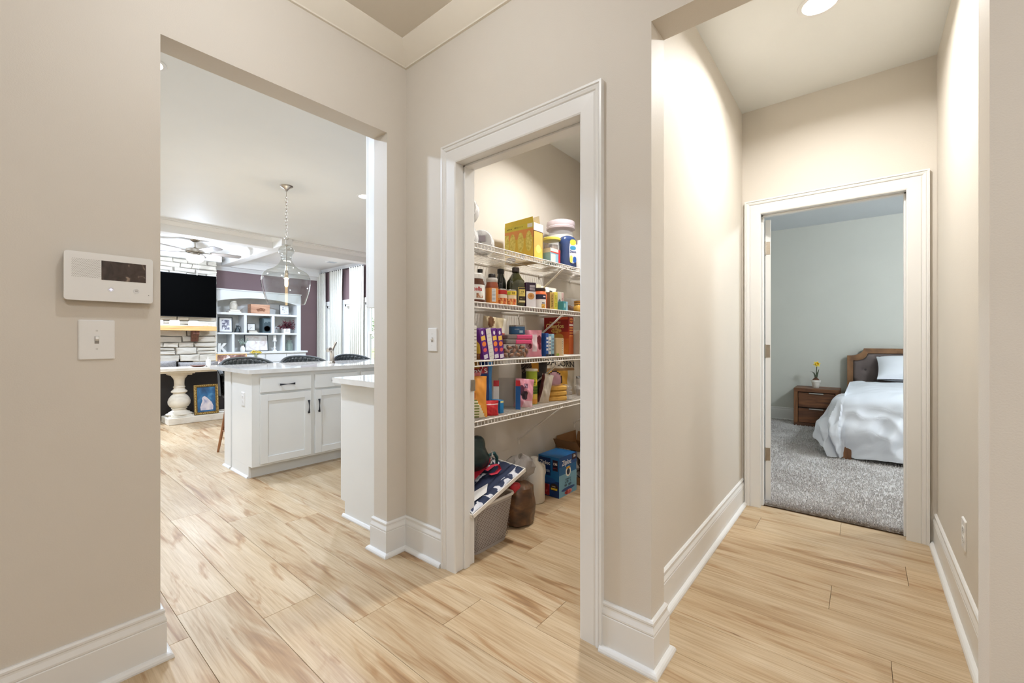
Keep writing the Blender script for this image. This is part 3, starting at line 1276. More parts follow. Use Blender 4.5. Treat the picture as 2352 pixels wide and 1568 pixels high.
# window wall: piers, sill wall and head around the openings
WZ0, WZ1 = .42, 1.93
wins = [(6.98, 7.64), (6.18, 6.84), (5.36, 6.02), (4.54, 5.20)]
bx = [(LX, LX + .12, WT, LY + .1, 0, WZ0), (LX, LX + .12, WT, LY + .1, WZ1, 3.0)]
ys = [WT] + [v for w_ in sorted(wins) for v in w_] + [LY + .1]
for i in range(0, len(ys), 2):
    bx.append((LX, LX + .12, ys[i], ys[i + 1], WZ0, WZ1))
wall('wall_living_window', bx, M_PURPLE)
M_PANE = glass_mat('window_glass', (250, 253, 252), .0, 1.3)
for i, (y0, y1) in enumerate(wins):
    w = bpy.data.objects.new('window_%d' % (i + 1), None)
    COL.objects.link(w)
    w.location = (LX, (y0 + y1) / 2, WZ0)
    struct(w)
    b = MB()
    fx0, fx1 = LX - .004, LX + .11
    b.box(fx0, fx1, y0, y0 + .045, WZ0, WZ1)
    b.box(fx0, fx1, y1 - .045, y1, WZ0, WZ1)
    b.box(fx0, fx1, y0, y1, WZ1 - .045, WZ1)
    b.box(fx0, fx1, y0, y1, WZ0, WZ0 + .05)
    b.build('window_frame', M_WHITE, w)
    for nm, z0, z1, dx in (('upper_sash', 1.27, WZ1 - .045, .07), ('lower_sash', WZ0 + .05, 1.32, .035)):
        b = MB()
        b.box(LX + dx, LX + dx + .03, y0 + .045, y0 + .085, z0, z1)
        b.box(LX + dx, LX + dx + .03, y1 - .085, y1 - .045, z0, z1)
        b.box(LX + dx, LX + dx + .03, y0 + .085, y1 - .085, z1 - .045, z1)
        b.box(LX + dx, LX + dx + .03, y0 + .085, y1 - .085, z0, z0 + .045)
        s_ = b.build(nm, M_WHITE, w)
        b = MB()
        b.box(LX + dx + .012, LX + dx + .017, y0 + .08, y1 - .08, z0 + .04, z1 - .04)
        b.build('pane', M_PANE, s_)
# casing run around the whole group
tr = MB()
tr.box(LX - .022, LX, 4.44, 7.74, WZ1, WZ1 + .10, .003)
tr.box(LX - .045, LX, 4.40, 7.78, WZ0 - .03, WZ0, .003)
tr.box(LX - .018, LX, 4.44, 7.74, WZ0 - .12, WZ0 - .03, .003)
for (a, c) in ((7.64, 7.74), (6.84, 6.98), (6.02, 6.18), (5.20, 5.36), (4.44, 4.54)):
    tr.box(LX - .02, LX, a, c, WZ0, WZ1, .003)
struct(tr.build('trim_2', M_WHITE, origin=(LX, 6, 0)))
b = MB()
b.sweep2d([(LX, LY), (LX, WT)], [(0, 0), (.06, 0), (.05, -.012), (.018, -.045), (.010, -.06), (0, -.06)], lambda x, y, t_: (x, y, HC + t_), side=-1)
struct(b.build('trim_3', M_WHITE, origin=(LX, LY, 0)))

# curtains on a slim rod
t = thing('curtain_rod', (LX - .085, 6.2, 2.675), 'slim dark rod carrying the white curtains over the windows', 'curtain rod')
b = MB()
b.tube([(LX - .085, 7.95, 2.69), (LX - .085, 4.4, 2.69)], .008, 10)
b.build('rod', mat('rod_dark_metal', (92, 90, 90), .4, metal=.8), t)
for y_ in (7.9, 6.75, 5.6, 4.5):
    b = MB()
    b.tube([(LX - .085, y_, 2.69), (LX, y_, 2.69)], .006, 8)
    b.build('rod_bracket', MATS['rod_dark_metal'], t)
M_CURT = mat('curtain_linen_white', (228, 226, 216), .85, var=.03, vscale=20, bump=.15, bscale=400, sheen=.2)


def curtain(y0, y1, folds, label, seed):
    rr = random.Random(seed)
    ph = rr.uniform(0, 6)
    b = MB()
    top, bot = 2.70, .015
    wob = [rr.uniform(.8, 1.25) for _ in range(folds + 2)]

    def p(u, v):
        z = top + (bot - top) * v
        k = min(1, .25 + v * 3.0)
        a = u * folds * 2 * PI + ph
        amp = .028 * wob[min(folds, int(u * folds))] * (.55 + .45 * k)
        spread = 1 + .10 * math.sin(v * 2.4 + seed)
        y = (y0 + y1) / 2 + (u - .5) * (y1 - y0) * spread + .010 * math.sin(a * 2 + v * 2)
        return (LX - .085 + amp * math.sin(a) + .008 * math.sin(3 * u + v * 4), y, z)
    nu = folds * 10
    b.grid(nu, 24, p)
    b.grid(nu, 24, lambda u, v: tuple(q + d for q, d in zip(p(u, v), (.004, 0, 0))))
    o = b.build('curtain', M_CURT)
    tag(o, label, 'curtain', 'white curtains along the living room windows')


curtain(7.95, 7.60, 5, 'white pleated curtain in the living room corner beside the bookcase', 1)
curtain(7.34, 6.83, 6, 'white pleated curtain hanging between the far two windows', 2)
curtain(6.53, 6.00, 6, 'white pleated curtain hanging nearest the upper kitchen cabinet', 3)

# outdoors seen through the panes
b = MB()
b.grid(24, 24, lambda u, v: (LX + .3 + u * 70, -30 + v * 90, -.35 + 1.0 * max(0, u - .25) + .05 * math.sin(u * 30) * math.sin(v * 25)))
g = b.build('lawn_ground', ramp_mat('lawn_grass', [(.3, (150, 158, 108)), (.55, (176, 178, 134)), (.75, (196, 192, 156))], 1.2, rough=.9, spec=.1), origin=(LX, 0, 0))
tag(g, 'pale green lawn outside the living room windows', 'lawn', kind='structure')
M_LEAF = ramp_mat('tree_leaves', [(.3, (62, 84, 50)), (.55, (92, 116, 70)), (.75, (128, 146, 98))], 5, rough=.7, spec=.2)
M_BARK = ramp_mat('tree_bark', [(.3, (74, 60, 50)), (.7, (110, 94, 80))], 8, (6, 6, 1), rough=.9)


def tree(x, y, h, r, label, seed):
    rr = random.Random(seed)
    t = thing('garden_tree', (x, y, -.3), label, 'tree', 'trees across the lawn')
    b = MB()
    b.tube([(0, 0, 0), (.05, .03, h * .4), (-.03, 0, h * .75)], [.16, .11, .05], 8)
    for k in range(6):
        a = k * 1.05 + seed
        z0 = h * (.32 + .07 * k)
        b.tube([(0, 0, z0), (r * .6 * math.cos(a), r * .6 * math.sin(a), z0 + h * .18)], [.05, .02], 6)
    b.build('trunk', M_BARK, t, world=False)
    b = MB()
    for k in range(1500):
        u, v, w = rr.gauss(0, 1), rr.gauss(0, 1), rr.gauss(0, 1)
        n = math.sqrt(u * u + v * v + w * w) + 1e-6
        q = rr.random() ** .4
        lump = 1 + .25 * math.sin(3 * u / n + seed) * math.sin(4 * w / n)
        c = Vector((u / n * r * q * lump, v / n * r * q * lump, h * .62 + w / n * h * .38 * q * lump))
        s = rr.uniform(.10, .22)
        a = Vector((rr.uniform(-1, 1), rr.uniform(-1, 1), rr.uniform(-1, 1))).normalized()
        bb = a.orthogonal().normalized() * s
        a = a * s * .6
        b.add([c - a, c + bb * .5, c + a, c - bb * .5], [(0, 1, 2, 3)])
    b.build('crown', M_LEAF, t, world=False)


tree(19.0, 18.3, 4.6, 1.9, 'leafy green tree standing on the lawn outside the windows', 3)
tree(30.0, 33.0, 5.0, 2.6, 'far green tree on the lawn seen between two curtains', 5)
tree(28.0, 42.0, 4.6, 2.6, 'far green tree on the lawn seen beside the corner curtain', 8)

# ================================================================ stone fireplace
FXR, FYF = 1.20, 7.50
t = thing('stone_fireplace', (.15, 7.7, 0), 'stacked pale limestone chimney breast with black firebox behind the sofa', 'fireplace')
M_STONE = ramp_mat('ledge_stone_pale', [(.25, (176, 168, 154)), (.42, (214, 207, 193)), (.6, (228, 223, 211)), (.8, (205, 190, 166))], 3.4, (1, 1, 2), rough=.85, detail=6, bump=.5, spec=.25, rnd=True)
M_MORTAR = mat('mortar_grey', (150, 143, 132), .9, var=.1)
b = MB()
b.box(-.90, FXR - .03, FYF + .03, LY - .003, .80, HB)
b.box(.83, FXR - .03, FYF + .03, LY - .003, 0, .80)
b.box(-.90, -.53, FYF + .03, LY - .003, 0, .80)
b.build('backing', M_MORTAR, t)
b = MB()
b.box(-.53, .83, FYF + .36, FYF + .40, 0, .80)
b.box(-.55, -.53, FYF + .03, FYF + .40, 0, .80)
b.box(.83, .85, FYF + .03, FYF + .40, 0, .80)
b.box(-.53, .83, FYF + .03, FYF + .36, 0, .06)
b.box(-.53, .83, FYF + .03, FYF + .36, .79, .80)
b.build('firebox', mat('firebox_black', (22, 22, 24), .6), t)
rs = random.Random(21)


def stone(x0, x1, z0, z1, depth, face='y'):
    b = MB()
    g = .007
    x0 += g; x1 -= g; z0 += g * .7; z1 -= g * .7
    n = 10
    out = []
    c = .010
    poly = []
    for a, d in ((x0, z0), (x1, z0), (x1, z1), (x0, z1)):
        poly.append((a + rs.uniform(-.012, .012), d + rs.uniform(-.009, .009)))
    cx, cz = (x0 + x1) / 2, (z0 + z1) / 2
    # mid-edge points make each outline irregular
    full = []
    for i in range(4):
        p, q = poly[i], poly[(i + 1) % 4]
        full.append(p)
        m_ = ((p[0] + q[0]) / 2, (p[1] + q[1]) / 2)
        full.append((m_[0] + rs.uniform(-.006, .006), m_[1] + rs.uniform(-.006, .006)))
    m = len(full)
    ring0 = [(a, d, 0) for a, d in full]
    ring1 = [(a, d, depth - c + rs.uniform(-.003, .003)) for a, d in full]
    ring2 = [(a + (cx - a) * min(.3, c / max(.02, abs(cx - a))) if abs(cx - a) > .005 else a, d + (cz - d) * min(.35, c / max(.02, abs(cz - d))) if abs(cz - d) > .005 else d, depth + rs.uniform(-.005, .005)) for a, d in full]
    V = ring0 + ring1 + ring2 + [(cx, cz, depth + rs.uniform(0, .008))]
    F = []
    for q in range(2):
        for i in range(m):
            j = (i + 1) % m
            F.append((q * m + i, q * m + j, (q + 1) * m + j, (q + 1) * m + i))
    for i in range(m):
        F.append((2 * m + i, 2 * m + (i + 1) % m, 3 * m))
    if face == 'y':
        V = [(a, FYF + .031 - d, z) for a, z, d in V]
    else:
        V = [(FXR - .031 + d, a, z) for a, z, d in V]
    b.add(V, F)
    return b.build('stone', M_STONE, t)


z = 0.0
while z < HB - .03:
    h = rs.choice([.075, .09, .11, .13, .15])
    if 0.70 < z < .80:
        h = .80 - z if .80 - z > .05 else h
    if HB - (z + h) < .05:
        h = HB - z
    x = -.90
    while x < FXR - .02:
        L = rs.uniform(.16, .46)
        x1 = x + L
        if FXR - x1 < .12: x1 = FXR
        if z + h <= .801 and x < .83 and x1 > -.53:
            if x < -.60: x1 = -.53
            elif x < .83:
                x = .83
                continue
        if h > .12 and rs.random() < .35 and x1 - x < .35:
            hs = h * rs.uniform(.4, .6)
            stone(x, x1, z, z + hs, rs.uniform(.022, .045)); stone(x, x1, z + hs, z + h, rs.uniform(.022, .045))
        else:
            stone(x, x1, z, z + h, rs.uniform(.022, .048))
        x = x1
    # return side of the breast
    y = FYF
    while y < LY - .04:
        y1 = min(LY - .02, y + rs.uniform(.15, .3))
        if LY - y1 < .1: y1 = LY - .02
        if z > .9 or True:
            stone(y, y1, z, z + h, rs.uniform(.02, .033), 'x')
        y = y1
    z += h

M_OAKB = ramp_mat('mantel_oak', [(.3, (198, 152, 92)), (.55, (220, 178, 118)), (.8, (232, 196, 140))], 2.2, (1, 12, 12), rough=.45)
M_DKB = ramp_mat('corbel_walnut', [(.3, (84, 48, 36)), (.6, (118, 72, 54)), (.8, (138, 88, 66))], 4, (10, 10, 1.5), rough=.5)
t = thing('mantel_shelf', (.1, 7.38, 1.12), 'light oak mantel beam on dark corbels across the stone fireplace', 'mantel')
b = MB()
b.box(-.88, 1.13, 7.25, 7.448, 1.314, 1.397, .004)
b.build('beam_board', M_OAKB, t)
for x0 in (.780, -.58):
    b = MB()
    pr = [(7.455, 1.314), (7.29, 1.314), (7.29, 1.255), (7.31, 1.235), (7.375, 1.165), (7.40, 1.12), (7.455, 1.12)]
    b.prism(pr, x0, x0 + .095, lambda a, c, d: (d, a, c))
    b.build('corbel', M_DKB, t)
M_TVB = mat('tv_black_glass', (3, 3, 3), .6, spec=.02)
t = thing('tv', (.48, 7.43, 1.562), 'black flat screen television mounted on the stone chimney breast', 'television')
b = MB()
b.box(-.215, 1.168, 7.40, 7.44, 1.562, 2.336, .003)
b.build('bezel', mat('tv_bezel_grey', (40, 42, 44), .4), t)
b = MB()
b.box(-.207, 1.160, 7.3985, 7.402, 1.570, 2.328)
b.build('screen_panel', M_TVB, t)
b = MB()
b.box(.3, .66, 7.44, 7.474, 1.8, 2.1)
b.build('wall_mount', M_SHADOWGAP, t)
M_CER = mat('ceramic_white', (240, 238, 232), .25)
for (x0, x1, zt, lab) in ((.225, .371, 1.495, 'small white rounded picture plaque on the mantel cut off by the opening edge'), (.454, .601, 1.495, 'small white rounded picture plaque on the mantel centred under the television'),
                          (.727, .875, 1.495, 'small white rounded picture plaque on the mantel above the dark corbel')):
    t = thing('picture_plaque', ((x0 + x1) / 2, 7.35, 1.397), lab, 'picture', 'white plaques along the mantel')
    b = MB()
    b.prism(rrect(x0, x1, 1.397, zt, .022, 4), 7.345, 7.37, lambda a, c, d: (a, d, c))
    b.build('frame', M_CER, t)
    b = MB()
    b.prism(rrect(x0 + .018, x1 - .018, 1.415, zt - .018, .012, 4), 7.342, 7.346, lambda a, c, d: (a, d, c))
    b.build('picture', ramp_mat('plaque_sketch', [(.35, (198, 188, 192)), (.5, (236, 232, 230)), (.7, (222, 214, 206))], 14, rough=.4), t)
t = thing('shell_ornament', (1.0, 7.35, 1.397), 'low white shell ornament at the end of the mantel', 'ornament')
b = MB()
b.sphere((.985, 7.36, 1.420), .045, 16, 10, (1.1, .6, .60))
b.build('shell', M_CER, t)
b = MB()
b.sphere((1.045, 7.36, 1.412), .038, 16, 10, (1, .6, .45))
b.build('shell', M_CER, t)

# ================================================================ built-in bookcase
M_BOOK = mat('bookcase_paint_white', (222, 224, 224), .4, var=.008)
BF = 7.65
t = thing('built_in_bookcase', (2.0, 7.83, 0), 'white built in bookcase with arched top between fireplace and window wall', 'bookcase')
LB0, LB1 = 1.215, 2.831
b = MB()
b.box(LB0, LB1, LY - .02, LY - .002, .912, 2.128)
b.build('back_panel', mat('bookcase_back_grey', (222, 222, 217), .5), t)
b = MB()
b.box(2.747, LB1, BF, LY - .02, .912, 2.128, .002)
b.build('side', M_BOOK, t)
b = MB()
b.box(LB0, LB0 + .035, BF, LY - .02, .912, 2.128, .002)
b.build('side', M_BOOK, t)
for zt, th in ((1.692, .042), (1.297, .036)):
    b = MB()
    b.box(LB0 + .035, 2.747, BF + .004, LY - .02, zt - th, zt, .002)
    b.build('shelf', M_BOOK, t)
for x0, x1, z0, z1 in ((1.714, 1.761, 1.297, 1.650), (2.237, 2.289, 1.297, 1.650), (1.499, 1.544, .912, 1.261), (2.446, 2.500, .912, 1.261)):
    b = MB()
    b.box(x0, x1, BF + .006, LY - .02, z0, z1, .002)
    b.build('divider', M_BOOK, t)
b = MB()
n = 20
arch = []
for i in range(n + 1):
    u = i / n
    arch.append((LB0 + .035 + (2.747 - LB0 - .035) * u, 1.905 + .095 * math.sin(PI * u) ** .8))
poly = arch + [(2.747, 2.128), (LB0 + .035, 2.128)]
b.prism(poly, BF - .006, BF + .016, lambda a, c, d: (a, d, c))
b.box(LB0, LB1, BF + .016, LY - .02, 2.10, 2.128)
b.box(LB0 - .01, LB1 + .012, BF - .022, LY - .02, 2.128, 2.150, .004)
b.build('arched_header', M_BOOK, t)
b = MB()
b.box(LB0, 2.925, 7.52, LY - .002, .872, .912, .004)
b.build('counter', M_BOOK, t)
b = MB()
b.box(LB0, 2.900, 7.56, LY - .002, .09, .872, .002)
b.box(LB0, 2.900, 7.62, LY - .002, 0, .09)
b.build('base', M_BOOK, t)
for x0 in (1.24, 1.66, 2.08, 2.49):
    dr = shaker(t, x0, x0 + .395, .11, .68, 7.56)
    dr.data.materials[0] = M_BOOK
    d2 = slab_drawer(t, x0, x0 + .395, .70, .85, 7.56)
    d2.data.materials[0] = M_BOOK

M_FRAME = mat('frame_black', (52, 56, 60), .4)
M_MAT = mat('mat_board_white', (240, 240, 238), .8)


def picture(name, x0, x1, z0, z1, y, label, art, fr=.016, mb=.05, lean=.06, frm=None, group=None, cat='picture'):
    """framed picture leaning back a little"""
    t = thing(name, ((x0 + x1) / 2, y, z0), label, cat, group)
    w, h = (x1 - x0) / 2, z1 - z0
    M = Matrix.Rotation(-lean, 4, 'X')
    frm = frm or M_FRAME
    b = MB()
    b.box(-w, w, -.012, .008, 0, fr, .002); b.box(-w, w, -.012, .008, h - fr, h, .002)
    b.box(-w, -w + fr, -.012, .008, fr, h - fr, .002); b.box(w - fr, w, -.012, .008, fr, h - fr, .002)
    b.xf(M); b.build('frame', frm, t, world=False)
    b = MB()
    b.box(-w + fr * .8, w - fr * .8, -.004, .004, fr * .8, h - fr * .8)
    b.xf(M); b.build('mat_board', M_MAT, t, world=False)
    if art:
        b = MB()
        b.box(-w + fr + mb, w - fr - mb, -.006, -.0035, fr + mb, h - fr - mb)
        b.xf(M); b.build('print', art, t, world=False)
    return t


A_FLOWER = ramp_mat('print_flowers_grey', [(.35, (92, 92, 108)), (.5, (140, 138, 150)), (.62, (232, 232, 235))], 22, rough=.5, detail=3)
A_SKETCH = ramp_mat('print_sketch_pale', [(.36, (150, 148, 146)), (.46, (226, 224, 220)), (.7, (240, 239, 236))], 24, rough=.5, detail=3)
A_PALE = ramp_mat('print_pale_blush', [(.35, (214, 200, 194)), (.5, (236, 232, 228)), (.7, (244, 243, 241))], 9, rough=.4, detail=3)
picture('framed_print', 1.315, 1.554, 1.297, 1.602, 7.80, 'black framed print of grey flowers on the middle bookcase shelf', A_FLOWER, .014, .040)
picture('framed_print', 1.815, 1.966, 1.342, 1.487, 7.80, 'small black framed print with round emblem standing on stacked books', A_SKETCH, .009, .032)
picture('framed_print', 2.445, 2.645, 1.692, 1.914, 7.80, 'small black framed line sketch at the end of the top bookcase shelf', A_SKETCH, .012, .042)
picture('framed_print', 1.772, 2.218, .912, 1.254, 7.80, 'wide black framed pale drawing on the bookcase counter', A_PALE, .014, .012, .10)

b = MB()
t = thing('stoneware_jar', (1.57, 7.80, 1.757), 'pale stoneware jar on two books on the top bookcase shelf', 'jar')
b = MB()
b.lathe([(.050, 0), (.062, .008), (.067, .03), (.069, .085), (.064, .118), (.052, .135), (.047, .140), (.052, .146), (.053, .168), (.049, .176), (.042, .178), (.040, .15)], (1.57, 7.80, 1.757), 28)
b.build('body', ramp_mat('stoneware_glaze', [(.35, (196, 188, 172)), (.6, (218, 212, 198)), (.8, (176, 168, 150))], 12, rough=.5), t)
b = MB()
b.tube([(1.57 - .030, 7.76, 1.905), (1.57 - .055, 7.755, 1.90), (1.57 - .060, 7.76, 1.87)], .007, 8)
b.build('lug_handle', MATS['stoneware_glaze'], t)


def flat_book(x0, x1, y0, y1, z0, z1, col, label, group):
    t = thing('flat_book', ((x0 + x1) / 2, (y0 + y1) / 2, z0), label, 'book', group)
    m = mat('book_cover_%d_%d_%d' % col, col, .6)
    b = MB()
    b.box(x0, x1, y0, y1, z0, z0 + .003); b.box(x0, x1, y0, y1, z1 - .003, z1); b.box(x0, x0 + .004, y0, y1, z0, z1)
    b.build('cover', m, t)
    b = MB()
    b.box(x0 + .004, x1 - .004, y0 + .004, y1 - .004, z0 + .003, z1 - .003)
    b.build('pages', mat('book_pages', (234, 228, 214), .8, stretch=(1, 1, 90)), t)


flat_book(1.458, 1.682, 7.70, 7.87, 1.692, 1.724, (206, 196, 184), 'lower cream book under the stoneware jar', 'books lying on the bookcase')
flat_book(1.485, 1.660, 7.71, 7.86, 1.724, 1.757, (224, 218, 206), 'upper cream book under the stoneware jar', 'books lying on the bookcase')
flat_book(1.815, 1.985, 7.70, 7.86, 1.297, 1.320, (120, 112, 104), 'lower dark book under the small framed emblem', 'books lying on the bookcase')
flat_book(1.820, 1.970, 7.71, 7.86, 1.320, 1.342, (216, 206, 190), 'upper pale book under the small framed emblem', 'books lying on the bookcase')

t = thing('wooden_box', (2.04, 7.80, 1.692), 'long terracotta coloured wooden box with carved ornament on the top shelf', 'box')
M_TERR = ramp_mat('box_terracotta_wood', [(.3, (176, 128, 100)), (.6, (206, 160, 130)), (.8, (218, 176, 146))], 3, (1, 8, 8), rough=.55)
b = MB()
b.box(1.852, 2.212, 7.70, 7.88, 1.692, 1.872, .003)
b.build('body', M_TERR, t)
b = MB()
b.box(1.850, 2.214, 7.698, 7.882, 1.860, 1.886, .003)
b.build('lid', M_TERR, t)
b = MB()
M_CARVE = mat('carving_brown', (140, 92, 66), .7)
for k in range(26):
    u = k / 25
    a = 2 * PI * u
    b.tube([(2.04 + .085 * math.cos(a), 7.699, 1.775 + .030 * math.sin(a)), (2.04 + .062 * math.cos(a + .8), 7.698, 1.775 + .040 * math.sin(a * 2)), (2.04 + .03 * math.cos(a + 2), 7.699, 1.775 + .022 * math.sin(a + 2))], .0028, 5)
b.tube([(1.8515, 7.76, 1.75), (1.8515, 7.80, 1.80), (1.8515, 7.84, 1.75), (1.8515, 7.80, 1.74)], .004, 5, closed=True)
b.build('carved_ornament', M_CARVE, t)

t = thing('metal_pitcher', (1.645, 7.80, 1.297), 'small dark grey pitcher beside the flower print on the middle shelf', 'pitcher')
M_PEW = mat('pewter_dark', (70, 76, 78), .35, metal=.6)
b = MB()
b.lathe([(.052, 0), (.054, .012), (.044, .050), (.026, .085), (.019, .105), (.019, .125), (.030, .142), (.026, .143)], (1.640, 7.80, 1.297), 24)
b.build('body', M_PEW, t)
b = MB()
b.tube([(1.658, 7.80, 1.425), (1.690, 7.80, 1.420), (1.694, 7.80, 1.38), (1.676, 7.80, 1.345)], .005, 8)
b.build('handle', M_PEW, t)

t = thing('loudspeaker', (2.165, 7.80, 1.297), 'dark teal loudspeaker with round woofer on the middle bookcase shelf', 'speaker')
M_SPK = mat('speaker_teal', (64, 82, 88), .5)
b = MB()
b.prism(rrect(2.080, 2.255, 1.297, 1.610, .014, 4), 7.72, 7.90, lambda a, c, d: (a, d, c))
b.build('cabinet', M_SPK, t)
b = MB()
b.lathe([(.066, 0), (.066, -.003), (.058, -.005), (.050, .004), (.02, .010), (1e-3, .006)], (2.167, 7.72, 1.385), 28, axis='y')
b.build('woofer', mat('speaker_cone_dark', (28, 36, 40), .6), t)
b = MB()
b.prism([(2.105, 1.50), (2.14, 1.525), (2.17, 1.51), (2.20, 1.535), (2.235, 1.52), (2.235, 1.585), (2.105, 1.585)], 7.717, 7.7205, lambda a, c, d: (a, d, c))
b.build('horn', mat('speaker_horn_grey', (110, 126, 130), .5), t)

# burgundy plant in a white pot with lettering
t = thing('burgundy_plant', (2.58, 7.78, 1.297), 'burgundy leaved plant spilling from a small white pot on the middle shelf', 'plant')
b = MB()
b.box(2.492, 2.628, 7.70, 7.82, 1.297, 1.392, .004)
pot = b.build('pot', M_CER, t)
b = MB()
for k in range(5):
    b.box(2.518 + k * .018, 2.528 + k * .018, 7.6985, 7.6998, 1.33, 1.33 + (.026 if k % 2 else .018))
b.build('small_print', mat('letter_grey', (150, 146, 140), .6), pot)
rl = random.Random(5)
M_BURG = ramp_mat('burgundy_leaves', [(.3, (66, 20, 32)), (.55, (112, 40, 54)), (.8, (160, 96, 106))], 14, rough=.45)
b = MB()
stems = MB()
for k in range(70):
    a = rl.uniform(0, 2 * PI)
    el = rl.uniform(-.15, 1.4)
    L = rl.uniform(.10, .24)
    d = Vector((math.cos(a) * math.cos(el) * 1.15, math.sin(a) * math.cos(el) * .42 - .12, math.sin(el) * .85))
    base = Vector((2.58, 7.77, 1.40))
    tip = base + d * L + Vector((0, 0, -.10 * L * (1 - math.sin(el))))
    tip.y = min(max(tip.y, 7.60), 7.93)
    tip.x = min(max(tip.x, 2.31), 2.88)
    if tip.y > 7.65: tip.x = min(tip.x, 2.72)
    tip.z = min(tip.z, 1.63)
    mid = (base + tip) / 2 + Vector((0, 0, .02))
    stems.tube([base, mid, tip], .002, 4)
    for q in range(4):
        p = mid + (tip - mid) * (q / 3)
        ax = Vector((rl.uniform(-1, 1), rl.uniform(-.6, .3), rl.uniform(-.5, 1))).normalized()
        w = ax.orthogonal().normalized() * rl.uniform(.008, .014)
        ln = ax * rl.uniform(.028, .048)
        b.add([p, p + ln * .45 + w, p + ln, p + ln * .45 - w], [(0, 1, 2, 3)])
lv = b.build('leaves', M_BURG, t)
lv['kind'] = 'stuff'
stems.build('stems', mat('stem_dark', (60, 30, 34), .7), t)

# letter K, vase, candlestick, jar on the bookcase counter
b = MB()
fnK = lambda a, c, d: (1.290 + a, d, .912 + c)
poly = [(0, 0), (.045, 0), (.045, .062), (.095, 0), (.150, 0), (.078, .090), (.146, .172), (.093, .172), (.045, .108), (.045, .172), (0, .172)]
b.prism(poly, 7.74, 7.765, fnK)
tag(b.build('letter_ornament', M_CER), 'white freestanding letter K on the bookcase counter', 'ornament')
t = thing('eucalyptus_vase', (1.715, 7.74, .912), 'white vase with thin eucalyptus sprigs left of the wide drawing', 'vase')
b = MB()
b.lathe([(.030, 0), (.040, .01), (.045, .05), (.036, .09), (.022, .11), (.024, .122), (.020, .12)], (1.715, 7.74, .912), 20)
b.build('vase_body', M_CER, t)
b = MB()
b2 = MB()
M_EUC = mat('eucalyptus_green', (150, 166, 156), .6, var=.15)
for k in range(9):
    a = rl.uniform(0, 2 * PI)
    tip = Vector((1.715 + .09 * math.cos(a) + .01, 7.73 + .05 * math.sin(a), 1.18 + rl.uniform(-.07, .03)))
    base = Vector((1.715, 7.74, 1.02))
    b.tube([base, (base + tip) / 2 + Vector((0, 0, .03)), tip], .0018, 4)
    for q in range(7):
        p = base.lerp(tip, .3 + .1 * q) + Vector((rl.uniform(-.012, .012), rl.uniform(-.01, .01), .012))
        b2.sphere(p, .010, 6, 4, (1, .4, .9))
b.build('stems', mat('sprig_stem', (120, 120, 100), .7), t)
x_ = b2.build('leaves', M_EUC, t)
x_['kind'] = 'stuff'
t = thing('candlestick', (2.332, 7.76, .912), 'white turned candlestick with pillar candle right of the wide drawing', 'candlestick')
b = MB()
b.lathe([(.042, 0), (.042, .01), (.030, .02), (.014, .04), (.018, .06), (.024, .075), (.016, .09), (.012, .12), (.018, .145), (.012, .16), (.014, .19), (.044, .21), (.048, .218), (.044, .222)], (2.332, 7.76, .912), 24)
b.build('stick', mat('candlestick_glass_white', (226, 226, 222), .2), t)
b = MB()
b.lathe([(.030, 0), (.030, .11), (.026, .112), (1e-3, .108)], (2.332, 7.76, 1.134), 20)
b.build('candle', M_CER, t)
t = thing('glass_jar', (2.64, 7.78, .912), 'tall ribbed green glass jar at the end of the bookcase counter', 'jar')
b = MB()
pr = [(.052, 0), (.058, .008), (.060, .04), (.060, .16), (.054, .19), (.040, .205), (.038, .212), (.056, .218), (.056, .228), (.050, .232)]
b.lathe(pr, (2.64, 7.78, .912), 28, cap=False)
b.build('glass_body', film_mat('jar_glass_green', (160, 176, 164), .55, .15), t)
b = MB()
for k in range(14):
    a = 2 * PI * k / 14
    b.tube([(2.64 + .060 * math.cos(a), 7.78 + .060 * math.sin(a), .93), (2.64 + .060 * math.cos(a), 7.78 + .060 * math.sin(a), 1.07)], .003, 5)
b.build('ribs', mat('jar_rib_green', (176, 190, 178), .2), t)

# side table behind the stools with a framed photo and yellow flowers
t = thing('side_table', (1.45, 6.98, 0), 'low white side table behind the bar stools', 'table')
b = MB()
b.box(1.02, 1.88, 6.86, 7.12, .665, .695, .004)
b.build('table_top', M_WHITE, t)
for sx in (1.05, 1.82):
    for sy in (6.88, 7.07):
        b = MB()
        b.box(sx, sx + .035, sy, sy + .035, 0, .665, .003)
        b.build('leg', M_WHITE, t)
M_GOLDW = mat('frame_light_wood', (206, 170, 118), .5, var=.08, vscale=30)
picture('framed_photo', 1.055, 1.552, .695, .895, 7.02, 'light wood framed brown photograph behind the nearest stool back', ramp_mat('photo_brown_crowd', [(.35, (96, 66, 56)), (.52, (150, 112, 98)), (.64, (226, 214, 206))], 13, rough=.4, detail=2), .020, .002, .05, M_GOLDW)
t = thing('flower_vase', (1.69, 6.98, .695), 'small clear vase of yellow flowers behind the gap between the stools', 'vase')
b = MB()
b.lathe([(.030, 0), (.034, .01), (.028, .06), (.030, .12), (.040, .14)], (1.69, 6.98, .695), 20, cap=False)
b.build('vase_glass', film_mat('vase_glass_clear', (226, 232, 226), .35, .1), t)
b = MB()
b2 = MB()
M_YEL = ramp_mat('flower_petals_yellow', [(.35, (176, 150, 40)), (.55, (214, 186, 60)), (.8, (232, 212, 110))], 40, rough=.6)
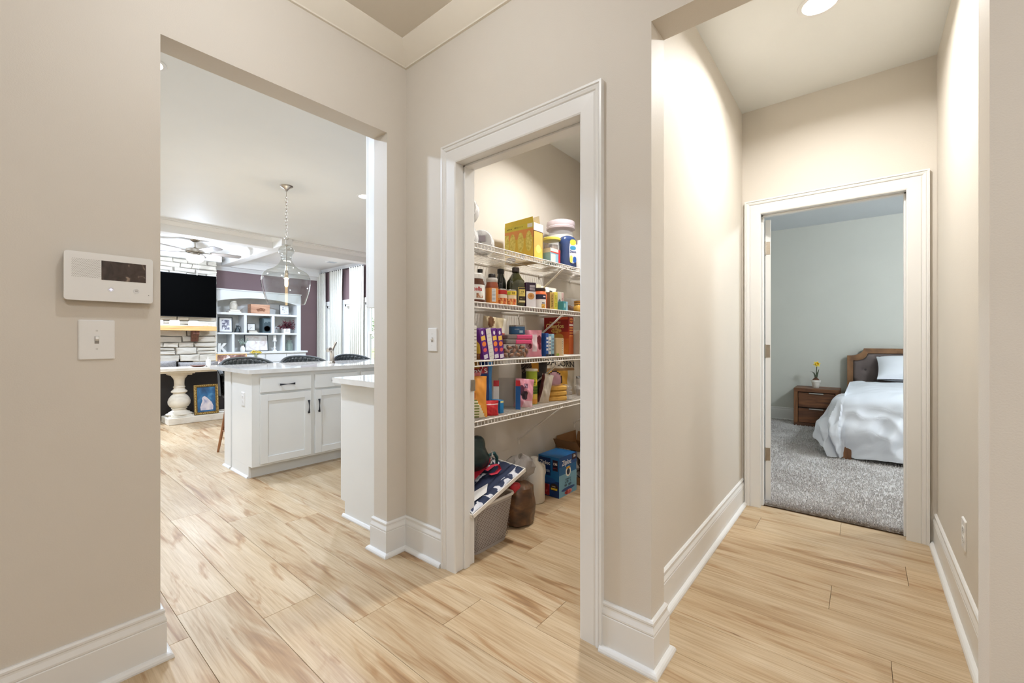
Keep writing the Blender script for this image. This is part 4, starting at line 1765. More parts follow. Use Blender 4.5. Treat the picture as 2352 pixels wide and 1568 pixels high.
for k in range(26):
    a = rl.uniform(0, 2 * PI)
    q = rl.random() ** .5
    tip = Vector((1.69 + .10 * q * math.cos(a), 6.98 + .07 * q * math.sin(a), .945 - .05 * q + rl.uniform(-.012, .02)))
    b.tube([(1.69 + .01 * math.cos(a), 6.98 + .01 * math.sin(a), .705), (1.69 + .02 * math.cos(a), 6.98 + .015 * math.sin(a), .85), tip], .0016, 4)
    for w in range(6):
        aa = w * 1.05 + k
        b2.sphere((tip.x + .011 * math.cos(aa), tip.y + .011 * math.sin(aa), tip.z + rl.uniform(-.004, .008)), .009, 6, 4, (1, 1, .7))
b.build('stems', mat('flower_stem_green', (140, 150, 92), .6), t)
x_ = b2.build('blossoms', M_YEL, t)
x_['kind'] = 'stuff'

# ================================================================ sofa, console table
M_SOFA = mat('sofa_charcoal', (58, 55, 55), .85, var=.06, vscale=25, bump=.3, bscale=300, sheen=.1)
M_CUSH = ramp_mat('cushion_grey_weave', [(.35, (112, 108, 106)), (.6, (142, 138, 134)), (.8, (158, 152, 148))], 60, (1, 1, 3), rough=.9)
t = thing('sofa', (-.2, 6.1, 0), 'charcoal fabric sofa seen from behind the console table', 'sofa')
b = MB()
b.box(-1.5, .86, 5.68, 5.86, .04, .735, .02)
b.build('back', M_SOFA, t)
b = MB()
b.box(-1.5, .86, 5.86, 6.55, .12, .42, .02)
b.build('seat_base', M_SOFA, t)
for x0 in (-1.70, .86):
    b = MB()
    b.box(x0, x0 + .20, 5.68, 6.55, .04, .60, .03)
    b.build('arm', M_SOFA, t)
for x0 in (-1.45, -.70, .10):
    b = MB()
    b.box(x0, x0 + .72, 5.93, 6.53, .42, .54, .04)
    b.build('seat_cushion', M_SOFA, t)
for x_ in (-1.6, .98):
    for y_ in (5.72, 6.5):
        b = MB()
        b.lathe([(.022, 0), (.028, .05)], (x_, y_, 0), 10)
        b.build('foot', M_SHADOWGAP, t)


def cushion(x, y, z, w, h, d, rx, rz, m, label, group=None, name='cushion'):
    b = MB()

    def sh(u, v, s):
        a, c = (u - .5) * 2, (v - .5) * 2
        e = (1 - abs(a) ** 2.6) * (1 - abs(c) ** 2.6)
        k = 1 - .06 * (abs(a) ** 2) * (1 - abs(c)) - .04
        return (a * w / 2 * (1 - .05 * (1 - c * c)), s * (d / 2 * max(0, e) ** .55 + .006), c * h / 2 * (1 - .05 * (1 - a * a)) + h / 2)
    b.grid(18, 18, lambda u, v: sh(u, v, 1))
    b.grid(18, 18, lambda u, v: sh(u, v, -1))
    o = b.build(name, m, origin=(0, 0, 0))
    o.location = (x, y, z)
    o.rotation_euler = (rx, 0, rz)
    return tag(o, label, 'cushion', group)


cushion(.06, 6.00, .545, .46, .30, .16, R(-14), R(5), M_CUSH, 'grey woven cushion resting on the sofa near the opening edge', 'grey cushions on the sofa')
cushion(.55, 6.00, .545, .52, .27, .16, R(-14), R(-4), M_CUSH, 'grey woven cushion resting on the sofa towards its arm', 'grey cushions on the sofa')

M_CREAM = ramp_mat('console_cream_distressed', [(.3, (206, 196, 178)), (.5, (226, 218, 202)), (.8, (234, 228, 214))], 6, (1, 1, 2), rough=.6)
t = thing('console_table', (.55, 5.4, 0), 'cream distressed console table with turned pedestal legs behind the sofa', 'table')
b = MB()
b.box(-.30, 1.45, 5.17, 5.62, .722, .765, .005)
b.box(-.25, 1.40, 5.20, 5.59, .700, .722, .004)
b.build('table_top', M_CREAM, t)
prof = [(.150, .118), (.150, .128), (.125, .136), (.118, .150), (.088, .165), (.074, .178), (.078, .190), (.090, .196), (.090, .204), (.078, .208), (.105, .225), (.124, .260), (.128, .295), (.118, .335), (.095, .372), (.070, .395),
        (.066, .405), (.085, .418), (.094, .428), (.090, .440), (.068, .462), (.060, .480), (.068, .492), (.068, .500), (.060, .506), (.058, .540), (.060, .585), (.066, .610), (.086, .640), (.092, .650), (.092, .662)]
for px_ in (.165, 1.02):
    b = MB()
    b.lathe(prof, (px_, 5.395, 0), 36)
    b.box(px_ - .125, px_ + .125, 5.29, 5.50, .662, .682, .004)
    b.box(px_ - .150, px_ + .150, 5.26, 5.53, .682, .701, .004)
    b.build('pedestal', M_CREAM, t)
b = MB()
b.box(.005, 1.18, 5.20, 5.59, 0, .090, .006)
b.box(.035, .30, 5.24, 5.55, .090, .106, .003)
b.box(.89, 1.15, 5.24, 5.55, .090, .106, .003)
b.box(.055, .28, 5.26, 5.53, .106, .119, .003)
b.box(.91, 1.13, 5.26, 5.53, .106, .119, .003)
b.build('plinth', M_CREAM, t)

# gilt framed painting leaning on the console plinth
M_GILT = ramp_mat('gilt_frame', [(.3, (104, 80, 38)), (.5, (168, 136, 74)), (.75, (206, 178, 112))], 60, rough=.4, metal=.6)
t = thing('gilt_framed_painting', (.455, 5.275, .0905), 'ornate gold framed painting of a pale figure on blue leaning under the console', 'painting', rz=R(-4))
w, h, fr = .142, .420, .034
M = Matrix.Rotation(-.16, 4, 'X')
b = MB()
b.prism([(-w, 0), (w, 0), (w, h), (-w, h)], -.010, .024, lambda a, c, d: (a, d, c))
b.xf(M); b.build('backing', mat('frame_back_brown', (120, 96, 60), .7), t, world=False)
b = MB()
b.sweep2d([(-w, 0), (-w, h), (w, h), (w, 0), (-w, 0)], [(0, .0), (0, .020), (.010, .028), (.020, .020), (.026, .024), (.034, .012), (.034, 0)], lambda a, c, d: (a, -.010 - d, c), side=-1)
b.xf(M); b.build('frame', M_GILT, t, world=False)
b = MB()
for (a0, c0, a1, c1, n_) in ((-w, 0, w, 0, 12), (-w, h, w, h, 12), (-w, 0, -w, h, 18), (w, 0, w, h, 18)):
    for i in range(n_ + 1):
        u = i / n_
        a, c = a0 + (a1 - a0) * u, c0 + (c1 - c0) * u
        a *= 1 - .012 / w; c = .012 + c * (1 - .024 / h)
        b.sphere((a, -.038, c), .006, 6, 4)
b.xf(M); x_ = b.build('frame_beading', mat('gilt_bright', (216, 192, 130), .35, metal=.6), t, world=False)
b = MB()
b.box(-w + fr - .002, w - fr + .002, -.013, -.009, fr - .002, h - fr + .002)
b.xf(M); cv = b.build('canvas', ramp_mat('painting_blue', [(.3, (18, 52, 86)), (.5, (40, 98, 142)), (.7, (104, 164, 196))], 5, rough=.5, detail=3), t, world=False)
b = MB()
fig = [(-.070, .045), (.075, .045), (.080, .10), (.062, .155), (.030, .195), (.005, .225), (-.018, .245), (-.040, .238), (-.052, .212), (-.046, .180), (-.060, .140), (-.074, .09)]
b.prism(fig, -.0145, -.0125, lambda a, c, d: (a, d, c + .012))
b.xf(M); b.build('painted_figure', ramp_mat('painting_pale', [(.3, (150, 150, 178)), (.5, (214, 204, 206)), (.75, (238, 228, 216))], 9, rough=.5, detail=3), cv, world=False)
# things lying on the console
t = thing('white_bottle', (.492, 5.34, .765), 'small white pump bottle standing on the console table', 'bottle')
b = MB()
b.lathe([(.026, 0), (.030, .004), (.030, .085), (.024, .098), (.012, .104), (.012, .108)], (.492, 5.34, .765), 20)
b.build('body', M_CER, t)
b = MB()
b.lathe([(.013, .106), (.013, .118), (.004, .120), (.004, .130), (.016, .132), (.016, .138)], (.492, 5.34, .765), 16)
b.build('cap', M_CER, t)
t = thing('fruit_bowl_tray', (.39, 5.36, .765), 'dark brown curved tray lying on the console table', 'tray')
b = MB()
b.lathe([(.04, .004), (.075, .010), (.095, .022), (.092, .023), (.07, .013), (1e-3, .007)], (.375, 5.36, .763), 24)
b.build('dish', M_DKB, t)

# ================================================================ ceiling fan
FXc, FYc = .57, 6.31
t = thing('ceiling_fan', (FXc, FYc, 2.17), 'brushed nickel ceiling fan with lit white bowl in the coffered ceiling', 'ceiling fan')
b = MB()
b.lathe([(.075, HC), (.072, HC - .02), (.055, HC - .045), (.03, HC - .06), (.012, HC - .064)], (FXc, FYc, 0), 24)
b.build('canopy', M_NICKEL, t)
b = MB()
b.tube([(FXc, FYc, HC - .06), (FXc, FYc, 2.60)], .011, 10)
b.build('downrod', M_NICKEL, t)
b = MB()
b.lathe([(.018, 2.635), (.030, 2.615), (.095, 2.610), (.122, 2.598), (.125, 2.560), (.112, 2.545), (.065, 2.540), (.055, 2.512), (.11, 2.505), (.12, 2.50)], (FXc, FYc, 0), 32)
b.build('motor', M_NICKEL, t)
M_BLADE = ramp_mat('fan_blade_grey', [(.3, (112, 102, 94)), (.6, (138, 128, 118)), (.8, (152, 142, 132))], 4, (1, 10, 10), rough=.5)
for k in range(5):
    a = R(-4 + 72 * k)
    ca, sa = math.cos(a), math.sin(a)
    b = MB()
    def bp(r, s, z): return (FXc + ca * r - sa * s, FYc + sa * r + ca * s, z)
    o_ = [(.20, -.050), (.24, -.062), (.58, -.075), (.63, -.062), (.645, 0), (.63, .062), (.58, .075), (.24, .062), (.20, .050)]
    n_ = len(o_)
    vs_ = [bp(r, s, 2.560 - s * .18) for r, s in o_] + [bp(r, s, 2.566 - s * .18) for r, s in o_]
    b.add(vs_, [tuple(range(n_))[::-1], tuple(range(n_, 2 * n_))] + [(i, (i + 1) % n_, n_ + (i + 1) % n_, n_ + i) for i in range(n_)])
    bl = b.build('blade', M_BLADE, t)
    b = MB()
    b.add([bp(.10, -.022, 2.552), bp(.22, -.03, 2.556), bp(.22, .03, 2.556), bp(.10, .022, 2.552), bp(.10, -.022, 2.560), bp(.22, -.03, 2.562), bp(.22, .03, 2.562), bp(.10, .022, 2.560)],
          [(0, 1, 2, 3), (4, 7, 6, 5), (0, 4, 5, 1), (1, 5, 6, 2), (2, 6, 7, 3), (3, 7, 4, 0)])
    b.build('blade_iron', M_NICKEL, bl)
b = MB()
b.lathe([(.118, 2.502), (.124, 2.485), (.122, 2.455), (.105, 2.420), (.075, 2.398), (.035, 2.388), (1e-3, 2.386)], (FXc, FYc, 0), 32, cap=False)
b.build('light_bowl', emit_mat('fan_bowl_glow', (255, 252, 246), 2.8), t)
for dx, z1 in ((.018, 2.24), (-.004, 2.205)):
    b = MB()
    b.tube([(FXc + dx, FYc - .05, 2.50), (FXc + dx, FYc - .125, 2.47), (FXc + dx, FYc - .128, z1)], .0016, 5)
    b.lathe([(.002, .02), (.008, .008), (.009, -.006), (.005, -.022), (1e-3, -.024)], (FXc + dx, FYc - .128, z1 - .01), 12)
    b.build('pull_chain', M_CER, t)
l_ = bpy.data.lights.new('fan_lamp', 'POINT')
l_.energy = 62
l_.color = NEUT
l_.shadow_soft_size = .1
lo = bpy.data.objects.new('fan_lamp', l_)
COL.objects.link(lo)
lo.parent = t
lo.location = (0, 0, 2.33 - 2.17)
# vent in the coffer
b = MB()
t = thing('ceiling_vent', (3.0, 6.6, HC - .012), 'small white ceiling vent in the coffer above the curtains', 'vent')
b.box(2.90, 3.10, 6.52, 6.68, HC - .010, HC)
b.build('vent_frame', M_WHITE, t)
for k in range(5):
    b = MB()
    b.box(2.915, 3.085, 6.535 + k * .028, 6.551 + k * .028, HC - .014, HC - .010)
    b.build('vent_slat', mat('vent_grey', (196, 200, 204), .5), t)

# ================================================================ pantry: wire shelves
M_WIRE = mat('wire_white_vinyl', (232, 226, 218), .35, var=.01)
SH_Z = [1.660, 1.350, 1.041, .725]
SX0, SX1 = WT + .01, XE - .02
names = ['top white wire pantry shelf with rolls and boxes', 'second white wire pantry shelf with jars and bottles', 'third white wire pantry shelf with purple boxes and cereal',
         'lowest white wire pantry shelf with crisp bags']
for zi, lab in zip(SH_Z, names):
    t = thing('wire_shelf', ((SX0 + SX1) / 2, -.2, zi - .05), lab, 'shelf', 'wire shelves in the pantry')
    for nm, yy, zz, rr in (('front_rail', -.400, zi - .003, .0036), ('lip_rail', -.400, zi - .030, .0036), ('middle_rail', -.20, zi - .008, .003), ('back_rail', -.006, zi - .006, .003)):
        b = MB()
        b.tube([(SX0, yy, zz), (SX1, yy, zz)], rr, 6)
        b.build(nm, M_WIRE, t)
    b = MB()
    n_ = int((SX1 - SX0) / .0262)
    for i in range(n_ + 1):
        x = SX0 + (SX1 - SX0) * i / n_
        b.tube([(x, -.004, zi - .0022), (x, -.400, zi - .0022), (x, -.4025, zi - .030)], .0020, 5, smooth=True)
    w_ = b.build('deck_wires', M_WIRE, t)
    w_['kind'] = 'stuff'
    for bx_ in (1.00, 1.78):
        b = MB()
        b.tube([(bx_ + .0, -.385, zi - .030), (bx_, -.012, zi - .300), (bx_, -.004, zi - .312)], .0062, 6, smooth=False)
        b.box(bx_ - .009, bx_ + .009, -.006, -.0005, zi - .345, zi - .295, .001)
        b.build('support_bracket', M_WIRE, t)
    b = MB()
    for cx in (.35, .80, 1.25, 1.70):
        b.box(cx - .008, cx + .008, -.014, -.0005, zi - .016, zi + .006, .002)
    b.build('wall_clips', M_WIRE, t)

# ================================================================ pantry goods: helpers
EPS = .0004


def rgb(c, rough=.45):
    return mat('print_%d_%d_%d' % tuple(c), c, rough, var=.03, vscale=30)


def carton(name, label, x0, x1, y0, y1, z0, z1, m, cat='box', group=None, rz=0.0, tilt=0.0):
    """upright printed carton. x0 = side seen from the door, y0 = front edge of the shelf. Local frame at the centre of its base"""
    t = thing(name, ((x0 + x1) / 2, (y0 + y1) / 2, z0), label, cat, group, rz)
    t.rotation_euler = (0, tilt, rz)
    w, d, h = (x1 - x0) / 2, (y1 - y0) / 2, z1 - z0
    b = MB()
    b.box(-w, w, -d, d, 0, h, .0012)
    b.build('carton_body', m if not isinstance(m, tuple) else rgb(m), t, world=False)
    t['_w'] = w; t['_d'] = d; t['_h'] = h
    return t


def decal(t, face, u0, u1, v0, v1, m, name='print_panel', round_=False):
    """flat printed field on a carton face; u from viewer's left 0..1, v from bottom 0..1"""
    w, d, h = t['_w'], t['_d'], t['_h']
    b = MB()
    if round_:
        n_ = 20
        pts = [((u0 + u1) / 2 + (u1 - u0) / 2 * math.cos(2 * PI * i / n_), (v0 + v1) / 2 + (v1 - v0) / 2 * math.sin(2 * PI * i / n_)) for i in range(n_)]
    else:
        pts = [(u0, v0), (u1, v0), (u1, v1), (u0, v1)]
    k = t.get('_k', 0)
    t['_k'] = k + 1
    off = EPS * (1 + .25 * k)
    if face == 'L':
        P = lambda u, v: (-w - off, d - 2 * d * u, h * v)
    else:
        P = lambda u, v: (-w + 2 * w * u, -d - off, h * v)
    b.add([P(u, v) for u, v in pts], [tuple(range(len(pts)))])
    return b.build(name, m if not isinstance(m, tuple) else rgb(m), t, world=False)


def word(t, face, u, v, body, size, m, bold=0.0, vertical=False, squash=1.0):
    w, d, h = t['_w'], t['_d'], t['_h']
    k = t.get('_k', 0)
    off = EPS * (1.6 + .25 * k)
    m = m if not isinstance(m, tuple) else rgb(m)
    if face == 'L':
        o, xd, yd = (-w - off, d - 2 * d * u, h * v), (0, -1, 0), (0, 0, 1)
    else:
        o, xd, yd = (-w + 2 * w * u, -d - off, h * v), (1, 0, 0), (0, 0, 1)
    if vertical:
        xd, yd = (0, 0, -1), ((0, -1, 0) if face == 'L' else (1, 0, 0))
    return text_mesh('lettering', body, size, m, t, frame_M(o, xd, yd), bold=bold, extrude=.0002, squash=squash)


def marks(t, face, u, v, n, size, m, vertical=False):
    """a row of small unreadable letter-like strokes"""
    w, d, h = t['_w'], t['_d'], t['_h']
    k = t.get('_k', 0)
    off = EPS * (1.6 + .25 * k)
    rr = random.Random(n * 31 + int(u * 100) + int(v * 1000))
    if face == 'L':
        o, xd, yd = Vector((-w - off, d - 2 * d * u, h * v)), Vector((0, -1, 0)), Vector((0, 0, 1))
    else:
        o, xd, yd = Vector((-w + 2 * w * u, -d - off, h * v)), Vector((1, 0, 0)), Vector((0, 0, 1))
    if vertical:
        xd, yd = Vector((0, 0, -1)), xd
    b = MB()
    step = size * .62
    for i in range(n):
        x0 = (i - n / 2) * step
        if rr.random() < .12:
            continue
        ww = step * rr.uniform(.55, .8)
        for (a0, a1, c0, c1) in ((0, .25, -.5, .5), (.75, 1, -.5, rr.choice([.5, .1])), (0, 1, rr.choice([-.1, .32, -.5]), rr.choice([.1, .5]))):
            P = [o + xd * (x0 + ww * a) + yd * (size * c * .7) for a, c in ((a0, c0), (a1, c0), (a1, c1), (a0, c1))]
            b.add(P, [(0, 1, 2, 3)])
    return b.build('small_print', m if not isinstance(m, tuple) else rgb(m), t, world=False)


def jar(name, label, x, y, z, parts, cat='jar', seg=28, group=None):
    """round container from stacked lathe sections: (part name, profile, material, closed?)"""
    t = thing(name, (x, y, z), label, cat, group)
    for nm, pr, m in parts:
        b = MB()
        b.lathe(pr, (0, 0, 0), seg, cap=not nm.startswith('glass'))
        b.build(nm, m if not isinstance(m, tuple) else rgb(m), t, world=False)
    t['_w'] = .0
    return t


VIEW = math.atan2(-1.956 + .3, -1.443 - .6)   # direction from the shelves back towards the doorway


def wrap_patch(t, name, r, a0, a1, z0, z1, m, off=.0005):
    """printed label patch on a round container, a in radians around the axis"""
    b = MB()
    n_ = 14
    b.grid(n_, 2, lambda u, v: ((r + off) * math.cos(a0 + (a1 - a0) * u), (r + off) * math.sin(a0 + (a1 - a0) * u), z0 + (z1 - z0) * v))
    return b.build(name, m if not isinstance(m, tuple) else rgb(m), t, world=False)


def wrap_word(t, body, size, r, a, z, m, squash=1.0, bold=0.0):
    """lettering bent round a container"""
    o = text_mesh('lettering', body, size, m if not isinstance(m, tuple) else rgb(m), t, Matrix.Identity(4), bold=bold, extrude=.0002, squash=squash)
    for v in o.data.vertices:
        x, y_, z_ = v.co
        aa = a + x / r
        rr = r + .0012 + z_
        v.co = (rr * math.cos(aa), rr * math.sin(aa), z + y_)
    o.data.update()
    return o


def pouch(name, label, x, y, z, w, h, d, mats, paint=None, rz=0.0, lean=0.0, roll=0.0, cat='bag', seed=1, crumple=.006, group=None, texts=(), flat_bottom=True):
    """sealed film bag: two bulging faces joined at crimped top and bottom; paint(u,v) picks the printed colour"""
    t = thing(name, (x, y, z), label, cat, group, rz)
    t.rotation_euler = (lean, roll, rz)
    rr = random.Random(seed)
    ph = [rr.uniform(0, 6.28) for _ in range(6)]

    def depth(u, v):
        a = 2 * u - 1
        e = max(0.0, 1 - abs(a) ** 2.4) ** .6
        f = max(0.0, math.sin(PI * min(1, max(0, (v * .96 + .02))))) ** .45
        wr = crumple * (math.sin(9 * u + 5 * v + ph[0]) * math.sin(7 * v - 4 * u + ph[1]) + .6 * math.sin(17 * u + ph[2] + 9 * v) * math.sin(13 * v + ph[3]))
        return d / 2 * e * f + wr * (e * f) ** .5

    def S(u, v, s):
        a = 2 * u - 1
        pinch = 1 - .05 * math.sin(PI * v) + crumple * 2 * math.sin(11 * v + ph[4])
        return (a * w / 2 * pinch, s * depth(u, v), h * v)
    NU, NV = 22, 30
    b = MB()
    b.grid(NU, NV, lambda u, v: S(u, v, -1))
    b.grid(NU, NV, lambda u, v: S(u, v, 1))
    ms = [m if not isinstance(m, tuple) else rgb(m, .3) for m in mats]
    o = b.build('film', ms, t, world=False)
    if paint:
        n_ = NU * NV
        for i, p in enumerate(o.data.polygons):
            j = i % n_
            u, v = (j % NU + .5) / NU, (j // NU + .5) / NV
            p.material_index = paint(u, v)
    b = MB()
    for v0 in (0.0, 1.0):
        zz = h * v0
        b.box(-w / 2, w / 2, -.0012, .0012, zz - (.012 if v0 else 0), zz + (0 if v0 else .012))
    b.build('crimped_seal', ms[0], t, world=False)
    for body, size, u0, v0, m, ang in texts:
        tx = text_mesh('lettering', body, size, m if not isinstance(m, tuple) else rgb(m), t, Matrix.Rotation(ang, 4, 'Z'), bold=.0006, extrude=.0003)
        for vv in tx.data.vertices:
            a_, c_, e_ = vv.co
            u = min(.98, max(.02, u0 + a_ / w)); v = min(.98, max(.02, v0 + c_ / h))
            vv.co = ((2 * u - 1) * w / 2, -depth(u, v) - .0015 - e_, h * v)
        tx.data.update()
    return t


Z1, Z2, Z3, Z4 = SH_Z
# ---------------------------------------------------------------- top shelf
M_FILM = film_mat('shrink_film_clear', (246, 246, 246), .30, .22)
M_PAPER = mat('paper_roll_white', (240, 238, 236), .9, var=.02, bump=.2, bscale=120)


def wrapped_roll(x, y, z, r, L, label, ang):
    t = thing('wrapped_paper_roll', (x, y, z), label, 'paper roll', 'paper rolls on the top pantry shelf', ang)
    b = MB()
    b.lathe([(.020, -L / 2), (r - .004, -L / 2), (r - .001, -L / 2 + .004), (r - .001, L / 2 - .004), (r - .004, L / 2), (.020, L / 2)], (0, 0, r), 28, axis='x', cap=False)
    b.lathe([(.020, L / 2), (.020, -L / 2)], (0, 0, r), 20, axis='x', cap=False)
    b.build('paper', M_PAPER, t, world=False)
    b = MB()
    rr = random.Random(int(r * 1e4 + x * 100))
    pr = [(.004, -L / 2 - .010), (r * .5, -L / 2 - .006), (r * .9, -L / 2 - .004), (r + .002, -L / 2 + .008), (r + .003, 0), (r + .002, L / 2 - .008), (r * .9, L / 2 + .004), (.004, L / 2 + .010)]
    b.lathe(pr, (0, 0, r + .002), 30, axis='x', cap=False)
    b.v = [tuple(c + rr.uniform(-.0025, .0025) for c in p[:2]) + (max(.001, p[2] + rr.uniform(-.0025, .0025)),) for p in b.v]
    b.build('wrap', M_FILM, t, world=False)
    b = MB()
    b.box(-L / 2 - .013, -L / 2 - .0125, -.03, .02, r - .005, r + .03)
    b.build('print_mark', mat('wrap_print_grey', (150, 140, 146), .5), t, world=False)
    return t


wrapped_roll(.402, -.20, Z1, .068, .11, 'white paper roll in clear wrap lying next to the corn snack box', R(35))
wrapped_roll(.245, -.21, Z1, .074, .11, 'white paper roll in clear wrap partly hidden by the door jamb, lower of two', R(35))
wrapped_roll(.252, -.21, Z1 + .155, .074, .11, 'white paper roll in clear wrap partly hidden by the door jamb, upper of two', R(35))

t = carton('snack_box', 'open yellow carton printed with corn dogs on the top shelf', .742, .846, -.33, -.088, Z1, 1.905, (222, 182, 62))
decal(t, 'L', 0, 1, .62, .86, (226, 150, 78))
for u_ in (.02, .26, .54, .82):
    decal(t, 'L', u_ - .08 if u_ > .05 else 0, min(1, u_ + .13), .26, .78 + .03 * u_, ramp_mat('corn_print_yellow', [(.3, (202, 176, 60)), (.6, (232, 214, 110)), (.8, (240, 228, 150))], 60, rough=.5), 'snack_picture', u_ > .05)
decal(t, 'L', 0, 1, .86, 1.0, (214, 196, 70))
decal(t, 'L', .02, .40, 0.0, .16, (52, 34, 24), 'brown_arc', True)
decal(t, 'L', .55, .72, .04, .22, (46, 32, 26), 'badge', True)
marks(t, 'L', .635, .13, 2, .020, (240, 235, 225))
marks(t, 'L', .18, .925, 6, .012, (70, 60, 30)); marks(t, 'L', .50, .935, 8, .014, (70, 60, 30))
decal(t, 'L', .80, .97, .89, .99, (236, 232, 222), 'barcode')
decal(t, 'F', .0, 1, 0, 1, (60, 40, 26))
decal(t, 'F', .05, .95, .03, .78, (238, 178, 96))
decal(t, 'F', .08, .92, .05, .35, (236, 204, 92))
decal(t, 'F', .25, .75, .22, .44, (240, 228, 130), 'corn_picture', True)
decal(t, 'F', .0, 1, .80, 1, (232, 226, 220))
b = MB()
b.add([(-.052, -.121, .243), (-.052, .121, .243), (-.060, .112, .272), (-.060, -.121, .280)], [(0, 1, 2, 3)])
b.build('printed_flap', rgb((220, 192, 66)), t, world=False)
b = MB()
b.add([(.05, -.10, .245), (.05, .12, .245), (.062, .115, .305), (.058, -.085, .315)], [(0, 1, 2, 3)])
b.add([(-.05, .121, .245), (.05, .121, .245), (.045, .128, .29), (-.045, .128, .29)], [(0, 1, 2, 3)])
b.build('open_flaps', mat('carton_inside_grey', (214, 210, 204), .7), t, world=False)

M_CLR = film_mat('clear_plastic', (225, 225, 228), .28, .1)
t = jar('storage_jar', 'large clear jar of white powder with a wide lilac lid on the top shelf', 1.33, -.155, Z1, [
    ('glass_wall', [(.080, .001), (.098, .01), (.100, .22), (.105, .25), (.094, .31), (.092, .33)], M_CLR),
    ('white_powder', [(.001, .004), (.092, .006), (.094, .20), (.096, .285), (.001, .29)], (236, 232, 224)),
    ('lid', [(.098, .335), (.110, .338), (.112, .352), (.108, .356), (.112, .372), (.106, .395), (.09, .402), (.001, .402)], mat('lid_lilac_plastic', (196, 182, 188), .25))], seg=32)
t = jar('snack_tub', 'clear tub of pretzel sticks with a flat yellow lid behind the blue carton', 1.06, -.25, Z1, [
    ('glass_wall', [(.050, .001), (.056, .01), (.058, .19)], M_CLR),
    ('pretzel_sticks', [(.001, .004), (.050, .006), (.050, .10), (.046, .16), (.001, .165)], ramp_mat('pretzel_sticks_brown', [(.35, (96, 62, 46)), (.5, (190, 170, 150)), (.62, (120, 84, 60))], 26, (1, 1, .12), rough=.7)),
    ('lid', [(.060, .190), (.066, .192), (.067, .206), (.060, .210), (.001, .208)], (226, 206, 92))])
t = carton('mix_carton', 'small light blue and red carton in front of the yellow lidded tub', .868, .985, -.375, -.31, Z1, 1.757, (150, 196, 220))
decal(t, 'F', .80, 1, 0, 1, (200, 44, 56)); decal(t, 'F', 0, .80, .78, 1, (236, 228, 222)); decal(t, 'F', .05, .5, .1, .6, (228, 232, 226), 'picture'); decal(t, 'F', .02, .78, .70, .78, (214, 74, 66))
decal(t, 'L', 0, 1, .7, 1, (230, 224, 218))

t = thing('dish_soap_bottle', (1.17, -.315, Z1), 'dark blue dish soap refill bottle with oval label on the top shelf', 'bottle', None, R(-28))
M_BLUEB = mat('soap_bottle_blue', (44, 62, 104), .25, var=.05, coat=.3)
b = MB()
sec = [(0, .062, .040), (.02, .066, .043), (.08, .060, .042), (.12, .056, .040), (.17, .062, .042), (.205, .062, .040), (.228, .045, .030), (.236, .02, .02)]
V = []; n_ = 20
for z_, a_, c_ in sec:
    for i in range(n_):
        q = 2 * PI * i / n_
        ce, se = math.cos(q), math.sin(q)
        V.append((a_ * math.copysign(abs(ce) ** .6, ce), c_ * math.copysign(abs(se) ** .6, se), z_))
F = [tuple(range(n_))[::-1], tuple(range((len(sec) - 1) * n_, len(sec) * n_))]
for j in range(len(sec) - 1):
    for i in range(n_):
        F.append((j * n_ + i, j * n_ + (i + 1) % n_, (j + 1) * n_ + (i + 1) % n_, (j + 1) * n_ + i))
b.add(V, F, True)
b.build('body', M_BLUEB, t, world=False)


def oval(t, name, cx, cz, rx_, rz_, y, m):
    b = MB()
    pts = [(cx + rx_ * math.copysign(abs(math.cos(a)) ** .8, math.cos(a)), y, cz + rz_ * math.copysign(abs(math.sin(a)) ** .8, math.sin(a))) for a in [2 * PI * i / 24 for i in range(24)]]
    b.add(pts, [tuple(range(24))])
    return b.build(name, m if not isinstance(m, tuple) else rgb(m), t, world=False)


oval(t, 'label_oval', .02, .12, .030, .085, -.0445, (206, 210, 222))
oval(t, 'label_top', .02, .185, .024, .020, -.0452, (236, 218, 70))
oval(t, 'label_wave', .02, .145, .024, .014, -.0452, (60, 140, 180))
oval(t, 'label_drop', .006, .065, .012, .026, -.0452, (236, 226, 110))
oval(t, 'label_splash', .034, .062, .014, .022, -.0452, (40, 90, 170))
text_mesh('lettering', 'Dawn', .022, rgb((30, 50, 110)), t, frame_M((.02, -.0456, .118), (1, 0, 0), (0, 0, 1)), bold=.0004)
t = jar('white_bottle', 'plain white bottle at the jamb end of the top shelf', 1.485, -.23, Z1, [
    ('body', [(.038, 0), (.042, .01), (.042, .20), (.034, .23), (.018, .245)], (236, 234, 230)), ('cap', [(.020, .243), (.020, .275), (.001, .277)], (236, 234, 230))], 'bottle')

# ---------------------------------------------------------------- second shelf
M_CHOC = mat('hazelnut_spread', (92, 50, 30), .3, var=.08)
t = jar('hazelnut_spread_jar', 'brown hazelnut spread jar with white lid and red lettering', .225, -.315, Z2, [
    ('jar_body', [(.050, 0), (.054, .006), (.055, .03), (.054, .098), (.046, .125), (.040, .132)], M_CHOC),
    ('lid', [(.043, .132), (.045, .134), (.045, .158), (.041, .162), (.001, .162)], (238, 236, 232))])
A = VIEW + R(6)
wrap_patch(t, 'label', .0552, A - 1.25, A + 1.25, .018, .098, (238, 236, 230))
wrap_patch(t, 'label_picture', .0558, A + .12, A + .85, .026, .052, ramp_mat('hazelnut_picture', [(.4, (236, 230, 220)), (.5, (176, 120, 80)), (.7, (110, 60, 40))], 45, rough=.5))
wrap_word(t, 'nutella', .030, .0557, A + .02, .074, (190, 34, 40), bold=.0006, squash=.95)
M_BGREEN = mat('olive_glass_dark', (36, 40, 18), .08, var=.1, coat=.4)
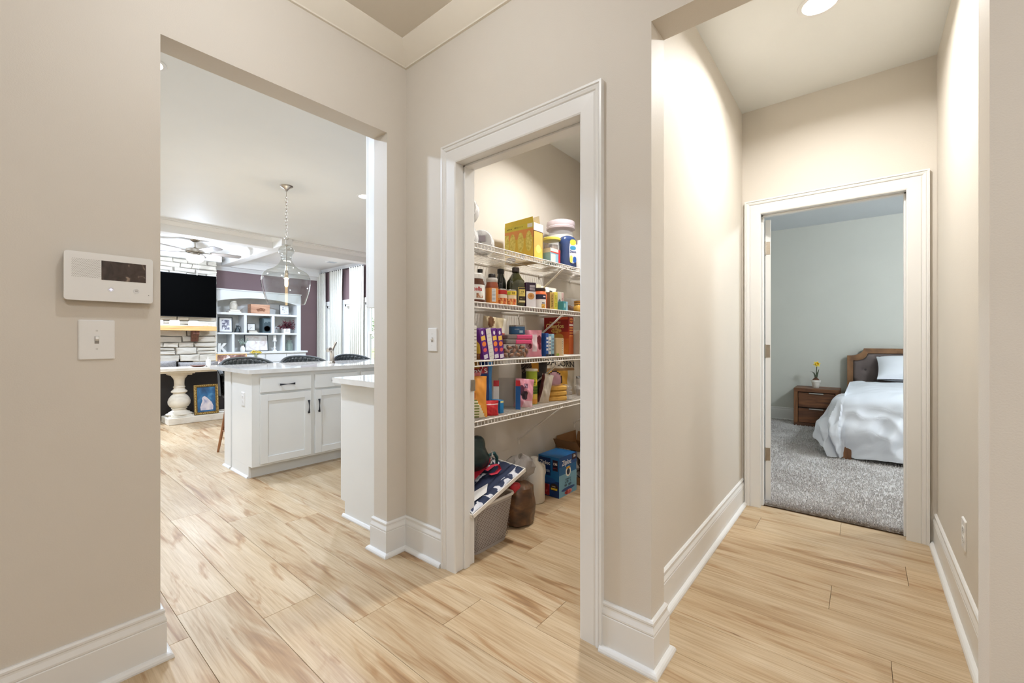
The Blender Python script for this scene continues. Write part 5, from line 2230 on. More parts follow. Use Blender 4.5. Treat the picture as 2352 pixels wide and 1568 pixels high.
t = jar('clear_bottle', 'clear glass bottle with black cap behind the hazelnut spread', .405, -.18, Z2, [
    ('glass_body', [(.034, .001), (.038, .008), (.038, .13), (.030, .165), (.014, .195), (.013, .205)], M_CLR), ('cap', [(.016, .205), (.016, .224), (.001, .225)], (24, 22, 20))], 'bottle')
t = jar('spice_jar', 'orange seasoning jar with clear shaker lid and black cap', .357, -.32, Z2, [
    ('jar_body', [(.034, 0), (.037, .005), (.037, .100), (.034, .112), (.030, .126)], (224, 142, 64)),
    ('neck_band', [(.0375, .094), (.0378, .100), (.034, .114), (.031, .127), (.030, .127)], (150, 72, 38)),
    ('shaker_lid', [(.031, .127), (.033, .130), (.033, .148), (.030, .152), (.001, .152)], mat('lid_clear_grey', (200, 194, 186), .2)),
    ('cap', [(.020, .152), (.021, .155), (.021, .172), (.018, .176), (.001, .176)], (34, 26, 22))])
A = VIEW + R(8)
wrap_patch(t, 'nutrition_label', .0374, A - .1, A + .55, .016, .090, (228, 226, 222))
for k in range(8):
    wrap_patch(t, 'label_line', .0377, A - .04, A + .48, .024 + k * .008, .0262 + k * .008, (90, 90, 110))
t = jar('dark_bottle', 'black oil bottle with dark cap standing at the back', .605, -.17, Z2, [
    ('body', [(.034, 0), (.037, .008), (.037, .15), (.033, .180), (.022, .205), (.019, .222)], mat('bottle_black_green', (22, 24, 18), .08, coat=.4)), ('cap', [(.021, .222), (.022, .225), (.022, .250), (.019, .252), (.001, .252)], (22, 20, 18))], 'bottle')
M_TIN = mat('tin_silver', (196, 194, 190), .25, metal=1.0)
for nm, x_, lab, c0, c1 in (('soup_can', .445, 'small red labelled soup tin beside the orange seasoning jar', (182, 44, 40), (226, 212, 190)), ('soup_can', .515, 'small yellow labelled soup tin in front of the oil bottles', (232, 200, 70), (228, 206, 170))):
    t = jar(nm, lab, x_, -.315 if x_ < .5 else -.33, Z2, [
        ('tin', [(.032, 0), (.033, .002), (.033, .094), (.0335, .096), (.0325, .098), (.031, .095), (.001, .095)], M_TIN), ('label', [(.0335, .004), (.0336, .005), (.0336, .090), (.0335, .091)], c1)], 'can')
    A = VIEW + R(8)
    wrap_patch(t, 'label_band', .0338, A - 1.3, A + 1.3, .066, .090, c0)
    wrap_patch(t, 'label_food', .0338, A - 1.0, A + 1.1, .008, .044, ramp_mat('soup_picture', [(.35, (150, 56, 30)), (.5, (216, 110, 56)), (.65, (232, 186, 110))], 70, rough=.5))
    if x_ > .5:
        wrap_patch(t, 'label_leaf', .034, A - .75, A - .2, .068, .084, (170, 180, 50))
        wrap_patch(t, 'label_figures', .0342, A + .15, A + .32, .070, .084, (70, 50, 20)); wrap_patch(t, 'label_figures', .0342, A + .42, A + .55, .070, .084, (70, 50, 20))
t = thing('olive_oil_bottle', (.640, -.265, Z2), 'big square olive oil bottle with gold framed label and black cap', 'bottle', None, R(-30))
M_OLIVE = ramp_mat('olive_oil_glass', [(.3, (40, 40, 14)), (.6, (60, 58, 20)), (.8, (84, 80, 34))], 6, rough=.08, coat=.5)
b = MB()
sec = [(0, .046), (.01, .050), (.148, .050), (.170, .048), (.186, .040), (.214, .024), (.224, .0185)]
V = []; F = []
n_ = 24
for z_, a_ in sec:
    e_ = .35 if z_ < .18 else .7
    for i in range(n_):
        q = 2 * PI * i / n_
        ce, se = math.cos(q), math.sin(q)
        V.append((a_ * math.copysign(abs(ce) ** e_, ce), a_ * .92 * math.copysign(abs(se) ** e_, se), z_))
F = [tuple(range(n_))[::-1], tuple(range((len(sec) - 1) * n_, len(sec) * n_))]
for j in range(len(sec) - 1):
    for i in range(n_):
        F.append((j * n_ + i, j * n_ + (i + 1) % n_, (j + 1) * n_ + (i + 1) % n_, (j + 1) * n_ + i))
b.add(V, F, True)
b.build('body', M_OLIVE, t, world=False)
b = MB()
b.lathe([(.020, .224), (.0235, .227), (.0235, .250), (.021, .256), (.001, .256)], (0, 0, 0), 24)
b.build('cap', rgb((40, 26, 20), .3), t, world=False)
for nm, a0, a1, c0, c1, c_, of in (('label_border', .0, .046, .030, .128, (190, 168, 96), .0462), ('label', .003, .046, .033, .125, (46, 32, 16), .0466), ('label_gold', .006, .046, .072, .116, (206, 184, 96), .0470), ('label_strip', .006, .046, .036, .046, (214, 200, 150), .0470)):
    b = MB()
    b.add([(a0, -of, c0), (a1, -of, c0), (a1, -of, c1), (a0, -of, c1)], [(0, 1, 2, 3)])
    b.build(nm, rgb(c_), t, world=False)
t['_w'], t['_d'], t['_h'] = .046, .0469, .256
marks(t, 'F', .78, .39, 4, .010, (50, 34, 14)); marks(t, 'F', .78, .34, 5, .008, (50, 34, 14)); marks(t, 'F', .78, .22, 5, .007, (214, 196, 130))
t = carton('soup_carton', 'purple and white soup carton with a round bowl picture', .682, .748, -.345, -.285, Z2, 1.512, (226, 220, 222), rz=R(-28))
decal(t, 'F', 0, 1, .66, 1, (42, 20, 44)); decal(t, 'F', .12, .85, .34, .60, (206, 150, 84), 'bowl_picture', True); decal(t, 'F', .3, .65, .42, .54, (178, 116, 58), 'soup_picture', True)
for k in range(5): decal(t, 'F', .35, .9, .70 + k * .045, .718 + k * .045, (220, 210, 214), 'text_line')
decal(t, 'L', 0, 1, 0, 1, (92, 42, 96))
t = jar('sauce_jar', 'orange sauce jar with dark lid and navy labelled band', .802, -.335, Z2, [
    ('jar_body', [(.042, 0), (.046, .005), (.046, .095), (.040, .108), (.034, .116)], (216, 104, 56)), ('lid', [(.036, .116), (.038, .118), (.038, .132), (.035, .135), (.001, .135)], (44, 26, 20))])
A = VIEW + R(12)
wrap_patch(t, 'navy_band', .0464, A - 1.0, A + .75, .062, .092, (30, 28, 52)); wrap_patch(t, 'white_label', .0464, A - 1.0, A + .75, .002, .060, (228, 222, 216))
wrap_patch(t, 'pasta_picture', .0468, A + .0, A + .6, .004, .030, ramp_mat('pasta_picture', [(.35, (120, 70, 30)), (.5, (214, 160, 60)), (.7, (236, 206, 120))], 60, rough=.5))
wrap_patch(t, 'arc_mark', .0468, A + .05, A + .5, .034, .040, (40, 34, 50)); wrap_patch(t, 'brand_mark', .0468, A + .25, A + .62, .074, .082, (226, 208, 214))
t = carton('cream_carton', 'small cream carton top showing behind the sauce jar', .950, 1.010, -.20, -.14, Z2, 1.540, (232, 226, 200))
pouch('flour_bag', 'torn open white paper bag behind the yellow baking boxes', 1.035, -.215, Z2, .13, .175, .06, [(234, 228, 216), (60, 60, 60)], lambda u, v: 1 if (.55 < u < .75 and .80 < v < .86) else 0, rz=R(-35), roll=R(7), seed=4, crumple=.004)
t = carton('baking_box', 'tan baking mix box with dark vertical lettering', .905, .955, -.345, -.20, Z2, 1.470, (206, 168, 88))
marks(t, 'F', .5, .5, 8, .018, (70, 44, 20), True); decal(t, 'L', 0, 1, 0, 1, (176, 128, 92)); decal(t, 'L', .4, .7, .25, .5, (60, 30, 24), 'badge', True)
t = carton('baking_box', 'bright yellow baking box with green vertical lettering', .957, .998, -.345, -.20, Z2, 1.474, (238, 222, 90))
marks(t, 'F', .5, .5, 9, .015, (120, 126, 30), True)
t = carton('baking_box', 'white and pink baking box between the yellow box and the clear tray', 1.000, 1.074, -.345, -.20, Z2, 1.480, (234, 226, 214))
decal(t, 'F', .62, 1, .02, .98, (226, 190, 186)); decal(t, 'F', .12, .5, .40, .62, (110, 110, 120), 'emblem', True); marks(t, 'F', .80, .6, 7, .012, (170, 70, 70), True)
pouch('snack_pouch', 'crumpled grey pouch top behind the white baking box', 1.16, -.14, Z2, .15, .17, .06, [(206, 196, 182), (170, 160, 120)], lambda u, v: 1 if (.35 < u < .55 and .7 < v < .85) else 0, rz=R(-30), seed=9, crumple=.004)
t = carton('gelatin_box', 'tiny teal carton standing at the shelf edge', .998, 1.052, -.392, -.348, Z2, 1.412, (64, 140, 150))
decal(t, 'F', .62, 1, 0, 1, (150, 200, 222)); decal(t, 'F', .15, .5, .3, .8, (160, 206, 196), 'picture', True)
t = thing('cookie_tray', (1.31, -.20, Z2), 'clear plastic bakery tray holding brown cookies', 'food tray')
b = MB()
b.box(-.12, .12, -.075, .075, 0, .055, .008); b.box(-.115, .115, -.07, .07, .056, .115, .02)
b.build('clear_shell', M_CLR, t, world=False)
for k in range(7):
    b = MB()
    b.lathe([(.001, -.006), (.030, -.006), (.034, 0), (.030, .006), (.001, .007)], (-.095 + k * .030, -.02 + .01 * (k % 2), .042 + .004 * (k % 3)), 14)
    b.xf(Matrix.Translation((-.095 + k * .03, 0, .045)) @ Matrix.Rotation(R(20), 4, 'Y') @ Matrix.Translation((.095 - k * .03, 0, -.045)))
    b.build('cookie', ramp_mat('cookie_brown', [(.35, (120, 66, 30)), (.6, (176, 104, 50)), (.8, (198, 130, 70))], 30, rough=.8), t, world=False)
t = jar('honey_jar', 'amber honey jar with striped gold lid at the jamb end of the second shelf', 1.275, -.345, Z2, [
    ('glass_body', [(.030, .001), (.036, .01), (.038, .03), (.034, .05), (.028, .056)], mat('honey_amber', (206, 160, 70), .12, coat=.3)),
    ('lid', [(.031, .056), (.034, .058), (.034, .068), (.033, .070), (.034, .072), (.034, .084), (.030, .087), (.001, .087)], ramp_mat('lid_gold_stripes', [(.4, (96, 48, 20)), (.55, (206, 150, 60))], 5, (.1, .1, 28), rough=.3))])
t = thing('cable_clip', (1.44, -.36, Z1 - .115), 'small black clip hanging under the top shelf', 'clip')
b = MB()
b.prism([(-.012, 0), (.014, .004), (.010, .06), (.002, .085), (-.006, .06)], -.006, .006, lambda a, c, d: (a, d, c))
b.build('clip_body', rgb((18, 18, 18)), t, world=False)

# ---------------------------------------------------------------- third shelf
t = carton('cracker_box', 'white box with fine print at the jamb end of the third shelf', .150, .207, -.345, -.15, Z3, 1.226, (226, 222, 214))
for k in range(9): decal(t, 'F', .1, .95, .08 + k * .1, .10 + k * .1, (130, 120, 110), 'text_line')
pouch('chip_bag', 'small yellow and brown bag squeezed beside the purple boxes', .255, -.30, Z3, .10, .165, .05, [(206, 168, 60), (120, 70, 30), (90, 24, 40)], lambda u, v: 2 if (u < .35 and v < .35) else (1 if v < .2 else 0), rz=R(-40), seed=12)
M_PURP = (98, 40, 130)


def candy_box(x, label, tl, white=False):
    t = carton('candy_box', label, x - .021, x + .021, -.345, -.20, Z3, Z3 + .176, M_PURP, 'box', 'thin candy boxes on the third shelf', tilt=tl)
    if white:
        decal(t, 'F', 0.06, 1, 0, 1, (224, 220, 214))
        for k in range(7): decal(t, 'F', .15, .9, .1 + k * .12, .108 + k * .12, (150, 140, 140), 'text_line')
    else:
        decal(t, 'F', .3, .7, .80, .93, (232, 220, 232), 'emblem', True)
        decal(t, 'F', .12, .88, .62, .76, (240, 196, 90), 'name_patch'); decal(t, 'F', .12, .88, .42, .58, (236, 130, 60), 'candy_picture', True)
        decal(t, 'F', .18, .84, .24, .37, (226, 90, 96), 'candy_picture', True); decal(t, 'F', .1, .85, .03, .16, (226, 218, 230), 'seal_patch')
    t['_k'] = 0
    return t


candy_box(.285, 'purple candy box leaning left, first beside the yellow bag', R(-13))
candy_box(.330, 'white backed candy box turned round between the purple ones', R(-11), True)
candy_box(.374, 'purple candy box just after the white backed one', R(-10))
candy_box(.419, 'purple candy box last in its leaning row', R(-9))
pouch('popcorn_bag', 'beige and red bag slumped behind the purple candy boxes', .485, -.19, Z3, .15, .250, .08, [(214, 196, 158), (196, 66, 40), (120, 80, 50), (226, 220, 206)],
      lambda u, v: 1 if (v < .62 and u > .62) else (2 if (u - .3) ** 2 + (v - .86) ** 2 < .018 else (3 if u > .8 else 0)), rz=R(-38), roll=R(8), seed=3, crumple=.007)
t = jar('nut_can', 'blue tin with silver rim on top of the pink lidded tubs', .690, -.235, Z3 + .143, [
    ('tin', [(.050, 0), (.051, .002), (.051, .054), (.052, .058), (.050, .060), (.048, .056), (.001, .056)], M_TIN), ('label', [(.0515, .003), (.0516, .004), (.0516, .050), (.0515, .051)], (60, 104, 148))], 'can')
A = VIEW + R(12)
wrap_patch(t, 'label_pale_patch', .052, A + .1, A + .6, .010, .026, (176, 206, 220)); wrap_patch(t, 'label_pale_line', .052, A - .5, A + .1, .032, .036, (180, 206, 224))
M_PINK = mat('tub_band_pink', (206, 74, 116), .35)
for k, lab in ((0, 'pink banded clear tub, lower of the pair under the blue tin'), (1, 'pink banded clear tub, upper of the pair under the blue tin')):
    t = thing('food_tub', (.612 + .01 * k, -.26, Z3 + .083 + k * .030), lab, 'food tub', 'stacked tubs on the third shelf', R(-8))
    b = MB()
    b.box(-.105, .105, -.065, .065, 0, .029, .006)
    b.build('clear_tub', film_mat('tub_plastic_grey', (170, 160, 150), .7, .2), t, world=False)
    b = MB()
    b.box(-.03, .108, -.068, .068, .001, .027, .004)
    b.build('pink_band', M_PINK, t, world=False)
t = thing('pecan_tub', (.582, -.275, Z3), 'clear bakery tub filled with glazed brown pecans', 'food tub', None, R(-10))
b = MB()
b.box(-.105, .105, -.068, .068, 0, .080, .010)
b.build('clear_tub', film_mat('clear_thin_plastic', (225, 225, 228), .10, .1), t, world=False)
rp_ = random.Random(8)
M_PEC = ramp_mat('pecan_glazed', [(.3, (96, 54, 24)), (.55, (150, 94, 46)), (.8, (190, 134, 76))], 40, rough=.35)
for k in range(22):
    b = MB()
    b.sphere((0, 0, 0), .017, 10, 7, (1.1, .65, .6))
    b.xf(Matrix.Translation((-.085 + .017 * (k % 11), -.050 + .045 * (k // 11) * (1 if k % 2 else .8), .018 + .022 * (k % 3))) @ Matrix.Rotation(rp_.uniform(0, 3), 4, 'Y') @ Matrix.Rotation(rp_.uniform(0, 3), 4, 'X'))
    b.build('pecan', M_PEC, t, world=False)
pouch('pink_pouch', 'pink stand up snack pouch with dark berry print on the third shelf', .768, -.31, Z3, .115, .172, .055, [(226, 150, 166), (110, 24, 44), (236, 214, 218), (196, 120, 150)],
      lambda u, v: 1 if (((u - .18) ** 2 + (v - .62) ** 2 < .018) or ((u - .80) ** 2 + (v - .62) ** 2 < .03) or ((u - .22) ** 2 + (v - .40) ** 2 < .012) or ((u - .85) ** 2 + (v - .38) ** 2 < .016)) else (2 if (.38 < u < .62 and .2 < v < .82) else 0), rz=R(-32), seed=5, crumple=.0035)
for nm, x0, x1, zt, c_, lab in (('thin_box', .850, .882, 1.194, (40, 86, 160), 'thin blue box with white print beside the pink pouch'), ('thin_box', .884, .914, 1.172, (226, 224, 220), 'thin white box between two blue ones'), ('thin_box', .917, .950, 1.190, (150, 190, 206), 'thin pale blue box next to the beige carton')):
    t = carton(nm, lab, x0, x1, -.35, -.22, Z3, zt, c_)
    for k in range(4): decal(t, 'F', .2, .85, .25 + k * .16, .34 + k * .16, (230, 230, 236) if c_[2] > 155 and c_[0] < 100 else (120, 140, 160), 'print_mark')
    decal(t, 'F', 0, 1, 0, .10, (36, 44, 60))
t = carton('beige_carton', 'beige carton with a dotted edge in front of the cereal box', .962, 1.052, -.36, -.27, Z3, 1.163, (214, 184, 140))
decal(t, 'F', .72, .98, .05, .95, (232, 218, 190)); decal(t, 'F', .0, .35, 0, .14, (150, 168, 60))
for k in range(9): decal(t, 'F', .80, .86, .08 + k * .10, .12 + k * .10, (120, 90, 60), 'dot')
t = carton('cereal_box', 'tall red and gold honey nut cereal box on the third shelf', 1.285, 1.352, -.255, -.028, Z3, 1.324, (150, 30, 26))
decal(t, 'L', 0, 1, 0, .42, ramp_mat('cereal_gold_fade', [(.35, (196, 84, 30)), (.6, (222, 132, 44)), (.8, (232, 170, 70))], 5, (1, 1, 1), rough=.4))
decal(t, 'L', .5, 1, .42, .60, (190, 76, 36))
decal(t, 'L', .30, .72, .56, .70, ramp_mat('cereal_rings', [(.4, (170, 104, 44)), (.55, (226, 176, 96))], 70, rough=.5), 'cereal_picture', True)
decal(t, 'L', .40, .80, .36, .56, (206, 150, 70), 'bowl_picture', True)
word(t, 'L', .46, .86, 'Honey Nut', .022, (236, 190, 120), .0003)
word(t, 'L', .45, .755, 'Cheerios', .048, (240, 208, 130), .0010, squash=.92)
decal(t, 'L', .55, .97, .93, 1.0, (220, 90, 50))
decal(t, 'F', 0, 1, 0, .5, (196, 92, 40)); decal(t, 'F', .15, .88, .84, .97, (226, 130, 50), 'badge', True); decal(t, 'F', .1, .9, .76, .80, (232, 224, 214), 'text_line')
for k in range(4): decal(t, 'F', .15, .85, .48 + k * .07, .515 + k * .07, (226, 150, 70), 'text_line')
word(t, 'F', .5, .905, 'Cheerios', .015, (120, 30, 20), .0002)
t = carton('white_box', 'white cereal box cut off by the door jamb on the third shelf', 1.365, 1.47, -.30, -.08, Z3, 1.222, (226, 220, 206))
decal(t, 'F', .4, 1, .55, .95, (170, 40, 40)); decal(t, 'F', .5, 1, .1, .5, (80, 76, 70))

# ---------------------------------------------------------------- lowest shelf
pouch('chip_bag', 'orange and white crisp bag nearest the door jamb on the lowest shelf', .215, -.315, Z4, .150, .225, .085, [(226, 150, 60), (236, 226, 196), (196, 110, 44), (120, 130, 60)],
      lambda u, v: (3 if int(v * 30) % 2 == 0 and .3 < u < .7 else 1) if (u < .92 - .75 * v and v < .45) else (2 if (u - .42) ** 2 + (v - .54) ** 2 < .014 else (1 if (u < .52 and .58 < v < .85) else 0)), rz=R(-38), lean=R(-6), seed=6, crumple=.007)
pouch('chip_bag', 'tall dark blue crisp bag with red banner on the lowest shelf', .385, -.180, Z4, .185, .292, .10, [(26, 58, 116), (180, 34, 44), (214, 160, 70), (60, 130, 190), (30, 24, 34)],
      lambda u, v: 1 if (.74 + .10 * (u - .5) < v < .88 + .10 * (u - .5) and u < .80) else (2 if (u - .45) ** 2 * 1.3 + (v - .88) ** 2 < .020 else (3 if (u > .86) else (4 if (.25 < u < .6 and .3 < v < .45) else 0))), rz=R(-38), lean=R(-3), seed=7, crumple=.008,
      texts=(("Lay's", .058, .50, .815, (236, 228, 220), R(8)),))
pouch('chip_bag', 'coral red bag folded over between the orange and the blue bag', .300, -.235, Z4, .13, .235, .05, [(220, 70, 82), (226, 130, 130)], lambda u, v: 1 if v > .9 else 0, rz=R(-30), lean=R(6), roll=R(-9), seed=14, crumple=.009)
pouch('chip_bag', 'small red bag lying at the front of the lowest shelf', .318, -.345, Z4, .09, .085, .05, [(196, 40, 48), (236, 200, 200)], lambda u, v: 1 if .72 < v < .80 else 0, rz=R(-38), seed=15, crumple=.004)
t = thing('open_snack_box', (.572, -.250, Z4), 'opened white snack box with red band and grey inside', 'box', None, R(-47))
b = MB()
hx, hy, hz = .050, .050, .178
b.box(-hx - .0012, -hx, -hy, hy, 0, hz); b.box(hx, hx + .0012, -hy, hy, 0, hz * .96)
b.box(-hx, hx, hy, hy + .0012, 0, hz * 1.04); b.box(-hx, hx, -hy, hy, 0, .0012)
b.build('carton_walls', mat('carton_grey_board', (176, 168, 158), .75), t, world=False)
b = MB()
b.add([(-hx, -hy, .0), (-hx - .036, -hy - .004, .0), (-hx - .034, -hy - .004, hz), (-hx, -hy, hz)], [(0, 1, 2, 3)])
b.build('side_flap', rgb((232, 228, 222)), t, world=False)
b = MB()
b.add([(-hx - .0006, -hy - .0052, hz * .80), (-hx - .035, -hy - .0052, hz * .80), (-hx - .034, -hy - .0052, hz), (-hx, -hy - .0012, hz)], [(0, 1, 2, 3)])
b.build('red_band', rgb((200, 48, 54)), t, world=False)
b = MB()
b.add([(hx + .001, -hy, .0), (hx + .030, -hy - .012, .0), (hx + .030, -hy - .012, hz * .80), (hx + .001, -hy, hz * .80)], [(0, 1, 2, 3)])
b.build('blue_flap', rgb((40, 96, 160)), t, world=False)
b = MB()
b.add([(hx + .001, -hy - .001, hz * .80), (hx + .030, -hy - .013, hz * .80), (hx + .028, -hy - .012, hz * 1.0), (hx + .001, -hy - .001, hz * 1.0)], [(0, 1, 2, 3)])
b.build('red_band', rgb((204, 52, 60)), t, world=False)
t = carton('blue_packet', 'small bright blue packet leaning on the opened snack box', .400, .432, -.345, -.275, Z4, .80, (30, 120, 176))
decal(t, 'F', .1, .9, .8, .95, (226, 220, 150))
pouch('pink_pouch', 'crumpled pink snack pouch slumped on the lowest shelf', .672, -.30, Z4, .125, .178, .075, [(224, 150, 166), (110, 60, 86), (60, 40, 50), (236, 200, 210)],
      lambda u, v: 2 if ((u - .45) ** 2 + (v - .42) ** 2 < .025) else (1 if ((u - .25) ** 2 + (v - .6) ** 2 < .03 or (u - .5) ** 2 + (v - .75) ** 2 < .01) else (3 if v < .25 and u > .4 else 0)), rz=R(-34), lean=R(-5), roll=R(6), seed=16, crumple=.010)
t = jar('crisp_canister', 'tall green crisp canister with a yellow sun badge on the lowest shelf', .822, -.255, Z4, [
    ('tube', [(.0375, 0), (.038, .002), (.038, .218), (.0385, .220)], (168, 186, 60)), ('lid', [(.0395, .218), (.041, .220), (.041, .230), (.038, .232), (.001, .231)], (234, 228, 206))], 'canister')
A = VIEW + R(14)
wrap_patch(t, 'lower_print', .0384, A - 1.5, A + 1.5, .003, .066, (214, 178, 76)); wrap_patch(t, 'crisp_picture', .0387, A - .5, A + .9, .004, .034, (206, 140, 60))
wrap_patch(t, 'green_block', .0384, A - .35, A + 1.0, .068, .120, (120, 150, 36))
for k, s_ in enumerate(('SOUR', 'CREAM', 'ONION')): wrap_word(t, s_, .017, .0388, A + .34, .110 - k * .017, (40, 70, 24), bold=.0004)
b = MB()
n_ = 18
b.add([((.0390) * math.cos(A + .30 + .58 * math.cos(2 * PI * i / n_)), .0390 * math.sin(A + .30 + .58 * math.cos(2 * PI * i / n_)), .146 + .025 * math.sin(2 * PI * i / n_)) for i in range(n_)], [tuple(range(n_))])
b.build('sun_badge', rgb((236, 206, 60)), t, world=False)
wrap_patch(t, 'badge_line', .0393, A + .02, A + .58, .143, .149, (110, 104, 30))
pouch('snack_pouch', 'orange and black foil bag standing behind the green canister', 1.02, -.13, Z4, .20, .268, .07, [(40, 30, 26), (226, 160, 60), (110, 90, 80)],
      lambda u, v: 1 if (.35 < u < .62 and v > .72) else (2 if int((u + v) * 26) % 2 == 0 and u < .35 and v > .7 else 0), rz=R(-36), seed=18, crumple=.006)
pouch('snack_pouch', 'white pouch tipped against the green canister', .905, -.285, Z4, .085, .195, .05, [(214, 204, 190), (90, 40, 44)], lambda u, v: 1 if u < .18 else 0, rz=R(-34), roll=R(12), seed=19, crumple=.007)
pouch('popcorn_bag', 'large foil popcorn bag with black lettering above the crackers', 1.315, -.135, Z4, .30, .285, .11, [(206, 196, 178), (222, 170, 70), (196, 150, 160), (46, 30, 30), (150, 110, 70)],
      lambda u, v: 2 if ((u - .34) ** 2 / .032 + (v - .42) ** 2 / .05 < 1) else (3 if ((u - .34) ** 2 / .040 + (v - .42) ** 2 / .062 < 1) else (4 if .66 < v < .72 else (1 if (u < .72 and v < .66) else 0))), rz=R(-32), seed=20, crumple=.010,
      texts=(('POPCORN', .062, .46, .86, (24, 20, 20), R(-6)),))
for k in range(3):
    t = thing('cracker_sleeve', (1.055, -.285, Z4 + .035 * k), ('bottom', 'middle', 'top')[k] + ' yellow cracker sleeve of the pile on the lowest shelf', 'crackers', 'cracker sleeves piled on the lowest shelf', R(-30 + 2 * k))
    b = MB()
    b.box(-.085, .075, -.045, .045, 0, .0335, .008)
    b.build('sleeve', ramp_mat('cracker_sleeve_yellow', [(.35, (196, 142, 60)), (.6, (222, 176, 88)), (.8, (236, 204, 130))], 14, rough=.3), t, world=False)
    b = MB()
    b.box(-.092, -.062, -.046, .046, .001, .0335, .008)
    b.build('green_end', rgb((96, 132, 40)), t, world=False)
    b = MB()
    for i in range(6):
        for j in range(2):
            b.box(.0752, .0758, -.038 + i * .013, -.034 + i * .013, .008 + j * .013, .012 + j * .013)
    b.build('cracker_holes', rgb((60, 40, 24)), t, world=False)
    b = MB()
    b.box(.0751, .120, -.046, .046, .001, .0335, .010)
    b.build('clear_wrap', M_FILM, t, world=False)
pouch('foil_bag', 'grey foil bag at the jamb end of the lowest shelf', 1.425, -.30, Z4, .13, .15, .07, [(196, 190, 184), (120, 116, 112)], lambda u, v: 1 if v > .86 else 0, rz=R(-30), seed=23, crumple=.010)

# ---------------------------------------------------------------- pantry floor
t = thing('storage_basket', (.305, -.245, 0), 'translucent white plastic basket with punched sides on the pantry floor', 'basket')
M_BASK = film_mat('basket_plastic', (206, 198, 192), .80, .3)


def basket_ring(z, grow, n=5):
    return [(x + .295 * 0, y, z) for x, y in rrect(.150 - grow, .46 + grow, -.385 - grow, -.09 + grow, .04, n)]


b = MB()
ra, rb = basket_ring(.0, -.018), basket_ring(.262, .012)
n_ = len(ra)
b.add(ra + rb, [(i, (i + 1) % n_, n_ + (i + 1) % n_, n_ + i) for i in range(n_)] + [tuple(range(n_))[::-1]], True)
b.build('walls', M_BASK, t)
b = MB()
b.tube(basket_ring(.264, .014), .008, 8, closed=True)
b.build('rim', mat('basket_rim', (222, 216, 208), .4), t)
b = MB()
for j in range(22):
    z_ = .022 + j * .0102
    g_ = -.018 + .030 * z_ / .262
    y_ = -.385 - g_ - .0012
    for i in range(24):
        x_ = .165 + i * .0115 + (j % 2) * .0057
        b.box(x_ - .0026, x_ + .0026, y_ - .0004, y_ + .0006, z_ - .0022, z_ + .0022)
for j in range(22):
    z_ = .022 + j * .0102
    g_ = -.018 + .030 * z_ / .262
    x_ = .46 + g_ + .0012
    for i in range(18):
        y_ = -.345 + i * .0115
        b.box(x_ - .0006, x_ + .0004, y_ - .0026, y_ + .0026, z_ - .0022, z_ + .0022)
hl = b.build('punched_holes', mat('hole_shadow_brown', (118, 104, 100), .8), t)
hl['kind'] = 'stuff'
for k, (cx, cy, cz, r_, c_) in enumerate(((.12, -.26, .12, .10, (206, 200, 196)), (.33, -.27, .10, .10, (220, 212, 205)), (.38, -.22, .19, .075, (190, 60, 66)), (.25, -.2, .19, .07, (110, 62, 50)))):
    pouch('stored_bag', ('pale cloth bag bunched inside the basket near the jamb', 'pale cloth bag bunched inside the basket', 'red bag on top inside the basket', 'brown bag on top inside the basket')[k], cx, cy, max(.006, cz - r_ * .85), r_ * 1.9, r_ * 1.6, r_ * 1.3, [c_], rz=R(20 * k), seed=30 + k, crumple=.008)
# tray with patterned cloth lying aslant on the basket
M_NAVY = ramp_mat('cloth_navy_floral', [(.40, (34, 44, 70)), (.52, (44, 56, 86)), (.56, (226, 226, 230)), (.66, (206, 208, 216))], 18, rough=.8, detail=1)
M_NAVP = mat('cloth_navy', (36, 46, 72), .8, var=.1)
t = thing('serving_tray', (.292, -.30, .338), 'white rimmed tray of folded navy cloth tilted on the basket', 'tray')
t.rotation_euler = (R(4), R(-19), R(-2))
b = MB()
b.box(-.215, .215, -.145, .155, -.012, 0, .002)
for bx_ in ((-.222, .222, -.150, -.143, -.012, .012), (-.222, .222, .153, .160, -.012, .012), (-.222, -.215, -.15, .16, -.012, .012), (.215, .222, -.15, .16, -.012, .012)):
    b.box(*bx_, .002)
b.build('tray_body', mat('tray_white', (236, 232, 224), .35), t, world=False)
for k, (x0, x1, y0, y1, m_) in enumerate(((-.21, .21, -.137, -.085, M_NAVY), (-.21, .21, -.085, -.045, M_NAVP), (-.21, .21, -.045, .03, M_NAVP), (-.21, .21, .03, .15, M_NAVY))):
    b = MB()
    b.grid(16, 4, lambda u, v: (x0 + (x1 - x0) * u, y0 + (y1 - y0) * v, .006 + .010 * math.sin(PI * v) ** .5 + .002 * math.sin(u * 20 + k)))
    b.build('folded_cloth', m_, t, world=False)
b = MB()
b.add([(-.20, -.085, .022), (-.06, -.10, .020), (.0, -.055, .022), (-.12, -.03, .024)], [(0, 1, 2, 3)])
b.build('paper_slip', rgb((232, 230, 226)), t, world=False)
b = MB()
b.add([(-.235, -.10, .021), (-.18, -.105, .021), (-.14, -.06, .023), (-.20, -.05, .023)], [(0, 1, 2, 3)])
b.build('yellow_tag', rgb((232, 206, 40)), t, world=False)
t = thing('red_strap', (.30, -.28, .37), 'loose red webbing strap lying over the navy cloth', 'strap')
b = MB()
for off in (0, .022, .042):
    pts = [(-.26, -.055 + off, -.055), (-.12, -.035 + off, -.008), (.02, -.01 + off * .6, .030), (.12, .02 + off * .4, .062)]
    for p, q in zip(pts, pts[1:]):
        b.add([(p[0], p[1] - .009, p[2] + .012), (q[0], q[1] - .009, q[2] + .012), (q[0], q[1] + .009, q[2] + .014), (p[0], p[1] + .009, p[2] + .014)], [(0, 1, 2, 3)])
b.build('webbing', rgb((176, 32, 52), .6), t, world=False)
b = MB()
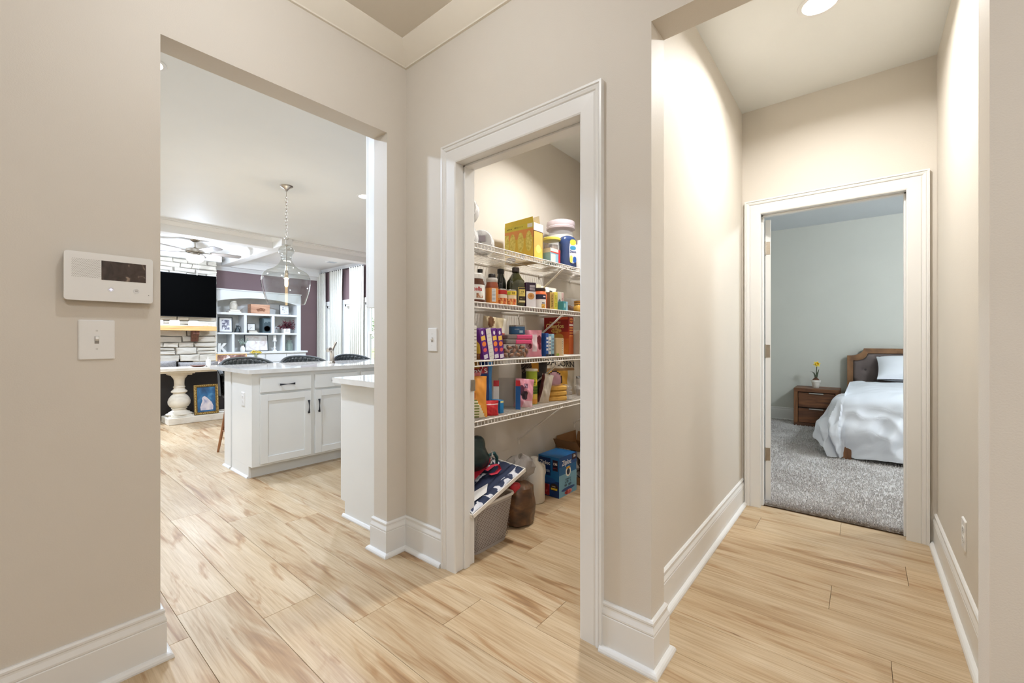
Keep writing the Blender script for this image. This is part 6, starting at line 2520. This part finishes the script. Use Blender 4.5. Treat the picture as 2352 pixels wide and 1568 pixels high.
lp = [(.02, -.03, .038), (.06, -.045, .06), (.095, -.055, .06), (.105, -.06, .035), (.07, -.06, .018), (.03, -.05, .016)]
V = [];
for p in lp: V += [(p[0], p[1] - .012, p[2]), (p[0], p[1] + .012, p[2] + .003)]
b.add(V, [(2 * i, 2 * i + 1, 2 * i + 3, 2 * i + 2) for i in range(5)], True)
b.build('loop', rgb((200, 52, 74), .6), t, world=False)
# green-black holdall on top
t = thing('holdall_bag', (.285, -.215, .385), 'dark green nylon holdall slumped on the tray with a looped handle', 'bag')
M_NYL = mat('nylon_dark_green', (26, 42, 40), .35, var=.2, vscale=20, bump=.5, bscale=40)
b = MB()
rb_ = random.Random(4)
b.sphere((0, 0, .10), .105, 22, 16, (1.15, .85, 1.05))
for i in range(len(b.v)):
    x, y, z = b.v[i]
    w_ = .014 * math.sin(26 * x + 11 * z) * math.sin(19 * z - 8 * y) + .008 * math.sin(45 * z + 31 * y)
    q = 1 + w_ / .1
    b.v[i] = (x * q, y * q, max(-.01, .1 + (z - .1) * q))
b.build('body', M_NYL, t, world=False)
b = MB()
b.tube([(.085, -.06, .09), (.13, -.07, .10), (.165, -.06, .065), (.175, -.05, .02), (.165, -.05, -.005)], [.009, .010, .010, .009, .008], 8)
b.build('handle', mat('strap_teal', (44, 84, 84), .5), t, world=False)
b = MB()
b.add([(.072, -.088, .02), (.105, -.080, .025), (.115, -.074, .125), (.085, -.088, .12)], [(0, 1, 2, 3)])
b.build('lettered_band', ramp_mat('band_print', [(.45, (24, 30, 30)), (.55, (220, 220, 216))], 60, rough=.6, detail=1), t, world=False)
# plastic sack, jug, freezer bag carton, open carton
t = thing('potting_sack', (.650, -.285, 0), 'tied clear plastic sack of brown bark on the pantry floor', 'sack')
b = MB()
b.lathe([(.070, .001), (.098, .012), (.108, .06), (.112, .12), (.106, .18), (.092, .225), (.060, .250), (.030, .262)], (0, 0, 0), 26)
for i in range(len(b.v)):
    x, y, z = b.v[i]
    q = 1 + .06 * math.sin(7 * math.atan2(y, x) + 30 * z) + .05 * math.sin(60 * z)
    b.v[i] = (x * q * 1.0, y * q * .85, z * 1.02)
b.build('bark_filling', ramp_mat('bark_brown', [(.3, (52, 34, 22)), (.5, (84, 56, 36)), (.65, (120, 84, 52)), (.8, (150, 116, 80))], 9, (1, 1, 1.6), rough=.35, detail=5, bump=.6, coat=.3), t, world=False)
b = MB()
b.lathe([(.030, .255), (.034, .270), (.075, .300), (.092, .335), (.080, .370), (.055, .392), (.02, .398)], (0, 0, 0), 22, cap=False)
for i in range(len(b.v)):
    x, y, z = b.v[i]
    a_ = math.atan2(y, x)
    q = 1 + .22 * math.sin(5 * a_ + 40 * z) + .10 * math.sin(11 * a_)
    b.v[i] = (x * q * 1.1 + .015, y * q * .85, z * 1.06 - .008 + .012 * math.sin(3 * a_))
b.build('gathered_top', film_mat('sack_film_grey', (190, 182, 176), .6, .2), t, world=False)
b = MB()
b.sphere((-.06, -.02, .235), .045, 12, 8, (1, .7, .8))
b.build('red_wrapper', rgb((190, 48, 56), .3), t, world=False)
t = thing('water_jug', (1.00, -.145, 0), 'white plastic gallon jug behind the plastic sack', 'jug')
b = MB()
b.lathe([(.070, 0), (.076, .008), (.076, .20), (.070, .235), (.048, .268), (.026, .285), (.022, .292)], (0, 0, 0), 26)
b.build('body', mat('jug_plastic', (226, 222, 214), .35, var=.02), t, world=False)
b = MB()
b.lathe([(.024, .290), (.026, .292), (.026, .312), (.001, .314)], (0, 0, 0), 20)
b.build('cap', rgb((238, 236, 232)), t, world=False)
b = MB()
b.tube([(.055, -.02, .255), (.078, -.03, .24), (.084, -.03, .19), (.074, -.025, .15)], .010, 8)
b.build('grip', MATS['jug_plastic'], t, world=False)
t = carton('freezer_bag_carton', 'large blue freezer bag carton on the pantry floor', 1.142, 1.385, -.262, -.078, 0, .292, (28, 104, 168))
decal(t, 'L', 0, 1, 0, .40, (26, 60, 120)); decal(t, 'L', .04, .60, .52, .96, (20, 50, 108)); decal(t, 'L', .0, .55, .02, .30, ramp_mat('berry_picture', [(.35, (130, 24, 36)), (.5, (186, 50, 60)), (.66, (226, 150, 150))], 26, rough=.5))
decal(t, 'L', .02, .85, .34, .48, (40, 90, 160), 'bag_picture', True)
decal(t, 'L', .70, .94, .66, .93, (44, 20, 44), 'count_patch'); word(t, 'L', .82, .83, '136', .024, (240, 236, 232), .0008); marks(t, 'L', .82, .73, 5, .010, (210, 60, 70))
word(t, 'L', .33, .83, 'Ziploc', .038, (240, 240, 244), .0010, squash=.95); word(t, 'L', .35, .63, 'FREEZER', .022, (190, 206, 230), .0005, squash=.95)
decal(t, 'L', .58, .96, .16, .34, (60, 44, 40), 'seal_patch', True); decal(t, 'L', .62, .92, .18, .23, (226, 200, 70), 'seal_band'); marks(t, 'L', .77, .27, 7, .009, (240, 236, 230))
decal(t, 'F', 0, 1, .0, .55, (120, 176, 208)); decal(t, 'F', 0, 1, .75, 1, (24, 80, 150))
word(t, 'F', .42, .83, 'Ziploc', .052, (232, 238, 246), .0012, squash=.95); decal(t, 'F', .36, .66, .46, .72, (232, 236, 236), 'shield', True); decal(t, 'F', .42, .60, .50, .66, (20, 40, 70), 'shield_core', True); decal(t, 'F', .40, .62, .66, .71, (214, 160, 40), 'shield_cap')
marks(t, 'F', .5, .40, 8, .016, (24, 50, 90)); marks(t, 'F', .5, .33, 5, .028, (24, 50, 90)); marks(t, 'F', .5, .25, 6, .026, (24, 50, 90))
decal(t, 'F', .12, .88, .11, .20, (40, 80, 140), 'tray_picture', True); decal(t, 'F', .30, .72, .01, .13, ramp_mat('berry_picture', [(.35, (130, 24, 36))], 26), 'berry_heap', True)
decal(t, 'F', .72, .98, .84, .99, (44, 20, 44), 'count_patch'); word(t, 'F', .85, .92, '136', .026, (240, 236, 232), .0006)
t = thing('open_cardboard_box', (1.64, -.13, 0), 'open brown cardboard box with printed white sides behind the freezer bag carton', 'box')
M_KRAFT = mat('kraft_board', (150, 112, 74), .8, var=.06)
b = MB()
b.box(-.155, -.152, -.115, .115, 0, .27); b.box(.152, .155, -.115, .115, 0, .27); b.box(-.155, .155, .112, .115, 0, .27); b.box(-.155, .155, -.115, -.112, 0, .27); b.box(-.155, .155, -.115, .115, 0, .003)
b.build('carton_body', M_KRAFT, t, world=False)
b = MB()
b.box(-.1556, -.1552, -.115, .115, .06, .268); b.box(-.155, .155, -.1156, -.1152, .06, .268)
b.build('printed_wrap', ramp_mat('carton_print', [(.38, (60, 44, 36)), (.5, (214, 206, 196)), (.64, (226, 220, 212)), (.75, (170, 110, 60))], 16, rough=.6, detail=2), t, world=False)
for V in ([(-.155, -.115, .27), (-.155, .115, .27), (-.195, .125, .345), (-.195, -.10, .345)], [(.155, -.115, .27), (.155, .115, .27), (.20, .125, .34), (.20, -.12, .34)], [(-.155, .115, .27), (.155, .115, .27), (.15, .118, .36), (-.15, .118, .36)],
          [(-.155, -.115, .27), (.155, -.115, .27), (.16, -.165, .25), (-.16, -.165, .25)]):
    b = MB()
    b.add(V, [(0, 1, 2, 3)])
    b.build('flap', M_KRAFT, t, world=False)

# ================================================================ bedroom
from mathutils import noise as mnoise
M_RUST = ramp_mat('rustic_brown_wood', [(.25, (62, 38, 26)), (.45, (96, 60, 38)), (.6, (124, 80, 50)), (.8, (142, 98, 64))], 2.4, (6, 1.3, 9), rough=.5, detail=5, rnd=True)
M_RUSTV = ramp_mat('rustic_brown_wood_upright', [(.25, (84, 52, 32)), (.5, (124, 82, 50)), (.8, (150, 106, 68))], 2.4, (9, 9, 1.2), rough=.5, detail=5)
t = thing('nightstand', (5.56, -1.489, 0.006), 'rustic brown two drawer nightstand beside the bed', 'nightstand')
ny0, ny1, nx0, nx1 = -1.735, -1.243, 5.36, 5.755
b = MB()
b.box(nx0, nx1, ny0, ny1, .461, .508, .002)
b.build('top', M_RUST, t)
b = MB()
b.box(nx0 + .004, nx1, ny0, ny1, .006, .050, .002)
b.build('plinth', M_RUST, t)
for a, c in ((ny0, ny0 + .046), (ny1 - .046, ny1)):
    b = MB()
    b.box(nx0 + .002, nx1, a, c, .050, .461, .002)
    b.build('side_panel', M_RUSTV, t)
b = MB()
b.box(nx0 + .03, nx1, ny0 + .046, ny1 - .046, .050, .461)
b.build('carcass', M_SHADOWGAP, t)
for z0, z1 in ((.258, .450), (.056, .246)):
    b = MB()
    b.box(nx0 + .004, nx0 + .028, ny0 + .052, ny1 - .052, z0, z1, .002)
    d = b.build('drawer', M_RUST, t)
    b = MB()
    b.box(nx0 - .012, nx0 + .006, -1.566, -1.412, z1 - .012, z1 + .001, .002)
    b.build('handle', mat('handle_satin_steel', (206, 204, 200), .3, metal=.9), d)

t = thing('potted_daffodil', (5.52, -1.475, .5085), 'yellow daffodil in a small white pot on the nightstand', 'potted plant')
px_, py_, pz_ = 5.52, -1.475, .5085
b = MB()
b.lathe([(.034, 0), (.036, .002), (.045, .072), (.050, .073), (.053, .076), (.054, .104), (.051, .106), (.048, .095), (.046, .09)], (px_, py_, pz_), 28, cap=False)
b.lathe([(.001, .003), (.035, .003)], (px_, py_, pz_), 28, cap=False)
b.build('pot', mat('pot_white', (232, 228, 218), .55), t)
b = MB()
b.lathe([(.001, .085), (.046, .088), (.040, .105), (.026, .125), (.010, .142), (.001, .145)], (px_, py_, pz_), 18)
b.build('bulb_soil', ramp_mat('bulb_brown', [(.35, (60, 38, 26)), (.6, (104, 66, 44)), (.8, (130, 90, 60))], 30, rough=.9, bump=.5), t)
M_STEM = mat('daffodil_leaf', (58, 66, 44), .55, var=.1)
b = MB()
b.tube([(px_, py_ - .002, pz_ + .13), (px_ - .004, py_ - .006, pz_ + .20), (px_ - .004, py_ - .010, pz_ + .285), (px_ - .016, py_ - .013, pz_ + .302)], [.006, .0055, .0045, .004], 8)
b.build('stem', M_STEM, t)


def leaf(pts, w):
    b = MB()
    P = [Vector(p) for p in pts]
    V = []
    for i, p in enumerate(P):
        ww = w * (1 - (i / (len(P) - 1)) ** 3 * .85)
        V += [p + Vector((ww * .4, -ww, 0)), p + Vector((-.002, 0, .002)), p + Vector((-ww * .4, ww, 0))]
    F = []
    for i in range(len(P) - 1):
        for k in range(2):
            F.append((3 * i + k, 3 * i + k + 1, 3 * i + k + 4, 3 * i + k + 3))
    b.add(V, F, True)
    b.build('leaf', M_STEM, t)


leaf([(px_, py_ + .004, pz_ + .13), (px_, py_ + .012, pz_ + .17), (px_, py_ + .022, pz_ + .20), (px_, py_ + .040, pz_ + .213), (px_, py_ + .064, pz_ + .212)], .009)
leaf([(px_, py_ - .004, pz_ + .13), (px_, py_ - .016, pz_ + .19), (px_, py_ - .034, pz_ + .25)], .011)
leaf([(px_ + .005, py_ - .002, pz_ + .13), (px_ + .005, py_ - .012, pz_ + .18), (px_ + .01, py_ - .018, pz_ + .215)], .009)
hd = Vector((px_ - .026, py_ - .012, pz_ + .318))
fd = Vector((-.85, -.25, .35)).normalized()
u_ = fd.orthogonal().normalized()
w_ = fd.cross(u_)
M_PET = ramp_mat('daffodil_petal', [(.35, (222, 190, 40)), (.6, (238, 214, 70)), (.8, (244, 228, 120))], 40, rough=.6)
for k in range(6):
    a = k * PI / 3
    d_ = u_ * math.cos(a) + w_ * math.sin(a)
    s_ = fd.cross(d_)
    b = MB()
    b.add([hd, hd + d_ * .022 + s_ * .014 + fd * .004, hd + d_ * .046 + fd * .002, hd + d_ * .022 - s_ * .014 + fd * .004], [(0, 1, 2, 3)], True)
    b.build('petal', M_PET, t)
b = MB()
rings = []
for (h_, r_) in ((0, .010), (.012, .013), (.022, .015), (.026, .019)):
    for i in range(14):
        a = 2 * PI * i / 14
        rings.append(hd + fd * h_ + (u_ * math.cos(a) + w_ * math.sin(a)) * (r_ + (.002 * (i % 2) if h_ > .025 else 0)))
F = []
for j in range(3):
    for i in range(14):
        F.append((j * 14 + i, j * 14 + (i + 1) % 14, (j + 1) * 14 + (i + 1) % 14, (j + 1) * 14 + i))
b.add(rings, F, True)
b.build('trumpet', mat('daffodil_trumpet', (226, 178, 30), .55, var=.08), t)
switch_plate('bedroom_outlet', 'white duplex outlet between the nightstand and the headboard', frame_M((BX, -1.765, .375), (0, -1, 0), (0, 0, 1)), .075, .12, 'duplex', 'outlet')

# bed with stepped wooden headboard and tufted panel
BY0, BY1 = -3.42, -1.80
ym = (BY0 + BY1) / 2
t = thing('wooden_bed', (4.7, ym, .006), 'brown wooden bed with button tufted headboard', 'bed')


def hb_outline(ins):
    """stepped outline of half the headboard, from the bottom left corner up, y measured from the left edge"""
    pts = [(ins, .30), (ins, .945 - ins)]
    n_ = 10
    y0, z0, y1, z1 = .028 + ins, .945 - ins, .168 + ins * .6, 1.040 - ins
    for i in range(n_ + 1):
        a = PI / 2 * i / n_
        pts.append((y0 + (y1 - y0) * math.sin(a), z1 - (z1 - z0) * math.cos(a) if False else z0 + (z1 - z0) * (1 - math.cos(a))))
    pts.append((y1 + .003, z1 + 0))
    return pts


def full(ins):
    L = hb_outline(ins)
    W = BY1 - BY0
    left = [(BY1 - a, z) for a, z in L]
    right = [(BY0 + a, z) for a, z in L[::-1]]
    return left + right


o1, o2 = full(0), full(.062)
b = MB()
n_ = len(o1)
xa, xb = 5.665, 5.735
V = [(xa, y, z) for y, z in o1] + [(xa, y, z) for y, z in o2] + [(xb, y, z) for y, z in o1] + [(xb, y, z) for y, z in o2] + [(xa + .004, y, z) for y, z in full(.05)]
F = []
for i in range(n_ - 1):
    F += [(i, i + 1, n_ + i + 1, n_ + i), (2 * n_ + i, 2 * n_ + i + 1, i + 1, i), (3 * n_ + i, 3 * n_ + i + 1, 2 * n_ + i + 1, 2 * n_ + i), (n_ + i, n_ + i + 1, 3 * n_ + i + 1, 3 * n_ + i)]
b.add(V, F)
b.build('headboard_frame', ramp_mat('headboard_wood', [(.3, (98, 66, 40)), (.55, (128, 90, 56)), (.8, (148, 108, 72))], 3, (6, 2.5, 2.5), rough=.45), t)
# upholstered panel: height field with button dimples
btn = []
for r_ in range(4):
    zz = .918 - r_ * .150
    for c_ in range(-7, 8):
        yy = ym + (c_ + (.5 if r_ % 2 else 0)) * .245 + .013
        btn.append((yy, zz))
out = full(.062)


def top_at(y):
    """panel top height at y"""
    best = .30
    for i in range(len(out) - 1):
        (ya, za), (yb, zb) = out[i], out[i + 1]
        if (ya - y) * (yb - y) <= 0 and abs(ya - yb) > 1e-6:
            zc = za + (zb - za) * (y - ya) / (yb - ya)
            best = max(best, zc)
    return best


b = MB()
NU, NV = 160, 60


def hp(u, v):
    y = BY1 - .064 - u * (BY1 - BY0 - .128)
    zt = top_at(y)
    z = .30 + (zt - .30) * v
    e = min(u, 1 - u) * (BY1 - BY0 - .128)
    edge = max(0.0, min(1, min(e, zt - z) / .03))
    puff = .022 * edge ** .5
    for (yy, zz) in btn:
        d2 = (y - yy) ** 2 + (z - zz) ** 2
        if d2 < .012:
            puff -= .020 * math.exp(-d2 / .0011)
    return (xa + .026 - puff, y, z)


b.grid(NU, NV, hp)
pn = b.build('tufted_panel', mat('upholstery_taupe', (102, 90, 86), .75, var=.10, vscale=9, bump=.2, bscale=200, sheen=.2), t)
for (yy, zz) in btn:
    if BY0 + .12 < yy < BY1 - .12 and zz > .62:
        b = MB()
        b.sphere((xa + .019, yy, zz), .012, 12, 8, (.5, 1, 1))
        b.build('button', mat('button_dark', (64, 56, 54), .7), pn)
b = MB()
b.box(3.78, 5.66, BY0 + .04, BY1 - .04, .13, .30, .01)
b.build('box_base', mat('bed_base_grey', (120, 112, 106), .85), t)
for x_ in (3.735, 5.62):
    for y_ in (BY1 - .075, BY0 + .005):
        b = MB()
        b.box(x_, x_ + .055, y_, y_ + .07, .006, .135, .004)
        b.build('leg', M_RUSTV, t)
b = MB()
b.box(3.80, 5.655, BY0 + .03, BY1 - .03, .30, .585, .04)
b.build('mattress', mat('mattress_white', (230, 230, 230), .8), t)

M_DUV = mat('duvet_cotton_white', (220, 223, 228), .8, var=.012, vscale=3, bump=.12, bscale=120, sheen=.15)
FXE, LYE = 3.80, BY1 - .03       # edges of the mattress
NA, NB = 150, 170
A0, A1 = 5.30, FXE - .605         # along x, unrolled
B0, B1 = LYE + .50, BY0 + .05    # along y, unrolled


def duvet(u, v, lift=0.0):
    a = A0 + (A1 - A0) * u
    c = B0 + (B1 - B0) * v
    dx = max(0.0, FXE - a)
    dy = max(0.0, c - LYE)
    L = math.hypot(dx, dy)
    r = .095
    n1 = mnoise.noise(Vector((a * 2.1, c * 2.1, 0)))
    n2 = mnoise.noise(Vector((a * 5.5 + 3, c * 4.0, 1.7)))
    n3 = mnoise.noise(Vector((a * 3.0 - c * 3.0, c * 9.0 + a * 5.0, 4.2)))
    top = .640 + .024 * n1 + .014 * n2 + .022 * max(0, n3)
    if L < 1e-6:
        # wrinkled top, slumping a little towards the free edges
        near = min(1, min(a - FXE, LYE - c) / .25)
        return (a, c, top - .03 * (1 - near) ** 2 + lift)
    fx, fy = dx / L, dy / L
    th = min(L / r, PI / 2)
    outw = r * math.sin(th)
    down = r * (1 - math.cos(th)) + max(0, L - r * PI / 2)
    k = min(1, down / .35)
    foot = max(0, 1 - abs(a - FXE) / .9)
    # vertical folds grow towards the hem
    along = c if fx > fy else a
    n4 = mnoise.noise(Vector((a * 4.0 + c * 6.0, c * 2.0 - a * 7.0, 8.1)))
    fold = .030 * math.sin(along * 17 + 2.2 * n1 * 3) * k + .045 * n3 * k + .05 * n1 * k - .045 * abs(n4) * min(1, k * 2)
    bulge = .055 * k * math.sin(PI * min(1, down / .6)) + (.09 * k * foot if fy > .25 else 0)
    outw += fold + bulge
    x = min(a, FXE + 0) if dx == 0 else FXE
    y = c if dy == 0 else LYE
    z = top - .03 - down + .018 * n2 * k
    z = max(z, .022 + .012 * (n2 + 1))
    return (x - fx * outw + (.02 * n2 * k), y + fy * outw, z + lift)


b = MB()
b.grid(NA, NB, lambda u, v: duvet(u, v))
b.grid(NA, NB, lambda u, v: tuple(p - q for p, q in zip(duvet(u, v), (0, 0, .012))))
dv = b.build('duvet', M_DUV)
tag(dv, 'rumpled white duvet draped over the bed down to the carpet', 'duvet')
M_PIL = mat('pillow_cotton_white', (234, 237, 242), .8, var=.01, bump=.1, bscale=120)
for x_, y_, rx_, lab in ((5.30, -2.44, R(-52), 'white pillow leaning on the tufted headboard nearest the doorway'), (5.32, -3.17, R(-52), 'white pillow leaning on the headboard at the hidden side of the bed')):
    o = cushion(x_, y_, .675, .70, .42, .20, rx_, R(-90), M_PIL, lab, 'pillows on the bed', 'bed_pillow')
    o['category'] = 'pillow'
t = thing('storage_bag', (4.05, -2.35, .006), 'flat black zipped bag pushed under the bed', 'bag')
b = MB()
b.box(3.86, 4.35, -2.62, -2.06, .006, .075, .025)
b.build('body', mat('bag_black', (34, 32, 32), .6, var=.15), t)
b = MB()
b.tube([(3.86, -2.10, .05), (3.855, -2.3, .055), (3.86, -2.6, .05)], .003, 6)
b.build('zip', mat('zip_grey', (120, 118, 114), .4), t)

# bedroom window on the right hand wall (lights the room)
w = bpy.data.objects.new('window_5', None)
COL.objects.link(w)
w.location = (4.0, BFY, .75)
struct(w)
b = MB()
for x0, x1, z0, z1 in ((3.05, 3.11, .75, 2.25), (4.89, 4.95, .75, 2.25), (3.11, 4.89, .75, .81), (3.11, 4.89, 2.19, 2.25), (3.97, 4.03, .81, 2.19)):
    b.box(x0, x1, BFY - .09, BFY + .01, z0, z1)
b.build('window_frame', M_WHITE, w)
for x0, x1 in ((3.11, 3.97), (4.03, 4.89)):
    b = MB()
    b.add([(x0, BFY - .05, .81), (x1, BFY - .05, .81), (x1, BFY - .05, 2.19), (x0, BFY - .05, 2.19)], [(0, 1, 2, 3)])
    b.build('pane', M_PANE, w)

# ---------------------------------------------------------------- ceiling lamps and added fill lights
def downlight(name, loc, power, color, label, r=.075, group=None, estr=6.0, spread=PI):
    t = thing(name, loc, label, 'ceiling light', group)
    b = MB()
    b.lathe([(r, -.004), (r + .006, -.006), (r + .018, -.004), (r + .02, 0)], loc, 32, cap=False)
    b.build('trim_ring', M_TRIM, t)
    b = MB()
    b.lathe([(1e-4, -.003), (r, -.003)], loc, 32, cap=False)
    b.build('lens', emit_mat(name + '_lens_glow', (255, 250, 240), estr), t)
    if power:
        area_lamp(name + '_lamp', (0, 0, -.012), r * 1.8, power, color, parent=t, spread=spread)
    return t


def globe_light(name, loc, r, estr, label, col=(255, 249, 238)):
    """semi-flush frosted globe fixture"""
    t = thing(name, loc, label, 'ceiling light')
    x, y, z = loc
    b = MB()
    b.lathe([(.07, z), (.068, z - .02), (.03, z - .03), (.012, z - .035), (.012, z - .08), (.05, z - .085), (.055, z - .10)], (x, y, 0), 24)
    b.build('canopy', M_NICKEL, t)
    b = MB()
    b.sphere((x, y, z - .10 - r * .8), r, 24, 14, (1, 1, .8))
    b.build('frosted_globe', emit_mat(name + '_glow', col, estr), t)
    return t


downlight('hall_downlight', (1.03, -1.80, H), 24, WARM, 'round recessed downlight in the hallway ceiling', .07, spread=R(158))
globe_light('foyer_globe_light', (-.95, -.85, H), .065, 138, 'frosted globe lamp on the foyer ceiling', (246, 250, 255))
downlight('foyer_fill_light', (-1.9, -2.9, H), 31, FOY, 'unseen fill light added to the rear of the foyer ceiling')  # lamp added out of view to even out the foyer walls
downlight('foyer_fill_light', (-1.3, -3.7, H), 16, FOY, 'second unseen fill light added further back in the foyer ceiling')  # another added lamp behind the view, lifts the foyer level
downlight('pantry_light', (.90, -.65, H), 20, WARM, 'round ceiling light inside the pantry', .09, spread=R(131))
downlight('kitchen_downlight', (1.15, 2.30, H), 34, NEUT, 'recessed downlight in the kitchen ceiling beside the pendant', .07)
downlight('kitchen_downlight', (-.9, 1.2, H), 35, NEUT, 'recessed downlight in the kitchen ceiling by the opening', .07)
downlight('kitchen_downlight', (-.9, 3.6, H), 54, NEUT, 'recessed downlight in the kitchen ceiling', .07)
downlight('living_downlight_and_fill', (2.35, 7.2, HC), 1.5, NEUT, 'recessed downlight in the living room coffer near the bookcase', .07)
downlight('living_downlight_and_fill', (2.6, 5.9, HC), 52, NEUT, 'fill light added to the living room coffer near the windows', .07)  # added lamp, no known fixture here; brightens the right coffer
downlight('living_downlight_and_fill', (-1.6, 6.6, HC), 185, NEUT, 'unseen fill light added to the living room coffer over the sofa end', .07)  # added out of view so bounced light lifts the living room
globe_light('bedroom_fill_globe', (3.3, -3.4, H), .13, 250, 'unseen fill globe added to the bedroom ceiling', (236, 246, 255))  # hidden globe added to brighten the bedroom and foot of the bed
